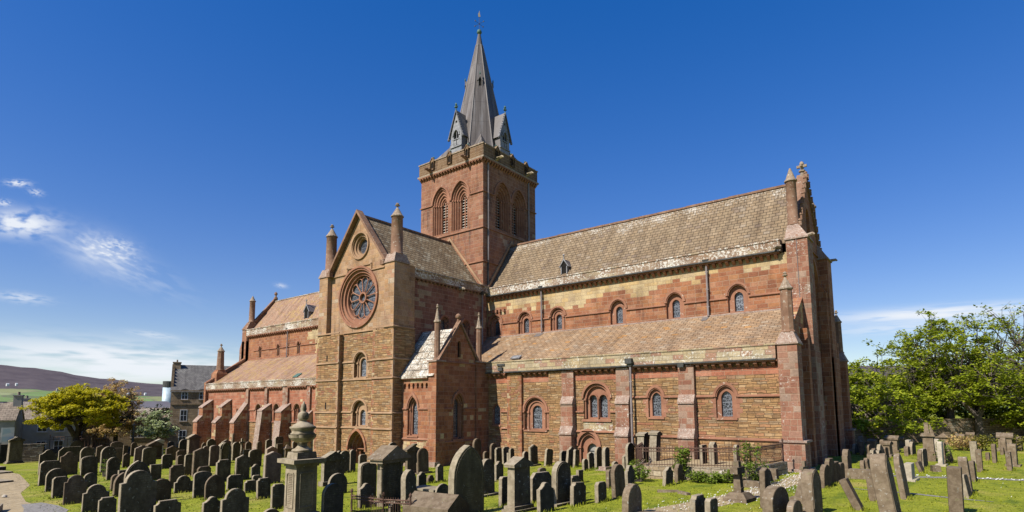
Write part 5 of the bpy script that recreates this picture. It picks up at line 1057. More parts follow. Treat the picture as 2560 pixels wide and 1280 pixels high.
(19.28,-11.43,0.53,1.01,0.14,'gable','g',{},"shorter dark grey gable-topped headstone near the choir's side door"),
(19.57,-11.00,0.65,1.30,0.14,'round','g',{},"dark grey round-topped headstone near the choir's side door"),
(20.53,-11.77,0.47,1.34,0.25,'round','k',{'pl': 2},"black round-topped headstone near the choir's side door"),
(21.68,-10.93,0.77,1.56,0.14,'round','k',{},'black round-topped headstone inside the railed plot, left of its twin'),
(21.49,-10.95,0.87,0.94,0.14,'gable','g',{},'dark grey gable-topped headstone inside the railed plot'),
(21.65,-12.80,0.46,0.63,0.14,'gable','g',{},'dark grey gable-topped headstone on the lawn below the side door'),
(24.61,-18.95,0.40,0.81,0.14,'concave','l',{},'pale lichened notched-shoulder headstone on the lawn below the side door'),
(26.42,-21.52,0.70,1.33,0.20,'round','b',{'ly': 0.08},'brown round-topped headstone on the lawn below the side door'),
(25.05,-17.81,0.66,0.91,0.14,'shoulder','k',{},'black round-shouldered headstone before the railed plot'),
(28.60,-24.76,0.96,1.01,0.25,'gothic','l',{},'pale lichened pointed-arch headstone before the railed plot'),
(26.29,-22.76,0.62,0.75,0.14,'chamfer','g',{},'shorter dark grey clipped-corner headstone on the lawn below the side door'),
(22.65,-11.09,0.70,2.22,0.45,'cap','k',{'ly': -0.16},'black gable-capped monument inside the railed plot, left of its twin'),
(23.40,-11.10,0.58,2.26,0.45,'cap','k',{'ly': -0.1},'black gable-capped monument inside the railed plot, right of its twin'),
(26.59,-17.12,0.62,0.84,0.14,'ogee','g',{'ly': -0.12},'dark grey curve-shouldered headstone before the railed plot'),
(26.63,-15.87,0.48,0.86,0.20,'shoulder','b',{},'brown round-shouldered headstone before the railed plot'),
(26.19,-14.02,0.40,0.46,0.14,'ogee','l',{},'pale lichened curve-shouldered headstone before the railed plot'),
(26.10,-10.96,0.60,1.48,0.14,'square','g',{},'dark grey square-topped headstone inside the railed plot'),
(26.73,-10.98,0.52,1.65,0.30,'ogee','g',{},'dark grey curve-shouldered headstone inside the railed plot'),
(27.88,-11.03,0.40,1.50,0.14,'round','k',{},'black round-topped headstone inside the railed plot, right of its twin'),
(30.72,-20.12,0.40,1.46,0.40,'bigcross','b',{},'brown tall plain cross gravestone around the daisy path'),
(31.84,-21.17,0.45,1.38,0.20,'gable','b',{},'brown gable-topped headstone around the daisy path'),
(30.37,-13.47,0.40,0.56,0.50,'square','l',{},'pale lichened square-topped headstone around the daisy path'),
(32.56,-22.45,1.21,0.95,0.35,'gothic','l',{},'taller pale lichened pointed-arch headstone around the daisy path'),
(33.06,-22.57,0.97,0.58,0.20,'gothic','l',{},'shorter pale lichened pointed-arch headstone around the daisy path'),
(30.57,-24.16,0.72,0.71,0.20,'concave','g',{},'dark grey notched-shoulder headstone around the daisy path'),
(31.05,-24.32,0.47,0.67,0.20,'chamfer','g',{},'dark grey clipped-corner headstone around the daisy path'),
(32.77,-19.20,0.40,1.50,0.60,'smallcross','l',{},'pale lichened small cross gravestone around the daisy path'),
(33.45,-21.50,0.85,1.45,0.35,'round','l',{},"pale lichened round-topped headstone at the choir's sunlit corner"),
(32.58,-14.43,0.90,0.97,0.20,'round','b',{},"brown round-topped headstone at the choir's sunlit corner"),
(32.54,-13.48,0.80,0.95,0.15,'ogee','b',{},"brown curve-shouldered headstone at the choir's sunlit corner"),
(32.59,-13.28,0.80,1.14,0.15,'concave','b',{},"brown notched-shoulder headstone at the choir's sunlit corner"),
(32.68,-12.65,0.70,0.94,0.14,'square','b',{},"brown square-topped headstone at the choir's sunlit corner, first of three from left"),
(32.81,-11.95,0.60,0.85,0.15,'chamfer','b',{},"brown clipped-corner headstone at the choir's sunlit corner"),
(32.87,-10.05,0.80,1.34,0.25,'shoulder','b',{},"brown round-shouldered headstone at the choir's sunlit corner"),
(34.48,-19.57,0.40,1.13,0.25,'square','b',{'lx': 0.42},"brown square-topped headstone at the choir's sunlit corner, second of three from left"),
(34.65,-17.04,0.60,1.12,0.25,'square','b',{'lx': 0.06},"brown square-topped headstone at the choir's sunlit corner, third of three from left"),
(35.67,-21.78,0.80,2.10,0.42,'gothic','l',{'lx': 0.12},"taller pale lichened pointed-arch headstone at the choir's sunlit corner"),
(35.51,-15.92,0.70,1.69,0.15,'gothic','l',{'lx': 0.1},"shorter pale lichened pointed-arch headstone at the choir's sunlit corner"),
(33.11,-6.22,0.80,0.55,0.20,'round','b',{'lx': 0.1},'shorter brown round-topped headstone in the crowd beyond the choir'),
(33.26,-5.88,0.80,0.66,0.15,'gable','b',{'lx': 0.15},'brown gable-topped headstone in the crowd beyond the choir'),
(33.35,-4.64,0.80,0.84,0.20,'segm','b',{'lx': 0.15},'taller brown low-arched headstone in the crowd beyond the choir'),
(33.47,-4.32,0.80,1.00,0.20,'round','g',{'lx': 0.15},'dark grey round-topped headstone in the crowd beyond the choir'),
(33.56,-2.99,0.80,0.90,0.20,'segm','g',{'lx': 0.12},'dark grey low-arched headstone in the crowd beyond the choir'),
(33.48,-0.85,0.80,1.11,0.20,'gothic','g',{'lx': 0.15},'dark grey pointed-arch headstone in the crowd beyond the choir'),
(33.24,-1.64,0.70,0.91,0.20,'round','b',{'lx': 0.1},'taller brown round-topped headstone in the crowd beyond the choir'),
(31.31,5.07,0.80,0.70,0.20,'shoulder','g',{},'dark grey round-shouldered headstone in the crowd beyond the choir'),
(31.52,6.86,0.80,1.19,0.30,'gothic','l',{},'pale lichened pointed-arch headstone in the crowd beyond the choir'),
(32.31,3.44,0.70,0.80,0.20,'segm','b',{},'shorter brown low-arched headstone in the crowd beyond the choir'),
(31.78,4.52,0.60,0.92,0.20,'square','l',{},'pale lichened square-topped headstone in the crowd beyond the choir'),
(33.46,1.47,0.60,0.78,0.20,'chamfer','b',{'lx': 0.08},'brown clipped-corner headstone in the crowd beyond the choir'),
(33.53,3.19,0.60,1.10,0.40,'cap','l',{},'pale lichened gable-capped monument in the crowd beyond the choir, second of three from left'),
(33.29,9.61,0.40,1.15,0.30,'square','b',{'lx': 0.15},'brown square-topped headstone in the crowd beyond the choir'),
(33.60,7.41,0.70,1.25,0.70,'cap','l',{},'pale lichened gable-capped monument in the crowd beyond the choir, third of three from left'),
(32.36,6.05,0.50,1.02,0.40,'cap','l',{},'pale lichened gable-capped monument in the crowd beyond the choir, first of three from left'),
(33.00,4.61,0.60,1.09,0.20,'segm','l',{},'pale lichened low-arched headstone in the crowd beyond the choir'),
(33.50,14.70,0.50,0.83,0.30,'cap','b',{},'brown gable-capped monument in the crowd beyond the choir'),
(34.38,5.25,0.70,0.65,0.25,'segm','b',{},'shorter brown low-arched headstone beside the statue monument'),
(34.61,5.88,0.90,0.94,0.20,'round','g',{},'dark grey round-topped headstone beside the statue monument'),
(34.40,6.33,0.60,1.02,0.25,'square','w',{},'white marble square-topped headstone beside the statue monument'),
(35.47,-3.24,0.60,1.02,0.20,'round','b',{},'brown round-topped headstone beside the statue monument'),
(35.59,-3.00,0.90,1.05,0.20,'chamfer','g',{},'dark grey clipped-corner headstone beside the statue monument'),
(35.60,-5.58,0.70,0.60,0.12,'square','b',{'lx': 0.3},'brown square-topped headstone beside the statue monument'),
(35.36,-9.72,0.70,0.80,0.30,'square','w',{'pl': 1},"white marble square-topped headstone at the choir's sunlit corner"),
(36.04,4.93,0.60,1.22,0.25,'round','w',{},'white marble round-topped headstone beside the statue monument'),
(36.33,-1.13,0.60,1.37,0.22,'concave','w',{'pl': 1},'white marble notched-shoulder headstone beside the statue monument'),
(36.46,0.63,0.70,1.21,0.20,'segm','b',{},'taller brown low-arched headstone beside the statue monument'),
(36.56,17.03,1.00,1.10,1.00,'pyramid','b',{},'brown pyramid-capped monument beside the statue monument'),
(37.42,17.94,0.60,1.02,0.50,'cap','b',{},'brown gable-capped monument on the open right lawn, left of its twin'),
(38.10,21.23,0.60,1.04,0.50,'cap','b',{},'brown gable-capped monument on the open right lawn, right of its twin'),
(36.76,1.65,0.60,0.91,0.20,'gothic','b',{'lx': 0.2},'brown pointed-arch headstone beside the statue monument'),
(37.97,1.92,0.60,1.27,0.35,'square','g',{},'dark grey square-topped headstone on the open right lawn'),
(38.01,-3.48,0.60,1.14,0.25,'square','b',{},'brown square-topped headstone on the open right lawn, second of four from left'),
(38.82,2.81,0.60,1.11,0.20,'chamfer','b',{},'brown clipped-corner headstone on the open right lawn'),
(38.55,4.40,0.60,0.47,0.15,'square','b',{},'brown square-topped headstone on the open right lawn, third of four from left'),
(37.45,-13.07,0.50,1.45,0.30,'ogee','l',{'lx': 0.05},'pale lichened curve-shouldered headstone on the open right lawn'),
(37.14,-18.86,0.50,1.52,0.38,'square','b',{},'brown square-topped headstone on the open right lawn, first of four from left'),
(37.37,-14.27,0.60,0.87,0.18,'chamfer','g',{'lx': 0.12},'dark grey clipped-corner headstone on the open right lawn'),
(37.65,-8.50,0.50,0.94,0.20,'segm','b',{},'brown low-arched headstone on the open right lawn'),
(39.69,10.48,0.80,1.13,0.30,'shoulder','b',{},'brown round-shouldered headstone on the open right lawn'),
(40.17,13.71,0.90,1.36,0.80,'cap','l',{},'pale lichened gable-capped monument on the open right lawn'),
(39.27,-1.75,0.50,0.96,0.22,'square','l',{},'pale lichened square-topped headstone on the open right lawn'),
(39.64,0.96,0.60,1.24,0.40,'chamfer','l',{'pl': 1},'pale lichened clipped-corner headstone on the open right lawn'),
(40.77,14.94,0.80,1.06,0.30,'round','b',{},'brown round-topped headstone on the open right lawn'),
(39.49,9.86,0.60,0.49,0.20,'square','b',{},'brown square-topped headstone on the open right lawn, fourth of four from left'),
]

def outline(sh, W, H):
    w = W/2; A = lambda cx, cz, r, a0, a1, n=7: [(cx+r*cos(radians(a0+(a1-a0)*i/n)), cz+r*sin(radians(a0+(a1-a0)*i/n))) for i in range(n+1)]
    base = [(-w, -.3), (w, -.3)]
    if sh in ('round', 'arch'): r = w; z = max(H-r, H*.35); k = (H-z)/r; return base+[(x, z+(y-z)*k) for x, y in A(0, z, r, 0, 180, 12)]
    if sh == 'segm': return base+[(w*cos(pi*i/12), H-.26*W+.26*W*sin(pi*i/12)**.8) for i in range(13)]
    if sh == 'ogee':
        zs = H-.34*W; return base+[(w, zs), (w*.97, zs+.03*W), (w*.75, zs+.06*W), (w*.6, zs+.12*W)]+[(x, y) for x, y in A(0, zs+.10*W, .24*W, 20, 160, 7)]+[(-w*.6, zs+.12*W), (-w*.75, zs+.06*W), (-w*.97, zs+.03*W), (-w, zs)]
    if sh == 'gothic':
        rise = min(.72*W, H*.5); return base+arcpts(0, H-rise, w, rise/w, 12)
    if sh == 'gable': return base+[(w, H-.22*W), (0, H), (-w, H-.22*W)]
    if sh == 'chamfer': c = .17*W; return base+[(w, H-c), (w-c, H), (-w+c, H), (-w, H-c)]
    if sh == 'concave':
        r = .17*W; return base+[(w, H-r)]+[(w-r*sin(radians(a)), H-r*cos(radians(a))) for a in (0, 30, 60, 90)][1:][::1]+[(-(w-r*sin(radians(a))), H-r*cos(radians(a))) for a in (90, 60, 30)]+[(-w, H-r)]
    if sh == 'shoulder': zs = H-.36*W; return base+[(w, zs), (w*.76, zs+.02*W)]+[(x, y) for x, y in A(0, zs+.01*W, .37*W, 4, 176, 10)]+[(-w*.76, zs+.02*W), (-w, zs)]
    if sh == 'taper': return [(-w*.8, -.3), (w*.8, -.3), (w, H-.2*W), (w*.75, H-.12*W), (w*.7, H), (-w*.7, H), (-w*.75, H-.12*W), (-w, H-.2*W)]
    return base+[(w, H), (-w, H)]
def slab(W, H, T, sh, bev=.012):
    """headstone slab: the face to +x, thickness towards -x, softened edges"""
    o = outline(sh, W, H); n = len(o); mb = MB()
    cz = H*.45; f = lambda k: [(a*(1-k/ (W/2)), cz+(z-cz)*(1-k/(H*.55))) for a, z in o]
    i_ = f(bev*1.6)
    mb.v += [(0.0, a, z) for a, z in i_]+[(-bev, a, z) for a, z in o]+[(-T+bev, a, z) for a, z in o]+[(-T, a, z) for a, z in i_]
    tri = tessellate_polygon([[Vector((a, z, 0)) for a, z in i_]])
    fs = [tuple(q) for q in tri]+[tuple(i+3*n for i in q) for q in tri]
    for r in range(3): fs += [(r*n+i, r*n+(i+1) % n, (r+1)*n+(i+1) % n, (r+1)*n+i) for i in range(n)]
    mb.f += [list(q) for q in fs]; mb.m += [0]*len(fs); return mb
rs = random.Random(11)
def stone(x, y, W, H, T, sh, co, o, lab):
    z = gz(x, y); mat = 'g_'+co; rz = max(-.19, (.10 if x < 5 else -.09 if x < 29.5 else -.12)+rs.uniform(-.08, .08)); T = T*(1.3 if T < .2 else 1.0); lean = (o.get('ly', 0)+rs.uniform(-.025, .025), -o.get('lx', 0)+rs.uniform(-.03, .03))
    loc = (x, y, z); cat = 'gravestone'; ch = []
    if sh in ('round', 'segm', 'ogee', 'gothic', 'gable', 'chamfer', 'concave', 'shoulder', 'square', 'taper', 'arch'):
        if sh == 'arch':
            mb = slab(W, H, T, 'round'); nm = 'gravestone'
            k = MB(); k.band(lambda s, zz, d: (d, s, zz), [(W*.34, .2)]+[(a*.68/1., zz) for a, zz in arcpts(0, H-W/2, W/2, 1.0)]+[(-W*.34, .2)], [(W*.27, .2)]+[(a*.54, zz-.1) for a, zz in arcpts(0, H-W/2, W/2, 1.0)]+[(-W*.27, .2)], .05, -.02)
            for sg in (-1, 1): k.tube([(.04, sg*W*.42, 0), (.04, sg*W*.42, H-W*.5)], .05, 8)
            ch.append(('moulding', k))
        else: mb = slab(W, H, T, sh)
        if H > 1.3 and W > .7 and sh in ('round', 'gothic', 'segm', 'gable') and co != 'k':     # a sunk panel edge on the taller stones
            k = MB(); o2 = outline(sh, W, H)[2:]; s1, s2 = .90, .84
            k.band(lambda s, zz, d: (d, s, zz), [(W*.45, .25)]+[(a*s1, zz*.97) for a, zz in o2]+[(-W*.45, .25)], [(W*.42, .25)]+[(a*s2, zz*.97-.03) for a, zz in o2]+[(-W*.42, .25)], .012, -.01)
            ch.append(('moulding', k))
        name = 'gravestone'
    elif sh == 'cap':
        h1 = H-.34*W-.06; mb = MB(); mb.frus((-T, 0, -W/2*1.0, W/2), -.3, (-T*.97, -T*.03, -W/2*.95, W/2*.95), h1); k = MB()
        e = .06*W+.02; k.box(-T-e, e, -W/2-e, W/2+e, h1+.002, h1+.07); k.prism([(-T-e*1.1, -W/2-e*1.2, h1+.072), (-T-e*1.1, W/2+e*1.2, h1+.072), (-T-e*1.1, W/2+e*1.2, h1+.11), (-T-e*1.1, 0, H), (-T-e*1.1, -W/2-e*1.2, h1+.11)], (T+2.2*e, 0, 0))
        ch.append(('cap', k)); name = 'tomb_monument'; k2 = MB(); k2.box(-T-.08, .08, -W/2-.08, W/2+.08, -.2, .22); ch.append(('base', k2))
    elif sh == 'pyramid':
        h1 = H*.66; mb = MB(); mb.box(-T*.9, -T*.1, -W*.4, W*.4, -.3, h1); k = MB(); k.box(-T, 0, -W/2, W/2, h1+.002, h1+.09); k.frus((-T*.85, -T*.15, -W*.36, W*.36), h1+.092, (-T*.55, -T*.45, -.05, .05), H); ch.append(('cap', k)); name = 'tomb_monument'
    elif sh == 'pillar':
        mb = MB(); mb.box(-T*.9, -T*.1, -W*.38, W*.38, -.3, H*.85); k = MB(); k.box(-T, 0, -W/2, W/2, H*.85+.002, H*.92); k.box(-T*.75, -T*.25, -W*.25, W*.25, H*.92+.002, H); ch.append(('cap', k)); k = MB(); k.box(-T-.1, .1, -W/2-.1, W/2+.1, -.2, .3); ch.append(('base', k)); name = 'tomb_monument'
    elif sh == 'obelisk':
        mb = MB(); mb.frus((-.34, 0, -.17, .17), -.3, (-.27, -.07, -.1, .1), H-.2); mb.frus((-.27, -.07, -.1, .1), H-.2, (-.18, -.16, -.01, .01), H); k = MB(); k.box(-.5, .16, -.33, .33, -.2, .35); ch.append(('base', k)); name = 'obelisk_gravestone'
    elif sh == 'cross':
        mb = MB(); mb.frus((-.17, -.03, -.11, .11), -.2, (-.16, -.04, -.08, .08), H); mb.box(-.162, -.038, -.28, .28, H*.72, H*.82); k = MB()
        for i in range(3): k.box(-.5+i*.12, .3-i*.12, -.5+i*.13, .5-i*.13, -.2 if i == 0 else .18*i+.002, .18*(i+1))
        ch.append(('stepped_base', k)); name = 'cross_gravestone'
    elif sh == 'crossped':
        mb = MB(); mb.frus((-T*.95, -T*.05, -W*.36, W*.36), -.3, (-T*.85, -T*.15, -W*.3, W*.3), H*.5); k = MB(); k.box(-T-.06, .06, -W*.46, W*.46, H*.5+.002, H*.5+.1); k.frus((-T*.8, -T*.2, -W*.3, W*.3), H*.5+.102, (-T*.62, -T*.38, -.13, .13), H*.62); ch.append(('cap', k))
        k = MB(); k.box(-T*.6, -T*.4, -.1, .1, H*.62, H); k.box(-T*.6+.004, -T*.4-.004, -.27, .27, H*.78, H*.89); ch.append(('cross', k)); name = 'cross_gravestone'
    elif sh == 'bigcross':
        mb = MB(); mb.frus((-.30, -.02, -.14, .14), .2, (-.26, -.06, -.11, .11), H); mb.box(-.3, -.02, -.33, .33, H-.46, H-.22); mb.box(-.31, -.01, -.14, .14, .45, .5)
        k = MB(); k.frus((-.62, .3, -.46, .46), -.3, (-.6, .28, -.44, .44), .12); k.frus((-.6, .28, -.44, .44), .122, (-.42, .1, -.26, .26), .32); ch.append(('base', k)); name = 'cross_gravestone'
    elif sh == 'smallcross':
        mb = MB(); mb.frus((-.23, -.09, -.09, .09), .7, (-.21, -.11, -.07, .07), H); mb.box(-.225, -.095, -.26, .26, H-.32, H-.2)
        k = MB(); k.frus((-.44, .12, -.30, .30), .2, (-.30, -.02, -.16, .16), .82); ch.append(('base', k)); k = MB(); k.box(-.56, .24, -.42, .42, -.2, .2); ch.append(('plinth', k)); name = 'cross_gravestone'
    p = o.get('pl', 0)
    root = mb.build(name, mat, loc=loc, rot=(lean[0], lean[1], rz)); tag(root, lab, cat)
    if p:
        k = MB(); k.box(-T-.12, .14, -W/2-.16, W/2+.16, -.15, .10 if p == 1 else .2); ch.append(('plinth', k))
        if p == 2: k = MB(); k.box(-T-.3, .3, -W/2-.32, W/2+.32, -.2, .0); ch.append(('step', k))
    for nm, k in ch: k.build(nm, mat if not (p == 2) else 'dressw', root)
    return root
for r_ in STONES: stone(*r_)

# ================================================================ special monuments
M['urnstone'] = gmat('urn_monument_stone', (.10,.08,.052), (.145,.115,.077), .2)
def urn_monument():
    t_ = thing('urn_monument', 'tall square pedestal tomb crowned by a fluted stone urn', 'monument', (19.42, -31.25, gz(19.4, -31.2)), radians(-4))
    def shape(k): k.v = [(x*(.82 if z < 2.725 or z > 3.62 else .98), y*(.82 if z < 2.725 or z > 3.62 else .98), z*.845 if z < 2.53 else 2.13+(z-2.52)*1.085) for x, y, z in k.v]; return k
    def b(nm, k, sm=False): return shape(k).build(nm, 'urnstone', t_, smooth=sm)
    s = .47
    k = MB(); k.box(-s-.18, s+.18, -s-.18, s+.18, -.3, .25); k.box(-s-.1, s+.1, -s-.1, s+.1, .252, .42); b('plinth', k)
    k = MB(); k.frus((-s, s, -s, s), .42, (-s*.97, s*.97, -s*.97, s*.97), 2.22); die = b('die', k)
    k = MB()
    for fr in (fS(-s*.985), fE(s*.985)):
        o = [(-.30, .62), (.30, .62), (.30, 1.92), (.24, 2.0), (-.24, 2.0), (-.30, 1.92)]; i_ = [(a*.86, 1.3+(z-1.3)*.93) for a, z in o]; k.band(fr, o, i_, -.03, .03, True)
    shape(k).build('panel_frame', 'urnstone', die)
    k = MB(); rr = random.Random(5)
    for j in range(17):
        z = 1.86-j*.068; w = rr.uniform(.12, .21); x = -w
        while x < w: l = rr.uniform(.02, .06); k.fbox(fS(-s*.985), x, min(x+l, w), z, z+.03, -.006, .004); x += l+.018
    shape(k).build('inscription', 'g_b', die)
    k = MB(); k.box(-s-.04, s+.04, -s-.04, s+.04, 2.222, 2.3); k.box(-s-.12, s+.12, -s-.12, s+.12, 2.302, 2.36); k.box(-s-.24, s+.24, -s-.24, s+.24, 2.362, 2.52); b('cornice', k)
    k = MB(); k.frus((-.44, .44, -.44, .44), 2.522, (-.41, .41, -.41, .41), 2.72); b('cap_block', k)
    k = MB(); n = 24; k.lathe(0, 0, [(.36, 2.722), (.36, 2.76), (.33, 2.80), (.24, 2.83), (.17, 2.90), (.16, 2.98), (.22, 3.02)], n); b('urn_foot', k, True)
    k = MB(); vs = []; prof = [(.22, 3.02), (.34, 3.08), (.42, 3.17), (.44, 3.26)]
    for r, z in prof:
        for i in range(64): q = r*(1+.06*abs(sin(8*pi*i/64*1.))); vs.append((q*cos(2*pi*i/64), q*sin(2*pi*i/64), z))
    k.add(vs, [(j*64+i, j*64+(i+1) % 64, (j+1)*64+(i+1) % 64, (j+1)*64+i) for j in range(3) for i in range(64)]); b('urn_bowl', k)
    k = MB(); k.lathe(0, 0, [(.40, 3.262), (.42, 3.28), (.36, 3.33), (.37, 3.40), (.44, 3.46), (.44, 3.50), (.36, 3.53), (.33, 3.57), (.25, 3.6), (.25, 3.63), (.13, 3.67), (.12, 3.70)], n); b('urn_lid', k, True)
    k = MB(); k.lathe(0, 0, [(.12, 3.69), (.2, 3.74), (.235, 3.83), (.2, 3.93), (.12, 3.97), (.09, 3.99), (.13, 4.05), (.11, 4.12), (.10, 4.2), (.06, 4.22), (.02, 4.3)], n); b('urn_finial', k, True)
urn_monument()
# aedicule tomb with corner columns
t_ = thing('aedicule_tomb', 'gabled tomb house with free standing corner columns beside the iron railing', 'monument', (18.95, -26.85, gz(19, -26.8)), radians(8))
k = MB(); k.box(-.35, 0, -.52, .52, -.3, 1.62); k.build('tablet', 'g_o', t_)
k = MB()
for sg in (-1, 1): k.lathe(-.05, sg*.58-.0, [(.1, 0), (.1, .08), (.075, .12), (.065, 1.40), (.085, 1.43), (.07, 1.45), (.1, 1.55)], 12); k.box(-.17, .07, sg*.58-.12, sg*.58+.12, 1.55, 1.63)
k.build('column', 'urnstone', t_)
k = MB(); k.box(-.5, .16, -.78, .78, 1.632, 1.76); k.build('entablature', 'urnstone', t_)
k = MB(); k.prism([(-.6, -.86, 1.762), (-.6, .86, 1.762), (-.6, .86, 1.82), (-.6, 0, 2.3), (-.6, -.86, 1.82)], (.84, 0, 0)); k.build('roof', 'g_l', t_)
k = MB(); k.box(-.6, .3, -.85, .85, -.3, .12); k.build('plinth', 'g_o', t_)
# coped and chest tombs
t_ = thing('coped_tomb', 'big low coped tomb with gabled end in front of the pointed stone', 'tomb', (23.8, -28.1, gz(23.3, -28.3)-.22), radians(8))
k = MB(); k.prism([(0, -.62, .35), (0, .62, .35), (0, .62, .62), (0, 0, 1.02), (0, -.62, .62)], (-1.9, 0, 0)); k.build('lid', 'g_b', t_); k = MB(); k.box(-1.85, -.05, -.55, .55, -.2, .348); k.build('chest', 'g_o', t_)
t_ = thing('chest_tomb', 'dark low chest tomb with rounded end slab', 'tomb', (20.6, -25.6, gz(20.6, -25.6)), 0)
k = MB(); k.box(-1.5, -.1, -.4, .4, -.2, .42); k.box(-1.56, -.1, -.46, .46, .422, .5); k.build('chest', 'g_k', t_); slab(.8, .72, .13, 'round').build('end_slab', 'g_k', t_)
# small urn on pillar before the transept
t_ = thing('urn_pillar', 'slim stone pillar bearing a small bowl urn behind the gabled tomb', 'monument', (9.0, -16.6, gz(9.0, -16.6)))
k = MB(); k.box(-.16, .16, -.16, .16, -.2, 1.3); k.build('pillar', 'g_o', t_); k = MB(); k.lathe(0, 0, [(.14, 1.302), (.14, 1.36), (.06, 1.42), (.06, 1.5), (.2, 1.66), (.22, 1.72), (.14, 1.74)], 12); k.build('urn', 'g_o', t_, smooth=True)
# ledger slabs on the left
for (x, y, l, w, lab) in ((-23.0, -31.4, 1.9, 1.6, 'flat grey ledger slab lying in grass, the farther of two'), (-12.6, -33.4, 2.0, 1.5, 'flat grey ledger slab lying by the bare path, the nearer of two')):
    k = MB(); k.frus((-l/2, l/2, -w/2, w/2), -.1, (-l/2+.05, l/2-.05, -w/2+.05, w/2-.05), .14); tag(k.build('ledger_slab', 'g_g', loc=(x, y, gz(x, y)), rot=(0, 0, .2)), lab, 'ledger stone', 'ledger slabs by the path')
k = MB(); k.box(-.9, .9, -.5, .5, -.1, .28); tag(k.build('ledger_slab', 'g_k', loc=(5.6, -36.9, gz(5, -36)), rot=(0, 0, -.3)), 'dark low grave slab cut off by the bottom left corner', 'ledger stone')
k = MB(); k.box(-.8, .8, -.4, .4, -.1, .3); tag(k.build('ledger_slab', 'g_k', loc=(-27.8, -30.6, gz(-27, -30)), rot=(0, 0, .3)), 'dark low grave slab at the left grass edge', 'ledger stone')
k = MB(); k.lathe(0, 0, [(.07, -.02), (.12, .05), (.1, .12), (.03, .15)], 9, sx=1.3); tag(k.build('white_stone', 'g_w', loc=(-1.0, -35.0, gz(-1, -35))), 'small white boulder on the bare path', 'stone')
for (x, y, l, w, h, rz, lab) in ((27.4, -19.2, .9, .16, .1, .5, 'thin broken kerb stone lying on the lawn, left of two'), (28.2, -19.5, .7, .2, .1, -.6, 'pale broken kerb stone lying on the lawn, right of two'), (30.0, -16.3, .75, .3, .28, -.2, 'low stone trough beneath the young tree'),
    (33.2, -10.3, 2.2, .5, .45, .12, 'long low lichened kerb block near the choir corner'), (28.6, -24.9, 1.9, .2, .12, .75, 'rough kerb stone along the bare bed at bottom'), (36.05, -4.6, .4, .45, .3, .3, 'small tilted grave block at the foot of the leaning pair')):
    k = MB(); k.frus((-l/2, l/2, -w/2, w/2), -.1, (-l/2+.02, l/2-.03, -w/2+.02, w/2-.02), h); tag(k.build('kerb_stone', 'g_l', loc=(x, y, gz(x, y)), rot=(0, 0, rz)), lab, 'kerb stone')
# statue monument on the right
t_ = thing('statue_monument', 'pale square pedestal monument carrying broken carved slabs on the right lawn', 'monument', (35.6, 1.9, .2), radians(-3))
_b = MB.build
def shrink(self, *a, **k_): self.v = [(x*.52, y*.52, z*.76) for x, y, z in self.v]; return _b(self, *a, **k_)
MB.build = shrink
k = MB(); k.box(-.62, .62, -.62, .62, -.2, .75); k.build('base', 'g_l', t_); k = MB(); k.frus((-.55, .55, -.55, .55), .752, (-.5, .5, -.5, .5), 2.0); k.build('die', 'g_w' if 0 else 'g_l', t_)
k = MB(); k.box(-.72, .72, -.72, .72, 2.002, 2.12); k.box(-.64, .64, -.64, .64, 2.122, 2.24); k.build('cornice', 'g_l', t_)
k = MB(); k.frus((-.36, .16, -.2, .25), 2.242, (-.3, .1, -.12, .2), 3.0); k.box(-.33, .13, -.14, .22, 3.002, 3.1); k.build('carved_block', 'g_l', t_); k = MB(); k.prism([(.22, -.2, 2.242), (.62, -.2, 2.242), (.3, -.2, 2.95), (.22, -.2, 2.95)], (0, .3, 0)); k.build('leaning_slab', 'g_l', t_)
MB.build = _b
# ---- railings
def railing(name, lab, pts, h, sp=.13, scroll=True, zoff=0., bar=.012):
    root = thing(name, lab, 'railing', (pts[0][0], pts[0][1], 0)); o = Vector((pts[0][0], pts[0][1], 0))
    bars = MB(); rails = MB(); posts = MB()
    P3 = [Vector((x, y, gz(x, y)+zoff))-o for x, y in pts]
    for a, b in zip(P3, P3[1:]):
        L = (b-a).length; n = max(2, int(L/sp)); up = Vector((0, 0, 1))
        rails.tube([a+up*h*.1, b+up*h*.1], .022, 5); rails.tube([a+up*h*.78, b+up*h*.78], .02, 5); rails.tube([a+up*h*.95, b+up*h*.95], .026, 5)
        for i in range(n+1):
            p = a+(b-a)*(i/n); bars.tube([p+up*.02, p+up*h*.95], bar, 4)
            if scroll:
                c = p+up*h*.87+(b-a)*(.5/n); d = (b-a).normalized(); r = min(.05, L/n*.42)
                bars.tube([c+d*r*cos(q)+up*r*sin(q) for q in [2*pi*j/7 for j in range(8)]], .009, 3)
                bars.tube([p+up*h*.95, p+up*(h+.07)], [.02, .004], 4)
        for p in (a, b): posts.tube([p, p+up*(h+.12)], .035, 6); posts.lathe(p.x, p.y, [(.05, p.z+h+.1), (.055, p.z+h+.16), (.01, p.z+h+.24)], 6)
    bars.build('bars', 'iron', root); rails.build('rail', 'iron', root); posts.build('post', 'iron', root); return root
k = MB(); PW = [(22.2, -10.3), (23.9, -14.9), (29.4, -14.3), (29.9, -10.2)]
M['oldwall'] = masonry('old_plot_wall', h=.22, w=.6, reds=[(.40,.31,.20),(.46,.37,.25),(.36,.27,.17)], creams=[(.5,.42,.3)], thr=.6, lich=.5, mcol=(.18,.14,.09), bump=.9, warp=.04)
for a, b in zip(PW, PW[1:]):
    d = (Vector(b)-Vector(a)).normalized()*.14; q = Vector((-d.y, d.x))
    A, B = Vector(a)-d, Vector(b)+d; k.prism([(*(A+q), gz(*A)-.3), (*(A-q), gz(*A)-.3), (*(B-q), gz(*B)-.3), (*(B+q), gz(*B)-.3)], (0, 0, .3+.62))
tag(k.build('plot_wall', 'oldwall'), 'low crumbling stone wall carrying rusty railings below the choir', 'wall')
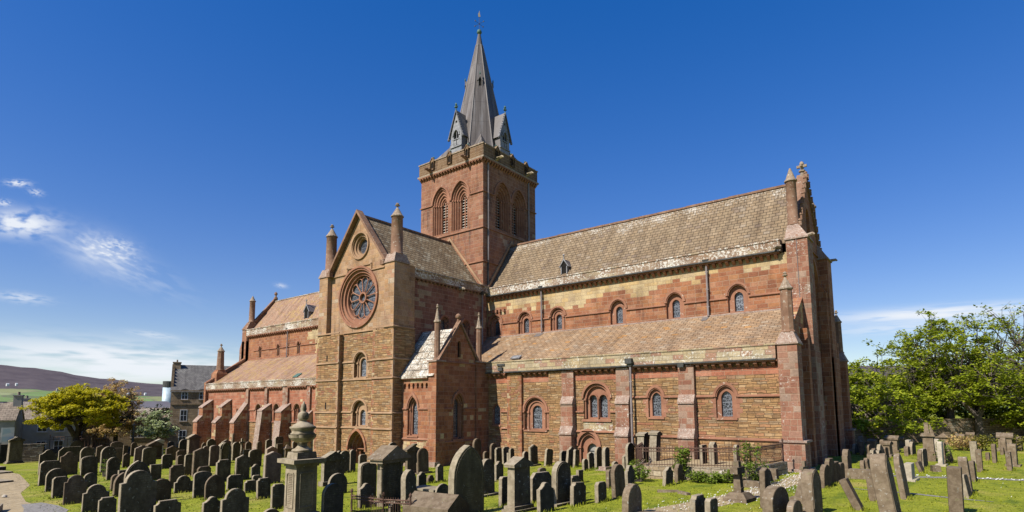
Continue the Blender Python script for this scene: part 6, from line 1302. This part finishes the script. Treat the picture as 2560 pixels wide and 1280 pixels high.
k = MB(); k.box(23.3, 29.8, -14.2, -8.9, .1, .55); tag(k.build('plot_bed', 'path'), 'raised earth bed inside the railed plot', 'grave bed')
railing('iron_railing', 'rusty ornamental railing round the raised plot below the choir wall', PW, .95, .135, True, .62)
railing('iron_railing', 'rusty ornate railing at the bottom edge in front of gabled tomb', [(19.2, -29.0), (21.2, -29.15), (22.3, -28.9)], .62, .10, True, 0)
railing('iron_railing', 'tall plain iron railing on the left boundary wall', [(-50.6, -21.6), (-47.6, -19.2), (-44.9, -17.2)], 1.75, .42, False, .7, .022)
k = MB(); 
for a, b in (((29.75, -14.1), (30.15, -13.7)),): k.frus((a[0], b[0], a[1], b[1]), 0, (a[0]+.05, b[0]-.05, a[1]+.05, b[1]-.05), .75)
tag(k.build('stone_stump', 'g_l'), 'squat lichened stone stump at the railing corner', 'stone post')
# ---- boundary walls
M['rubwall'] = masonry('dark_rubble_wall', h=.16, w=.42, reds=[(.16,.13,.095),(.22,.18,.13),(.13,.105,.08),(.27,.23,.18)], creams=[(.34,.31,.26)], thr=.68, mcol=(.05,.04,.03), bump=1., warp=.06, rnd=.5)
M['rubwallr'] = masonry('brown_rubble_wall', h=.16, w=.5, reds=[(.30,.22,.14),(.36,.27,.18),(.25,.18,.115),(.40,.31,.21)], creams=[(.42,.36,.27)], thr=.66, mcol=(.10,.075,.05), bump=1., warp=.06, rnd=.5)
def wall(pts, h, th, mat, lab):
    k = MB()
    for i, (a, b) in enumerate(zip(pts, pts[1:])):
        d = (Vector(b)-Vector(a)).normalized(); q = Vector((-d.y, d.x))*th/2; A, B = Vector(a), Vector(b); hh = h+.006*(i % 2)
        k.add([(*(A+q), gz(*A)-.3), (*(A-q), gz(*A)-.3), (*(B-q), gz(*B)-.3), (*(B+q), gz(*B)-.3), (*(A+q), gz(*A)+hh), (*(A-q), gz(*A)+hh), (*(B-q), gz(*B)+hh), (*(B+q), gz(*B)+hh)], [(0, 1, 5, 4), (1, 2, 6, 5), (2, 3, 7, 6), (3, 0, 4, 7), (4, 5, 6, 7)])
    w = k.build('boundary_wall', mat); tag(w, lab, 'wall')
    k = MB(); rr = random.Random(len(lab))
    for a, b in zip(pts, pts[1:]):
        A, B = Vector(a), Vector(b); L = (B-A).length; d = (B-A).normalized(); s_ = 0.
        ang = atan2(d.y, d.x)
        while s_ < L:
            l = rr.uniform(.35, .7); c = A+d*(s_+l/2); hx = l*.47; hy = th*.5+rr.uniform(0, .05); z = gz(*c)+h+rr.uniform(0, .03); q = Vector((-d.y, d.x))
            k.add([(*(c+d*sx*hx+q*sy*hy), zz) for zz in (z-.02, z+.1) for sx, sy in ((-1, -1), (1, -1), (1, 1), (-1, 1))], [(0, 1, 5, 4), (1, 2, 6, 5), (2, 3, 7, 6), (3, 0, 4, 7), (4, 5, 6, 7)]); s_ += l
    k.build('coping', mat, w); return w
wall([(-41.5, -29.0), (-40.0, -24.6)], 1.75, .5, 'rubwall', 'dark rubble boundary wall between gabled tomb and iron railing')
wall([(-52.0, -22.6), (-44.9, -17.1), (-44.2, -12)], .8, .5, 'rubwall', 'low rubble churchyard wall before the town')
wall([(29.3, 16.0), (33.5, 21.6), (40, 29.0), (46, 34), (60, 40)], 2.0, .5, 'rubwallr', 'brown rubble churchyard wall beneath the right hand trees')

# ================================================================ town
M['slate'] = masonry('grey_slates', h=.24, w=.3, reds=[(.20,.195,.19),(.24,.235,.225),(.17,.165,.165)], creams=[(.27,.27,.26)], thr=.66, mcol=(.07,.07,.07), half=True, warp=.01, bump=.5, rowvar=.05)
M['flagroof'] = masonry('brown_flag_roof', h=.36, w=.5, reds=[(.33,.27,.21),(.38,.32,.25),(.28,.23,.18)], creams=[(.46,.41,.34)], thr=.62, mcol=(.10,.08,.06), half=True, bump=.9)
M['tan'] = masonry('tan_house_ashlar', h=.28, w=.6, reds=[(.43,.32,.205),(.48,.37,.245),(.38,.28,.175)], creams=[(.54,.43,.30)], thr=.68, mcol=(.20,.15,.10))
M['harl'] = plain('grey_harling', (.33,.31,.29), (.40,.38,.355), 1.5); M['harlw'] = plain('pale_harling', (.45,.43,.40), (.52,.50,.47), 1.5)
M['white'] = plain('white_paint', (.74,.75,.76), (.80,.81,.82), 2., rough=.5); M['wglass'] = plain('dark_window_glass', (.02,.025,.035), (.035,.04,.055), 1., rough=.12, bump=0)
M['teal'] = plain('teal_shopfront_paint', (.035,.19,.26), (.045,.23,.31), 2., rough=.5); M['sage'] = plain('sage_fascia_paint', (.16,.27,.21), (.20,.32,.26), 2., rough=.5)
M['bluewhite'] = plain('pale_blue_steel', (.50,.62,.70), (.58,.70,.77), 1., rough=.4); M['shed'] = plain('grey_violet_sheet_roof', (.22,.20,.215), (.26,.24,.25), .2)
def house(lab, loc, rz, L, D, eave, rise, wall_, roof_, wins=(), chims=(), extra=None, cat='house', hip=False):
    """front face to local +x, length along y (0..L), depth towards -x"""
    t_ = thing('town_house', lab, cat, loc, rz)
    k = MB(); k.prism([(0, 0, -1), (-D, 0, -1), (-D, 0, eave), (-D/2, 0, eave+rise-.12), (0, 0, eave)], (0, L, 0)); wl = k.build('wall', wall_, t_)
    k = MB(); e = .18
    for s0, s1 in ((e, -D/2), (-D-e, -D/2)):
        zz = eave-e*rise/(D/2); k.prism([(s0, -.1, zz), (s1, -.1, eave+rise), (s1, -.1, eave+rise+.12), (s0, -.1, zz+.12)], (0, L+.2, 0))
    rf = k.build('roof', roof_, t_)
    for (y, w, h_, d_) in chims:
        k = MB(); k.box(-D/2-d_/2, -D/2+d_/2, y-w/2, y+w/2, eave+rise*.4, eave+rise+h_); k.box(-D/2-d_/2-.07, -D/2+d_/2+.07, y-w/2-.07, y+w/2+.07, eave+rise+h_+.002, eave+rise+h_+.14); c = k.build('chimney', wall_, rf)
        k = MB()
        for q in range(2): k.lathe(-D/2-.2+.4*q, y, [(.12, eave+rise+h_+.1), (.1, eave+rise+h_+.5)], 8)
        k.build('chimney_pot', 'flagroof', c)
    for (y, z, w, h_) in wins:
        k = MB(); f = fE(0); k.fbox(f, y-w/2-.06, y+w/2+.06, z-.06, z+h_+.06, -.025, .02); fr_ = k.build('window', 'white', t_)
        k = MB(); nx_, nz_ = (2, 2) if h_ > 1 else (2, 2); gx = w/nx_; gh = h_/nz_
        for i in range(nx_):
            for j in range(nz_): k.fbox(f, y-w/2+i*gx+.035, y-w/2+(i+1)*gx-.035, z+j*gh+.035, z+(j+1)*gh-.035, -.032, .0)
        k.build('pane', 'wglass', fr_); k = MB(); k.fbox(f, y-w/2-.15, y+w/2+.15, z-.18, z-.062, -.1, .02); k.build('sill', wall_, fr_)
    return t_
# four-storey stone house with dormers
WN = [(y_, *q_) for y_ in (1.7, 3.95, 6.2, 8.45) for q_ in ((5.85, .72, 1.15), (2.75, .78, 1.55), (-.35, .85, 1.75))]
H1 = house('tall brown stone house with slate roof, dormers and teal shopfront', (-51.1, -8.1, -1.0), radians(-22), 9.6, 8, 7.0, 3.9, 'tan', 'slate', WN, ((.5, 1.0, .35, 1.4), (9.0, .9, .2, 1.4)))
k = MB(); k.box(.0, .12, .1, 9.4, -2.5, -1.0); k.box(.0, .2, .0, 9.5, -1.0, -.85); k.build('shopfront', 'teal', H1)
k = MB(); k.box(.0, .1, .0, 9.6, 5.05, 5.25); k.box(0, .16, 0, 9.6, 6.98, 7.12); k.build('string_course', 'tan', H1)
for y in (1.7, 3.95, 6.2, 8.45):
    k = MB(); k.prism([(.07, y+.62*cos(a), 6.95+.36*sin(a)) for a in [pi*i/8 for i in range(8, -1, -1)]], (-1.2, 0, 0)); k.build('dormer_head', 'slate', H1)
k = MB()
for y in (.0, 9.55):
    for i in range(7): k.box(-4.0+.5*i-.0, -3.5+.5*i, y-.1, y+.25, 10.6-.5*i-.1*0, 11.05-.48*i)
k.build('crow_steps', 'tan', H1)
H2 = house('low tan shop building with sage fascia behind the white blossom tree', (-58.6, -19.4, -2.0), radians(-20), 13.5, 7, 4.2, 1.3, 'tan', 'flagroof', [(2.6, 1.5, .95, 1.35), (5.2, 1.5, .95, 1.35), (9.0, 1.5, .7, 1.3), (9.85, 1.5, .7, 1.3), (10.7, 1.5, .7, 1.3), (12.5, 1.5, .7, 1.3)], ((8.2, .9, .8, .9),))
k = MB(); k.box(0, .16, 4.0, 8.2, -.3, .35); k.build('fascia', 'sage', H2); k = MB(); k.box(0, .06, 4.2, 13.0, -2, -.32); k.build('shop_window', 'wglass', H2)
H3 = house('long pale harled house behind the yellow green tree', (-54.0, -27.4, -2.0), radians(-15), 9.0, 6.5, 4.3, 2.1, 'harlw', 'flagroof', [(2.5, .3, .9, 1.3), (5.6, .3, .9, 1.3), (7.3, .3, .9, 1.3), (2.5, 2.8, .9, 1.0), (5.6, 2.8, .9, 1.0), (7.3, 2.8, .9, 1.0)], ((.4, .8, .9, .9), (8.6, .8, .9, .9)))
H4 = house('grey harled cottage with stone flag roof and tall end chimney', (-50.2, -34.2, -2.2), radians(-20), 9.0, 5.0, 4.6, 1.8, 'harl', 'flagroof', [(7.3, 1.2, .95, 1.5), (4.8, 1.2, .95, 1.5), (2, 1.2, .95, 1.5)], ((8.75, .75, .9, 1.1), (.5, .75, .9, 1.1)))
H5 = house('small stone roofed house set behind the cottage', (-57.0, -28.4, -2.2), radians(-20), 6.2, 4.5, 4.0, 2.3, 'harl', 'flagroof', (), ((5.2, .6, .7, .8),))
t_ = thing('banner_sign', 'white banner sign standing before the cottage', 'sign', (-38.6, -27.9, gz(-38, -28))); k = MB(); k.box(-.04, .0, -.5, .5, 2.15, 3.6); k.build('panel', 'white', t_); k = MB(); k.tube([(-.06, -.45, 0), (-.06, -.45, 3.6)], .03, 6); k.tube([(-.06, .45, 0), (-.06, .45, 3.6)], .03, 6); k.build('post', 'gutter', t_)
k = MB(); k.box(.0, .006, -.4, .4, 2.3, 2.7); k.prism([(.002, -.4, 2.9), (.002, .3, 3.1), (.002, .1, 3.5), (.002, -.35, 3.45)], (.004, 0, 0)); k.build('print', 'bluewhite', t_)
t_ = thing('lamp_post', 'dark slim street post before the shop windows', 'lamp post', (-44.0, -14.9, -2.1)); k = MB(); k.tube([(0, 0, 0), (0, 0, 3.6)], [.17, .13], 8); k.build('post', 'gutter', t_); k = MB(); k.lathe(0, 0, [(.2, 3.6), (.2, 3.7), (.1, 3.8), (.02, 3.95)], 8); k.build('cap', 'gutter', t_)
def far(az_, d, z=0): a = radians(az_); return (37.25+d*sin(a), -42.4+d*cos(a), z)
t_ = thing('storage_silo', 'pale blue cylindrical silo beside the tall house', 'silo', far(-69.0, 330, -8)); k = MB(); k.lathe(0, 0, [(2.4, 0), (2.4, 21.3)], 20); k.build('shell', 'bluewhite', t_, smooth=True); k = MB(); k.lathe(0, 0, [(2.5, 21.3), (2.5, 24.3)], 20); k.build('top_band', 'gutter', t_)
t_ = thing('harbour_shed', 'huge grey violet shed roof beyond the trees', 'shed', far(-70.8, 240, -3), radians(20)); k = MB(); k.prism([(0, -14, 0), (-24, -14, 0), (-24, -14, 5), (-12, -14, 8.5), (0, -14, 3.0)], (0, 34, 0)); k.build('wall', 'harlw', t_); k = MB(); k.prism([(.5, -14.3, 3.0), (-12, -14.3, 8.6), (-12, -14.3, 8.9), (.5, -14.3, 3.3)], (0, 34.6, 0)); k.build('roof', 'shed', t_)
rr = random.Random(4)
WF = ['white boat shed at the harbour, farthest left in its row', 'white boat shed at the harbour, second in its row', 'white boat shed at the harbour, middle of its row', 'white boat shed at the harbour, fourth in its row', 'white boat shed at the harbour, nearest the silo']
for i in range(5):
    az_ = -73.0+i*.78; s_ = rr.uniform(2.6, 4.2); k = MB(); k.prism([(0, -s_, 0), (0, s_, 0), (0, s_, s_*.8), (0, 0, s_*1.4), (0, -s_, s_*.8)], (-6, 0, 0)); tag(k.build('boat_shed', 'white', loc=far(az_, 380, 1.0), rot=(0, 0, .3)), WF[i], 'shed', 'harbour sheds')
for i, (az_, e_, w, lab) in enumerate(((-79.4, 1.75, 9, 'white farmhouse on the hillside at far left'), (-78.9, 1.78, 6, 'small white farm cottage right of the farmhouse'), (-76.4, 1.42, 12, 'long grey farm steading on the hill, left part'), (-75.5, 1.35, 14, 'long grey farm steading on the hill, right part'), (-71.8, 1.1, 7, 'white croft low on the purple hill'), (-70.6, 1.12, 7, 'white croft at the foot of the hill near the silo'))):
    d = 1500; p = far(az_, d, 3.8+math.tan(radians(e_))*d-6); k = MB(); w *= .24; k.prism([(0, -w, 2), (0, -w, 6), (-2, -w, 7.6), (-4, -w, 6), (-4, -w, 2)], (0, 2*w, 0)); tag(k.build('farmhouse', 'white' if 'white' in lab else 'harl', loc=p, rot=(0, 0, radians(10))), lab, 'farmhouse', 'far farm buildings')

# ================================================================ trees
def leafmat(name, cols, trans=.35):
    m, t, b = newmat(name)
    uv = t.new('ShaderNodeUVMap').outputs[0]; u, v, _ = t.sep(uv)
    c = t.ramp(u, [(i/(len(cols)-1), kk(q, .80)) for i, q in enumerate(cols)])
    b.inputs['Roughness'].default_value = .6; t.put(b.inputs['Base Color'], c); b.inputs['Specular IOR Level'].default_value = .25
    tr = t.new('ShaderNodeBsdfTranslucent'); t.put(tr.inputs['Color'], c)
    mx = t.new('ShaderNodeMixShader'); mx.inputs[0].default_value = trans; out = m.node_tree.nodes['Material Output']
    m.node_tree.links.new(b.outputs[0], mx.inputs[1]); m.node_tree.links.new(tr.outputs[0], mx.inputs[2]); m.node_tree.links.new(mx.outputs[0], out.inputs[0]); return m
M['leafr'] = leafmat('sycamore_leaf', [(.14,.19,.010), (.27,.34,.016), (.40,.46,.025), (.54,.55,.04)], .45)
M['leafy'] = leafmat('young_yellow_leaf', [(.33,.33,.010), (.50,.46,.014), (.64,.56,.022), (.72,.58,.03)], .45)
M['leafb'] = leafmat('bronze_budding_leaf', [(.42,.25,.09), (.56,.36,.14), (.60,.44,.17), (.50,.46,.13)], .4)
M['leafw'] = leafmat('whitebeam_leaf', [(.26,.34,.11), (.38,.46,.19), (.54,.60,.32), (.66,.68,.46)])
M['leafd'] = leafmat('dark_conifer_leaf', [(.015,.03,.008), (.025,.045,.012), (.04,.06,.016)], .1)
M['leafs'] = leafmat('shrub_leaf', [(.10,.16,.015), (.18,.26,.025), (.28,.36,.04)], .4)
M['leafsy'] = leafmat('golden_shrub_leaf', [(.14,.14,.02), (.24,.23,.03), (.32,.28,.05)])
M['bark'] = plain('grey_bark', (.10,.08,.065), (.19,.155,.13), 4., bump=.6); M['barkd'] = plain('dark_bark', (.035,.028,.022), (.07,.055,.045), 4., bump=.6)
def leaves(L, U, c, n, rad, size, rng, flat=.6):
    for _ in range(n):
        d = Vector((rng.gauss(0, 1), rng.gauss(0, 1), rng.gauss(0, 1)*flat)); d = d.normalized()*rad*rng.random()**.45
        d.z *= flat; p = Vector(c)+d; nn = Vector((rng.gauss(0, .7), rng.gauss(0, .7), 1.0+.4*rng.random())).normalized()
        a = nn.cross(Vector((rng.gauss(0, 1), rng.gauss(0, 1), rng.gauss(0, 1)))).normalized(); b = nn.cross(a); s = size*rng.uniform(.6, 1.25)
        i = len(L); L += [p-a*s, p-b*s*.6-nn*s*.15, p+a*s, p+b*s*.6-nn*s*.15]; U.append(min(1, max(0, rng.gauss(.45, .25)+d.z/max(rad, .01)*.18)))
def leafmesh(L, U, name, mat, parent=None, loc=None):
    me = bpy.data.meshes.new(name); n = len(U); me.from_pydata([tuple(p) for p in L], [], [(4*i, 4*i+1, 4*i+2, 4*i+3) for i in range(n)]); me.materials.append(M[mat]); uv = me.uv_layers.new(name='UVMap').data
    flat = []
    for u in U: flat += [u, .5]*4
    uv.foreach_set('uv', flat); o = bpy.data.objects.new(name, me); COL.objects.link(o)
    if parent: o.parent = parent
    if loc: o.location = loc
    return o
def tree(lab, loc, H, R, h0, seed, leaf, bark, ncl=70, nl=90, lrad=.75, lsize=.16, trunk=.32, limbs=5, lean=(0, 0), squash=1., group=None, bare=0., low=.0, top=1.0, RY=None, twigs=4):
    rng = random.Random(seed); t_ = thing('tree', lab, 'tree', loc, 0, group); k = MB(); L = []; U = []; RY = RY or R
    fork = Vector((lean[0]*.25, lean[1]*.25, h0)); k.tube([(0, 0, -.4), (.02, .03, h0*.3), fork*.62, fork], [trunk*1.5, trunk*1.05, trunk*.92, trunk*.85], 9)
    cz = h0+(H-h0)*(.42-low); tips = []
    ends = []
    for i in range(limbs):
        a = 2*pi*(i+rng.uniform(-.25, .25))/limbs; r = rng.uniform(.3, .55); e = Vector((lean[0]*.6+R*r*cos(a), lean[1]*.6+RY*r*sin(a), h0+(H-h0)*rng.uniform(.35, .62)))
        m1 = fork.lerp(e, .4)+Vector((rng.gauss(0, .2), rng.gauss(0, .2), -.1*(H-h0)*.3)); m2 = fork.lerp(e, .72)+Vector((rng.gauss(0, .3), rng.gauss(0, .3), rng.gauss(0, .2)))
        k.tube([fork-Vector((0, 0, .25)), m1, m2, e], [trunk*.62, trunk*.45, trunk*.34, trunk*.22], 7); ends.append((m1, m2, e))
    for c in range(ncl):
        for _ in range(30):
            q = Vector((rng.gauss(0, 1), rng.gauss(0, 1), rng.gauss(0, 1))).normalized()*(rng.random()**.28)
            if q.z > -.55-low: break
        p = Vector((lean[0]+q.x*R, lean[1]+q.y*RY, cz+(q.z*(H-cz)*top if q.z > 0 else q.z*(cz-h0*.75+low*3))))
        m1, m2, e = min(ends, key=lambda t: (t[2]-p).length+rng.uniform(0, R*.5)); src = [m2, e, e][rng.randrange(3)]
        mid = src.lerp(p, .5)+Vector((rng.gauss(0, .25), rng.gauss(0, .25), rng.gauss(0, .2)-.1)); k.tube([src, mid, p], [trunk*.17, trunk*.11, trunk*.04], 5)
        for _ in range(twigs):
            e2 = p+Vector((rng.gauss(0, 1), rng.gauss(0, 1), rng.gauss(.35, .6)))*lrad*.75; k.tube([mid.lerp(p, rng.uniform(.3, 1)), p.lerp(e2, .5)+Vector((0, 0, rng.gauss(0, .08))), e2], [trunk*.06, trunk*.04, .008], 4)
            if rng.random() > bare: leaves(L, U, e2, int(nl/twigs*rng.uniform(.5, 1.4)), lrad*.62, lsize*rng.uniform(.75, 1.15), rng, .72)
    k.build('trunk', bark, t_); leafmesh(L, U, 'crown', leaf, t_); return t_
GR = 'sycamores behind the right churchyard wall'
tree('bushy low sycamore hiding the wall right beside the choir', (30.6, 20.9, 0), 7.4, 4.9, 1.2, 1, 'leafr', 'bark', 125, 130, .9, .18, .26, 6, low=.28, group=GR)
tree('bushy sycamore close behind the choir corner', (27.5, 27.0, 0), 7.4, 4.8, 1.3, 9, 'leafr', 'bark', 90, 110, .9, .18, .26, 6, low=.28, group=GR)
tree('thin topped sycamore rising behind the bushy one', (33.2, 27.5, 0), 10.4, 4.6, 3.0, 2, 'leafr', 'bark', 62, 60, .8, .16, .26, 5, bare=.3, group=GR)
tree('domed sycamore in the middle, tallest of the left four', (36.6, 27.0, 0), 12.0, 4.9, 3.2, 3, 'leafr', 'bark', 145, 130, .85, .155, .34, 6, bare=.12, group=GR, low=.1)
tree('forked sycamore with bare dark trunks right of the domed one', (38.6, 26.2, 0), 9.0, 3.9, 2.6, 4, 'leafr', 'bark', 85, 95, .85, .155, .34, 5, bare=.3, group=GR)
tree('tall open sycamore with bare upper branches at right edge', (43.6, 31.0, 0), 13.4, 5.6, 3.6, 5, 'leafr', 'bark', 130, 70, .85, .15, .38, 7, bare=.30, group=GR)
tree('low leafy sycamore under the tall one at right edge', (44.2, 28.6, 0), 6.4, 3.8, 1.8, 6, 'leafr', 'bark', 85, 110, .8, .155, .24, 5, low=.2, group=GR)
tree('sycamore filling the gap behind the domed one', (36.0, 34.0, 0), 9.6, 6.2, 2.0, 7, 'leafr', 'bark', 100, 110, .95, .19, .3, 6, low=.2, group=GR)
tree('dim sycamore behind the tall right edge tree', (44.5, 38.0, 0), 10.4, 6.4, 2.0, 8, 'leafr', 'bark', 90, 75, .95, .19, .3, 6, low=.2, group=GR)
tree('broad yellow green sycamore spreading low before the harled house', (-43.5, -20.9, -2.1), 7.8, 4.2, 2.5, 21, 'leafy', 'barkd', 150, 190, .72, .16, .40, 6, low=-.1, RY=4.3, lean=(0, .2))
tree('bronze budding tree growing against the yellow green one', (-51.8, -14.3, -2.2), 9.2, 3.2, 2.3, 22, 'leafb', 'barkd', 110, 120, .8, .16, .3, 6, bare=.1, RY=3.1, low=.1)
tree('small pale blossom tree before the shop windows', (-44.9, -12.0, -2.1), 5.3, 1.9, 1.9, 23, 'leafw', 'bark', 70, 120, .5, .13, .10, 5, bare=.1, low=.1)
tree('dark flat topped conifer beside the tall house', (-56.0, -7.4, -2.2), 5.6, 2.0, 2.0, 24, 'leafd', 'barkd', 40, 70, .8, .18, .22, 5, squash=.5)
def shrub(name, lab, loc, r, h, seed, leaf, n=700, size=.07, group=None):
    rng = random.Random(seed); t_ = thing(name, lab, 'shrub', loc, 0, group); k = MB(); L = []; U = []
    for i in range(14):
        a = rng.uniform(0, 2*pi); q = r*rng.random()**.6; e = Vector((q*cos(a), q*sin(a), h*rng.uniform(.45, 1.0)*(1-.35*q/r))); k.tube([(e.x*.2, e.y*.2, -.1), (e.x*.6, e.y*.6, e.z*.5), e], [.022, .016, .006], 4)
        leaves(L, U, e*.92, int(n/20), r*.42, size, rng, .8); leaves(L, U, e*.55, int(n/40), r*.4, size, rng, .8)
    k.build('stem', 'bark', t_); leafmesh(L, U, 'foliage', leaf, t_)
shrub('shrub', 'leggy green shrub on the left bank of the plot wall', (24.7, -16.3, gz(24.7, 0)), .55, 1.25, 31, 'leafs', 420)
shrub('shrub', 'tall bright green shrub growing through the plot railing', (26.3, -14.9, .1), .55, 1.9, 32, 'leafs', 900)
shrub('young_tree', 'slim young tree at the right end of the plot railing', (29.75, -15.6, .2), .62, 2.4, 33, 'leafs', 620)
shrub('shrub', 'creeping weeds at the foot of plot wall, left clump', (27.3, -15.5, .1), .6, .6, 34, 'leafs', 600); shrub('shrub', 'dark weeds at the foot of plot wall, middle clump', (28.1, -15.3, .1), .6, .55, 35, 'leafs', 600); shrub('shrub', 'round green bush at the foot of plot wall, right clump', (28.9, -15.2, .15), .5, .75, 36, 'leafs', 620); shrub('shrub', 'low weeds below the young tree', (30.0, -15.3, .2), .5, .6, 37, 'leafs', 400)
shrub('shrub', 'weeds sprouting at the left railing corner', (22.4, -11.2, 0), .5, .9, 38, 'leafs', 400); shrub('shrub', 'weeds left of the plot wall', (24.2, -15.7, 0), .6, .45, 39, 'leafs', 420)
shrub('shrub', 'rose bush climbing the statue monument', (36.3, .6, .2), .42, 1.7, 40, 'leafs', 300)
shrub('shrub', 'brown twiggy hedge beyond the statue monument', (37.3, 13.0, .2), 1.3, 1.2, 41, 'leafb', 900, .09); shrub('shrub', 'golden bush in the middle of the far right bed', (38.4, 13.4, .2), .9, 1.5, 42, 'leafsy', 700, .09); shrub('shrub', 'golden bush at the right of the far bed', (39.9, 14.2, .2), 1.1, 1.3, 43, 'leafsy', 800, .09)
shrub('shrub', 'yellow green plant on the low wall at left', (-41.0, -20.6, -1.9), .8, .9, 44, 'leafsy', 400, .1); shrub('shrub', 'climber between the left headstones', (-9.5, -28.2, gz(-9.5, 0)), .35, 1.3, 45, 'leafs', 220); shrub('shrub', 'flowering weeds among the front left stones', (-3.0, -28.6, gz(-3, 0)), .4, .6, 46, 'leafsy', 200)
# ---- grass tufts and daisies (nobody could count them)
rng = random.Random(77); vs = []; fs = []
C0 = Vector((37.25, -42.42))
def inchurch(x, y): return (-40 < x < 31.2 and abs(y) < 9.3) or (-5.2 < x < 9 and -15.4 < y < 0) or (23.5 < x < 29.8 and -14.6 < y < -8)
def onpath(x, y):
    if x < 14 and y < -29.5:
        py = -31.0-(x+26)*.18; return abs(y-py) < 1.6
    return False
def blade(x, y, h, w):
    z = gz(x, y); q = rng.uniform(0, 2*pi); dx_, dy_ = cos(q)*w, sin(q)*w; lx, ly = rng.gauss(0, .03), rng.gauss(0, .03)
    i = len(vs); vs.extend([(x-dx_, y-dy_, z-.01), (x+dx_, y+dy_, z-.01), (x+lx, y+ly, z+h)]); fs.append((i, i+1, i+2))
for (x, y, W_, H_, T_, *_r) in STONES:      # unmown grass against the stones
    for _ in range(90): blade(x+rng.uniform(-.08, .14)-(T_+.1)*(rng.random() < .3), y+rng.uniform(-.62, .62)*(W_+.1), rng.uniform(.06, .17), .02)
for k_ in range(900): blade(rng.uniform(9, 30), -8.75-.12*rng.random(), rng.uniform(.06, .22), .03)
n_ = 0
while n_ < 30000:
    a = radians(rng.uniform(-80, 6)); d = 14+46*rng.random()**1.6; x, y = C0.x+d*sin(a), C0.y+d*cos(a)
    if inchurch(x, y) or onpath(x, y): continue
    z = gz(x, y); h = rng.uniform(.02, .055)*(1+.8*(rng.random() < .05)); q = rng.uniform(0, 2*pi); w = .02+.012*d/30; dx_, dy_ = cos(q)*w, sin(q)*w; lx, ly = rng.gauss(0, .03), rng.gauss(0, .03)
    i = len(vs); vs += [(x-dx_, y-dy_, z-.01), (x+dx_, y+dy_, z-.01), (x+lx, y+ly, z+h)]; fs.append((i, i+1, i+2)); n_ += 1
me = bpy.data.meshes.new('grass'); me.from_pydata(vs, [], fs); me.materials.append(M['grass']); go = bpy.data.objects.new('grass', me); COL.objects.link(go); go['kind'] = 'stuff'; tag(go, 'short rough grass blades over the churchyard lawn', 'grass')
M['daisy'] = plain('daisy_petals', (.75,.74,.70), (.82,.81,.78), 5., bump=0)
vs = []; fs = []
def daisy(x, y, s):
    z = gz(x, y)+.05; i = len(vs); vs.extend([(x-s, y, z), (x, y-s, z), (x+s, y, z+.03), (x, y+s, z+.03)]); fs.append((i, i+1, i+2, i+3))
for _ in range(520): u = rng.random(); x = 31.0-1.6*u*u+rng.gauss(0, .55); y = -9.5-14*u+rng.gauss(0, .4); daisy(x, y, rng.uniform(.015, .03))
for _ in range(90): u = rng.random(); daisy(33+10*u, -8.2+2*u+rng.gauss(0, .22), rng.uniform(.02, .05))
for _ in range(240): u = rng.random(); daisy(-22+26*u+rng.gauss(0, 1), -30.3-u*4.3+rng.gauss(0, .6), rng.uniform(.02, .04))
for _ in range(120): daisy(rng.uniform(20, 42), rng.uniform(-26, 4), rng.uniform(.010, .016)) if rng.random() < .6 else None
me = bpy.data.meshes.new('daisies'); me.from_pydata(vs, [], fs); me.materials.append(M['daisy']); go = bpy.data.objects.new('daisies', me); COL.objects.link(go); go['kind'] = 'stuff'; tag(go, 'white daisies scattered over the lawn and paths', 'daisies')
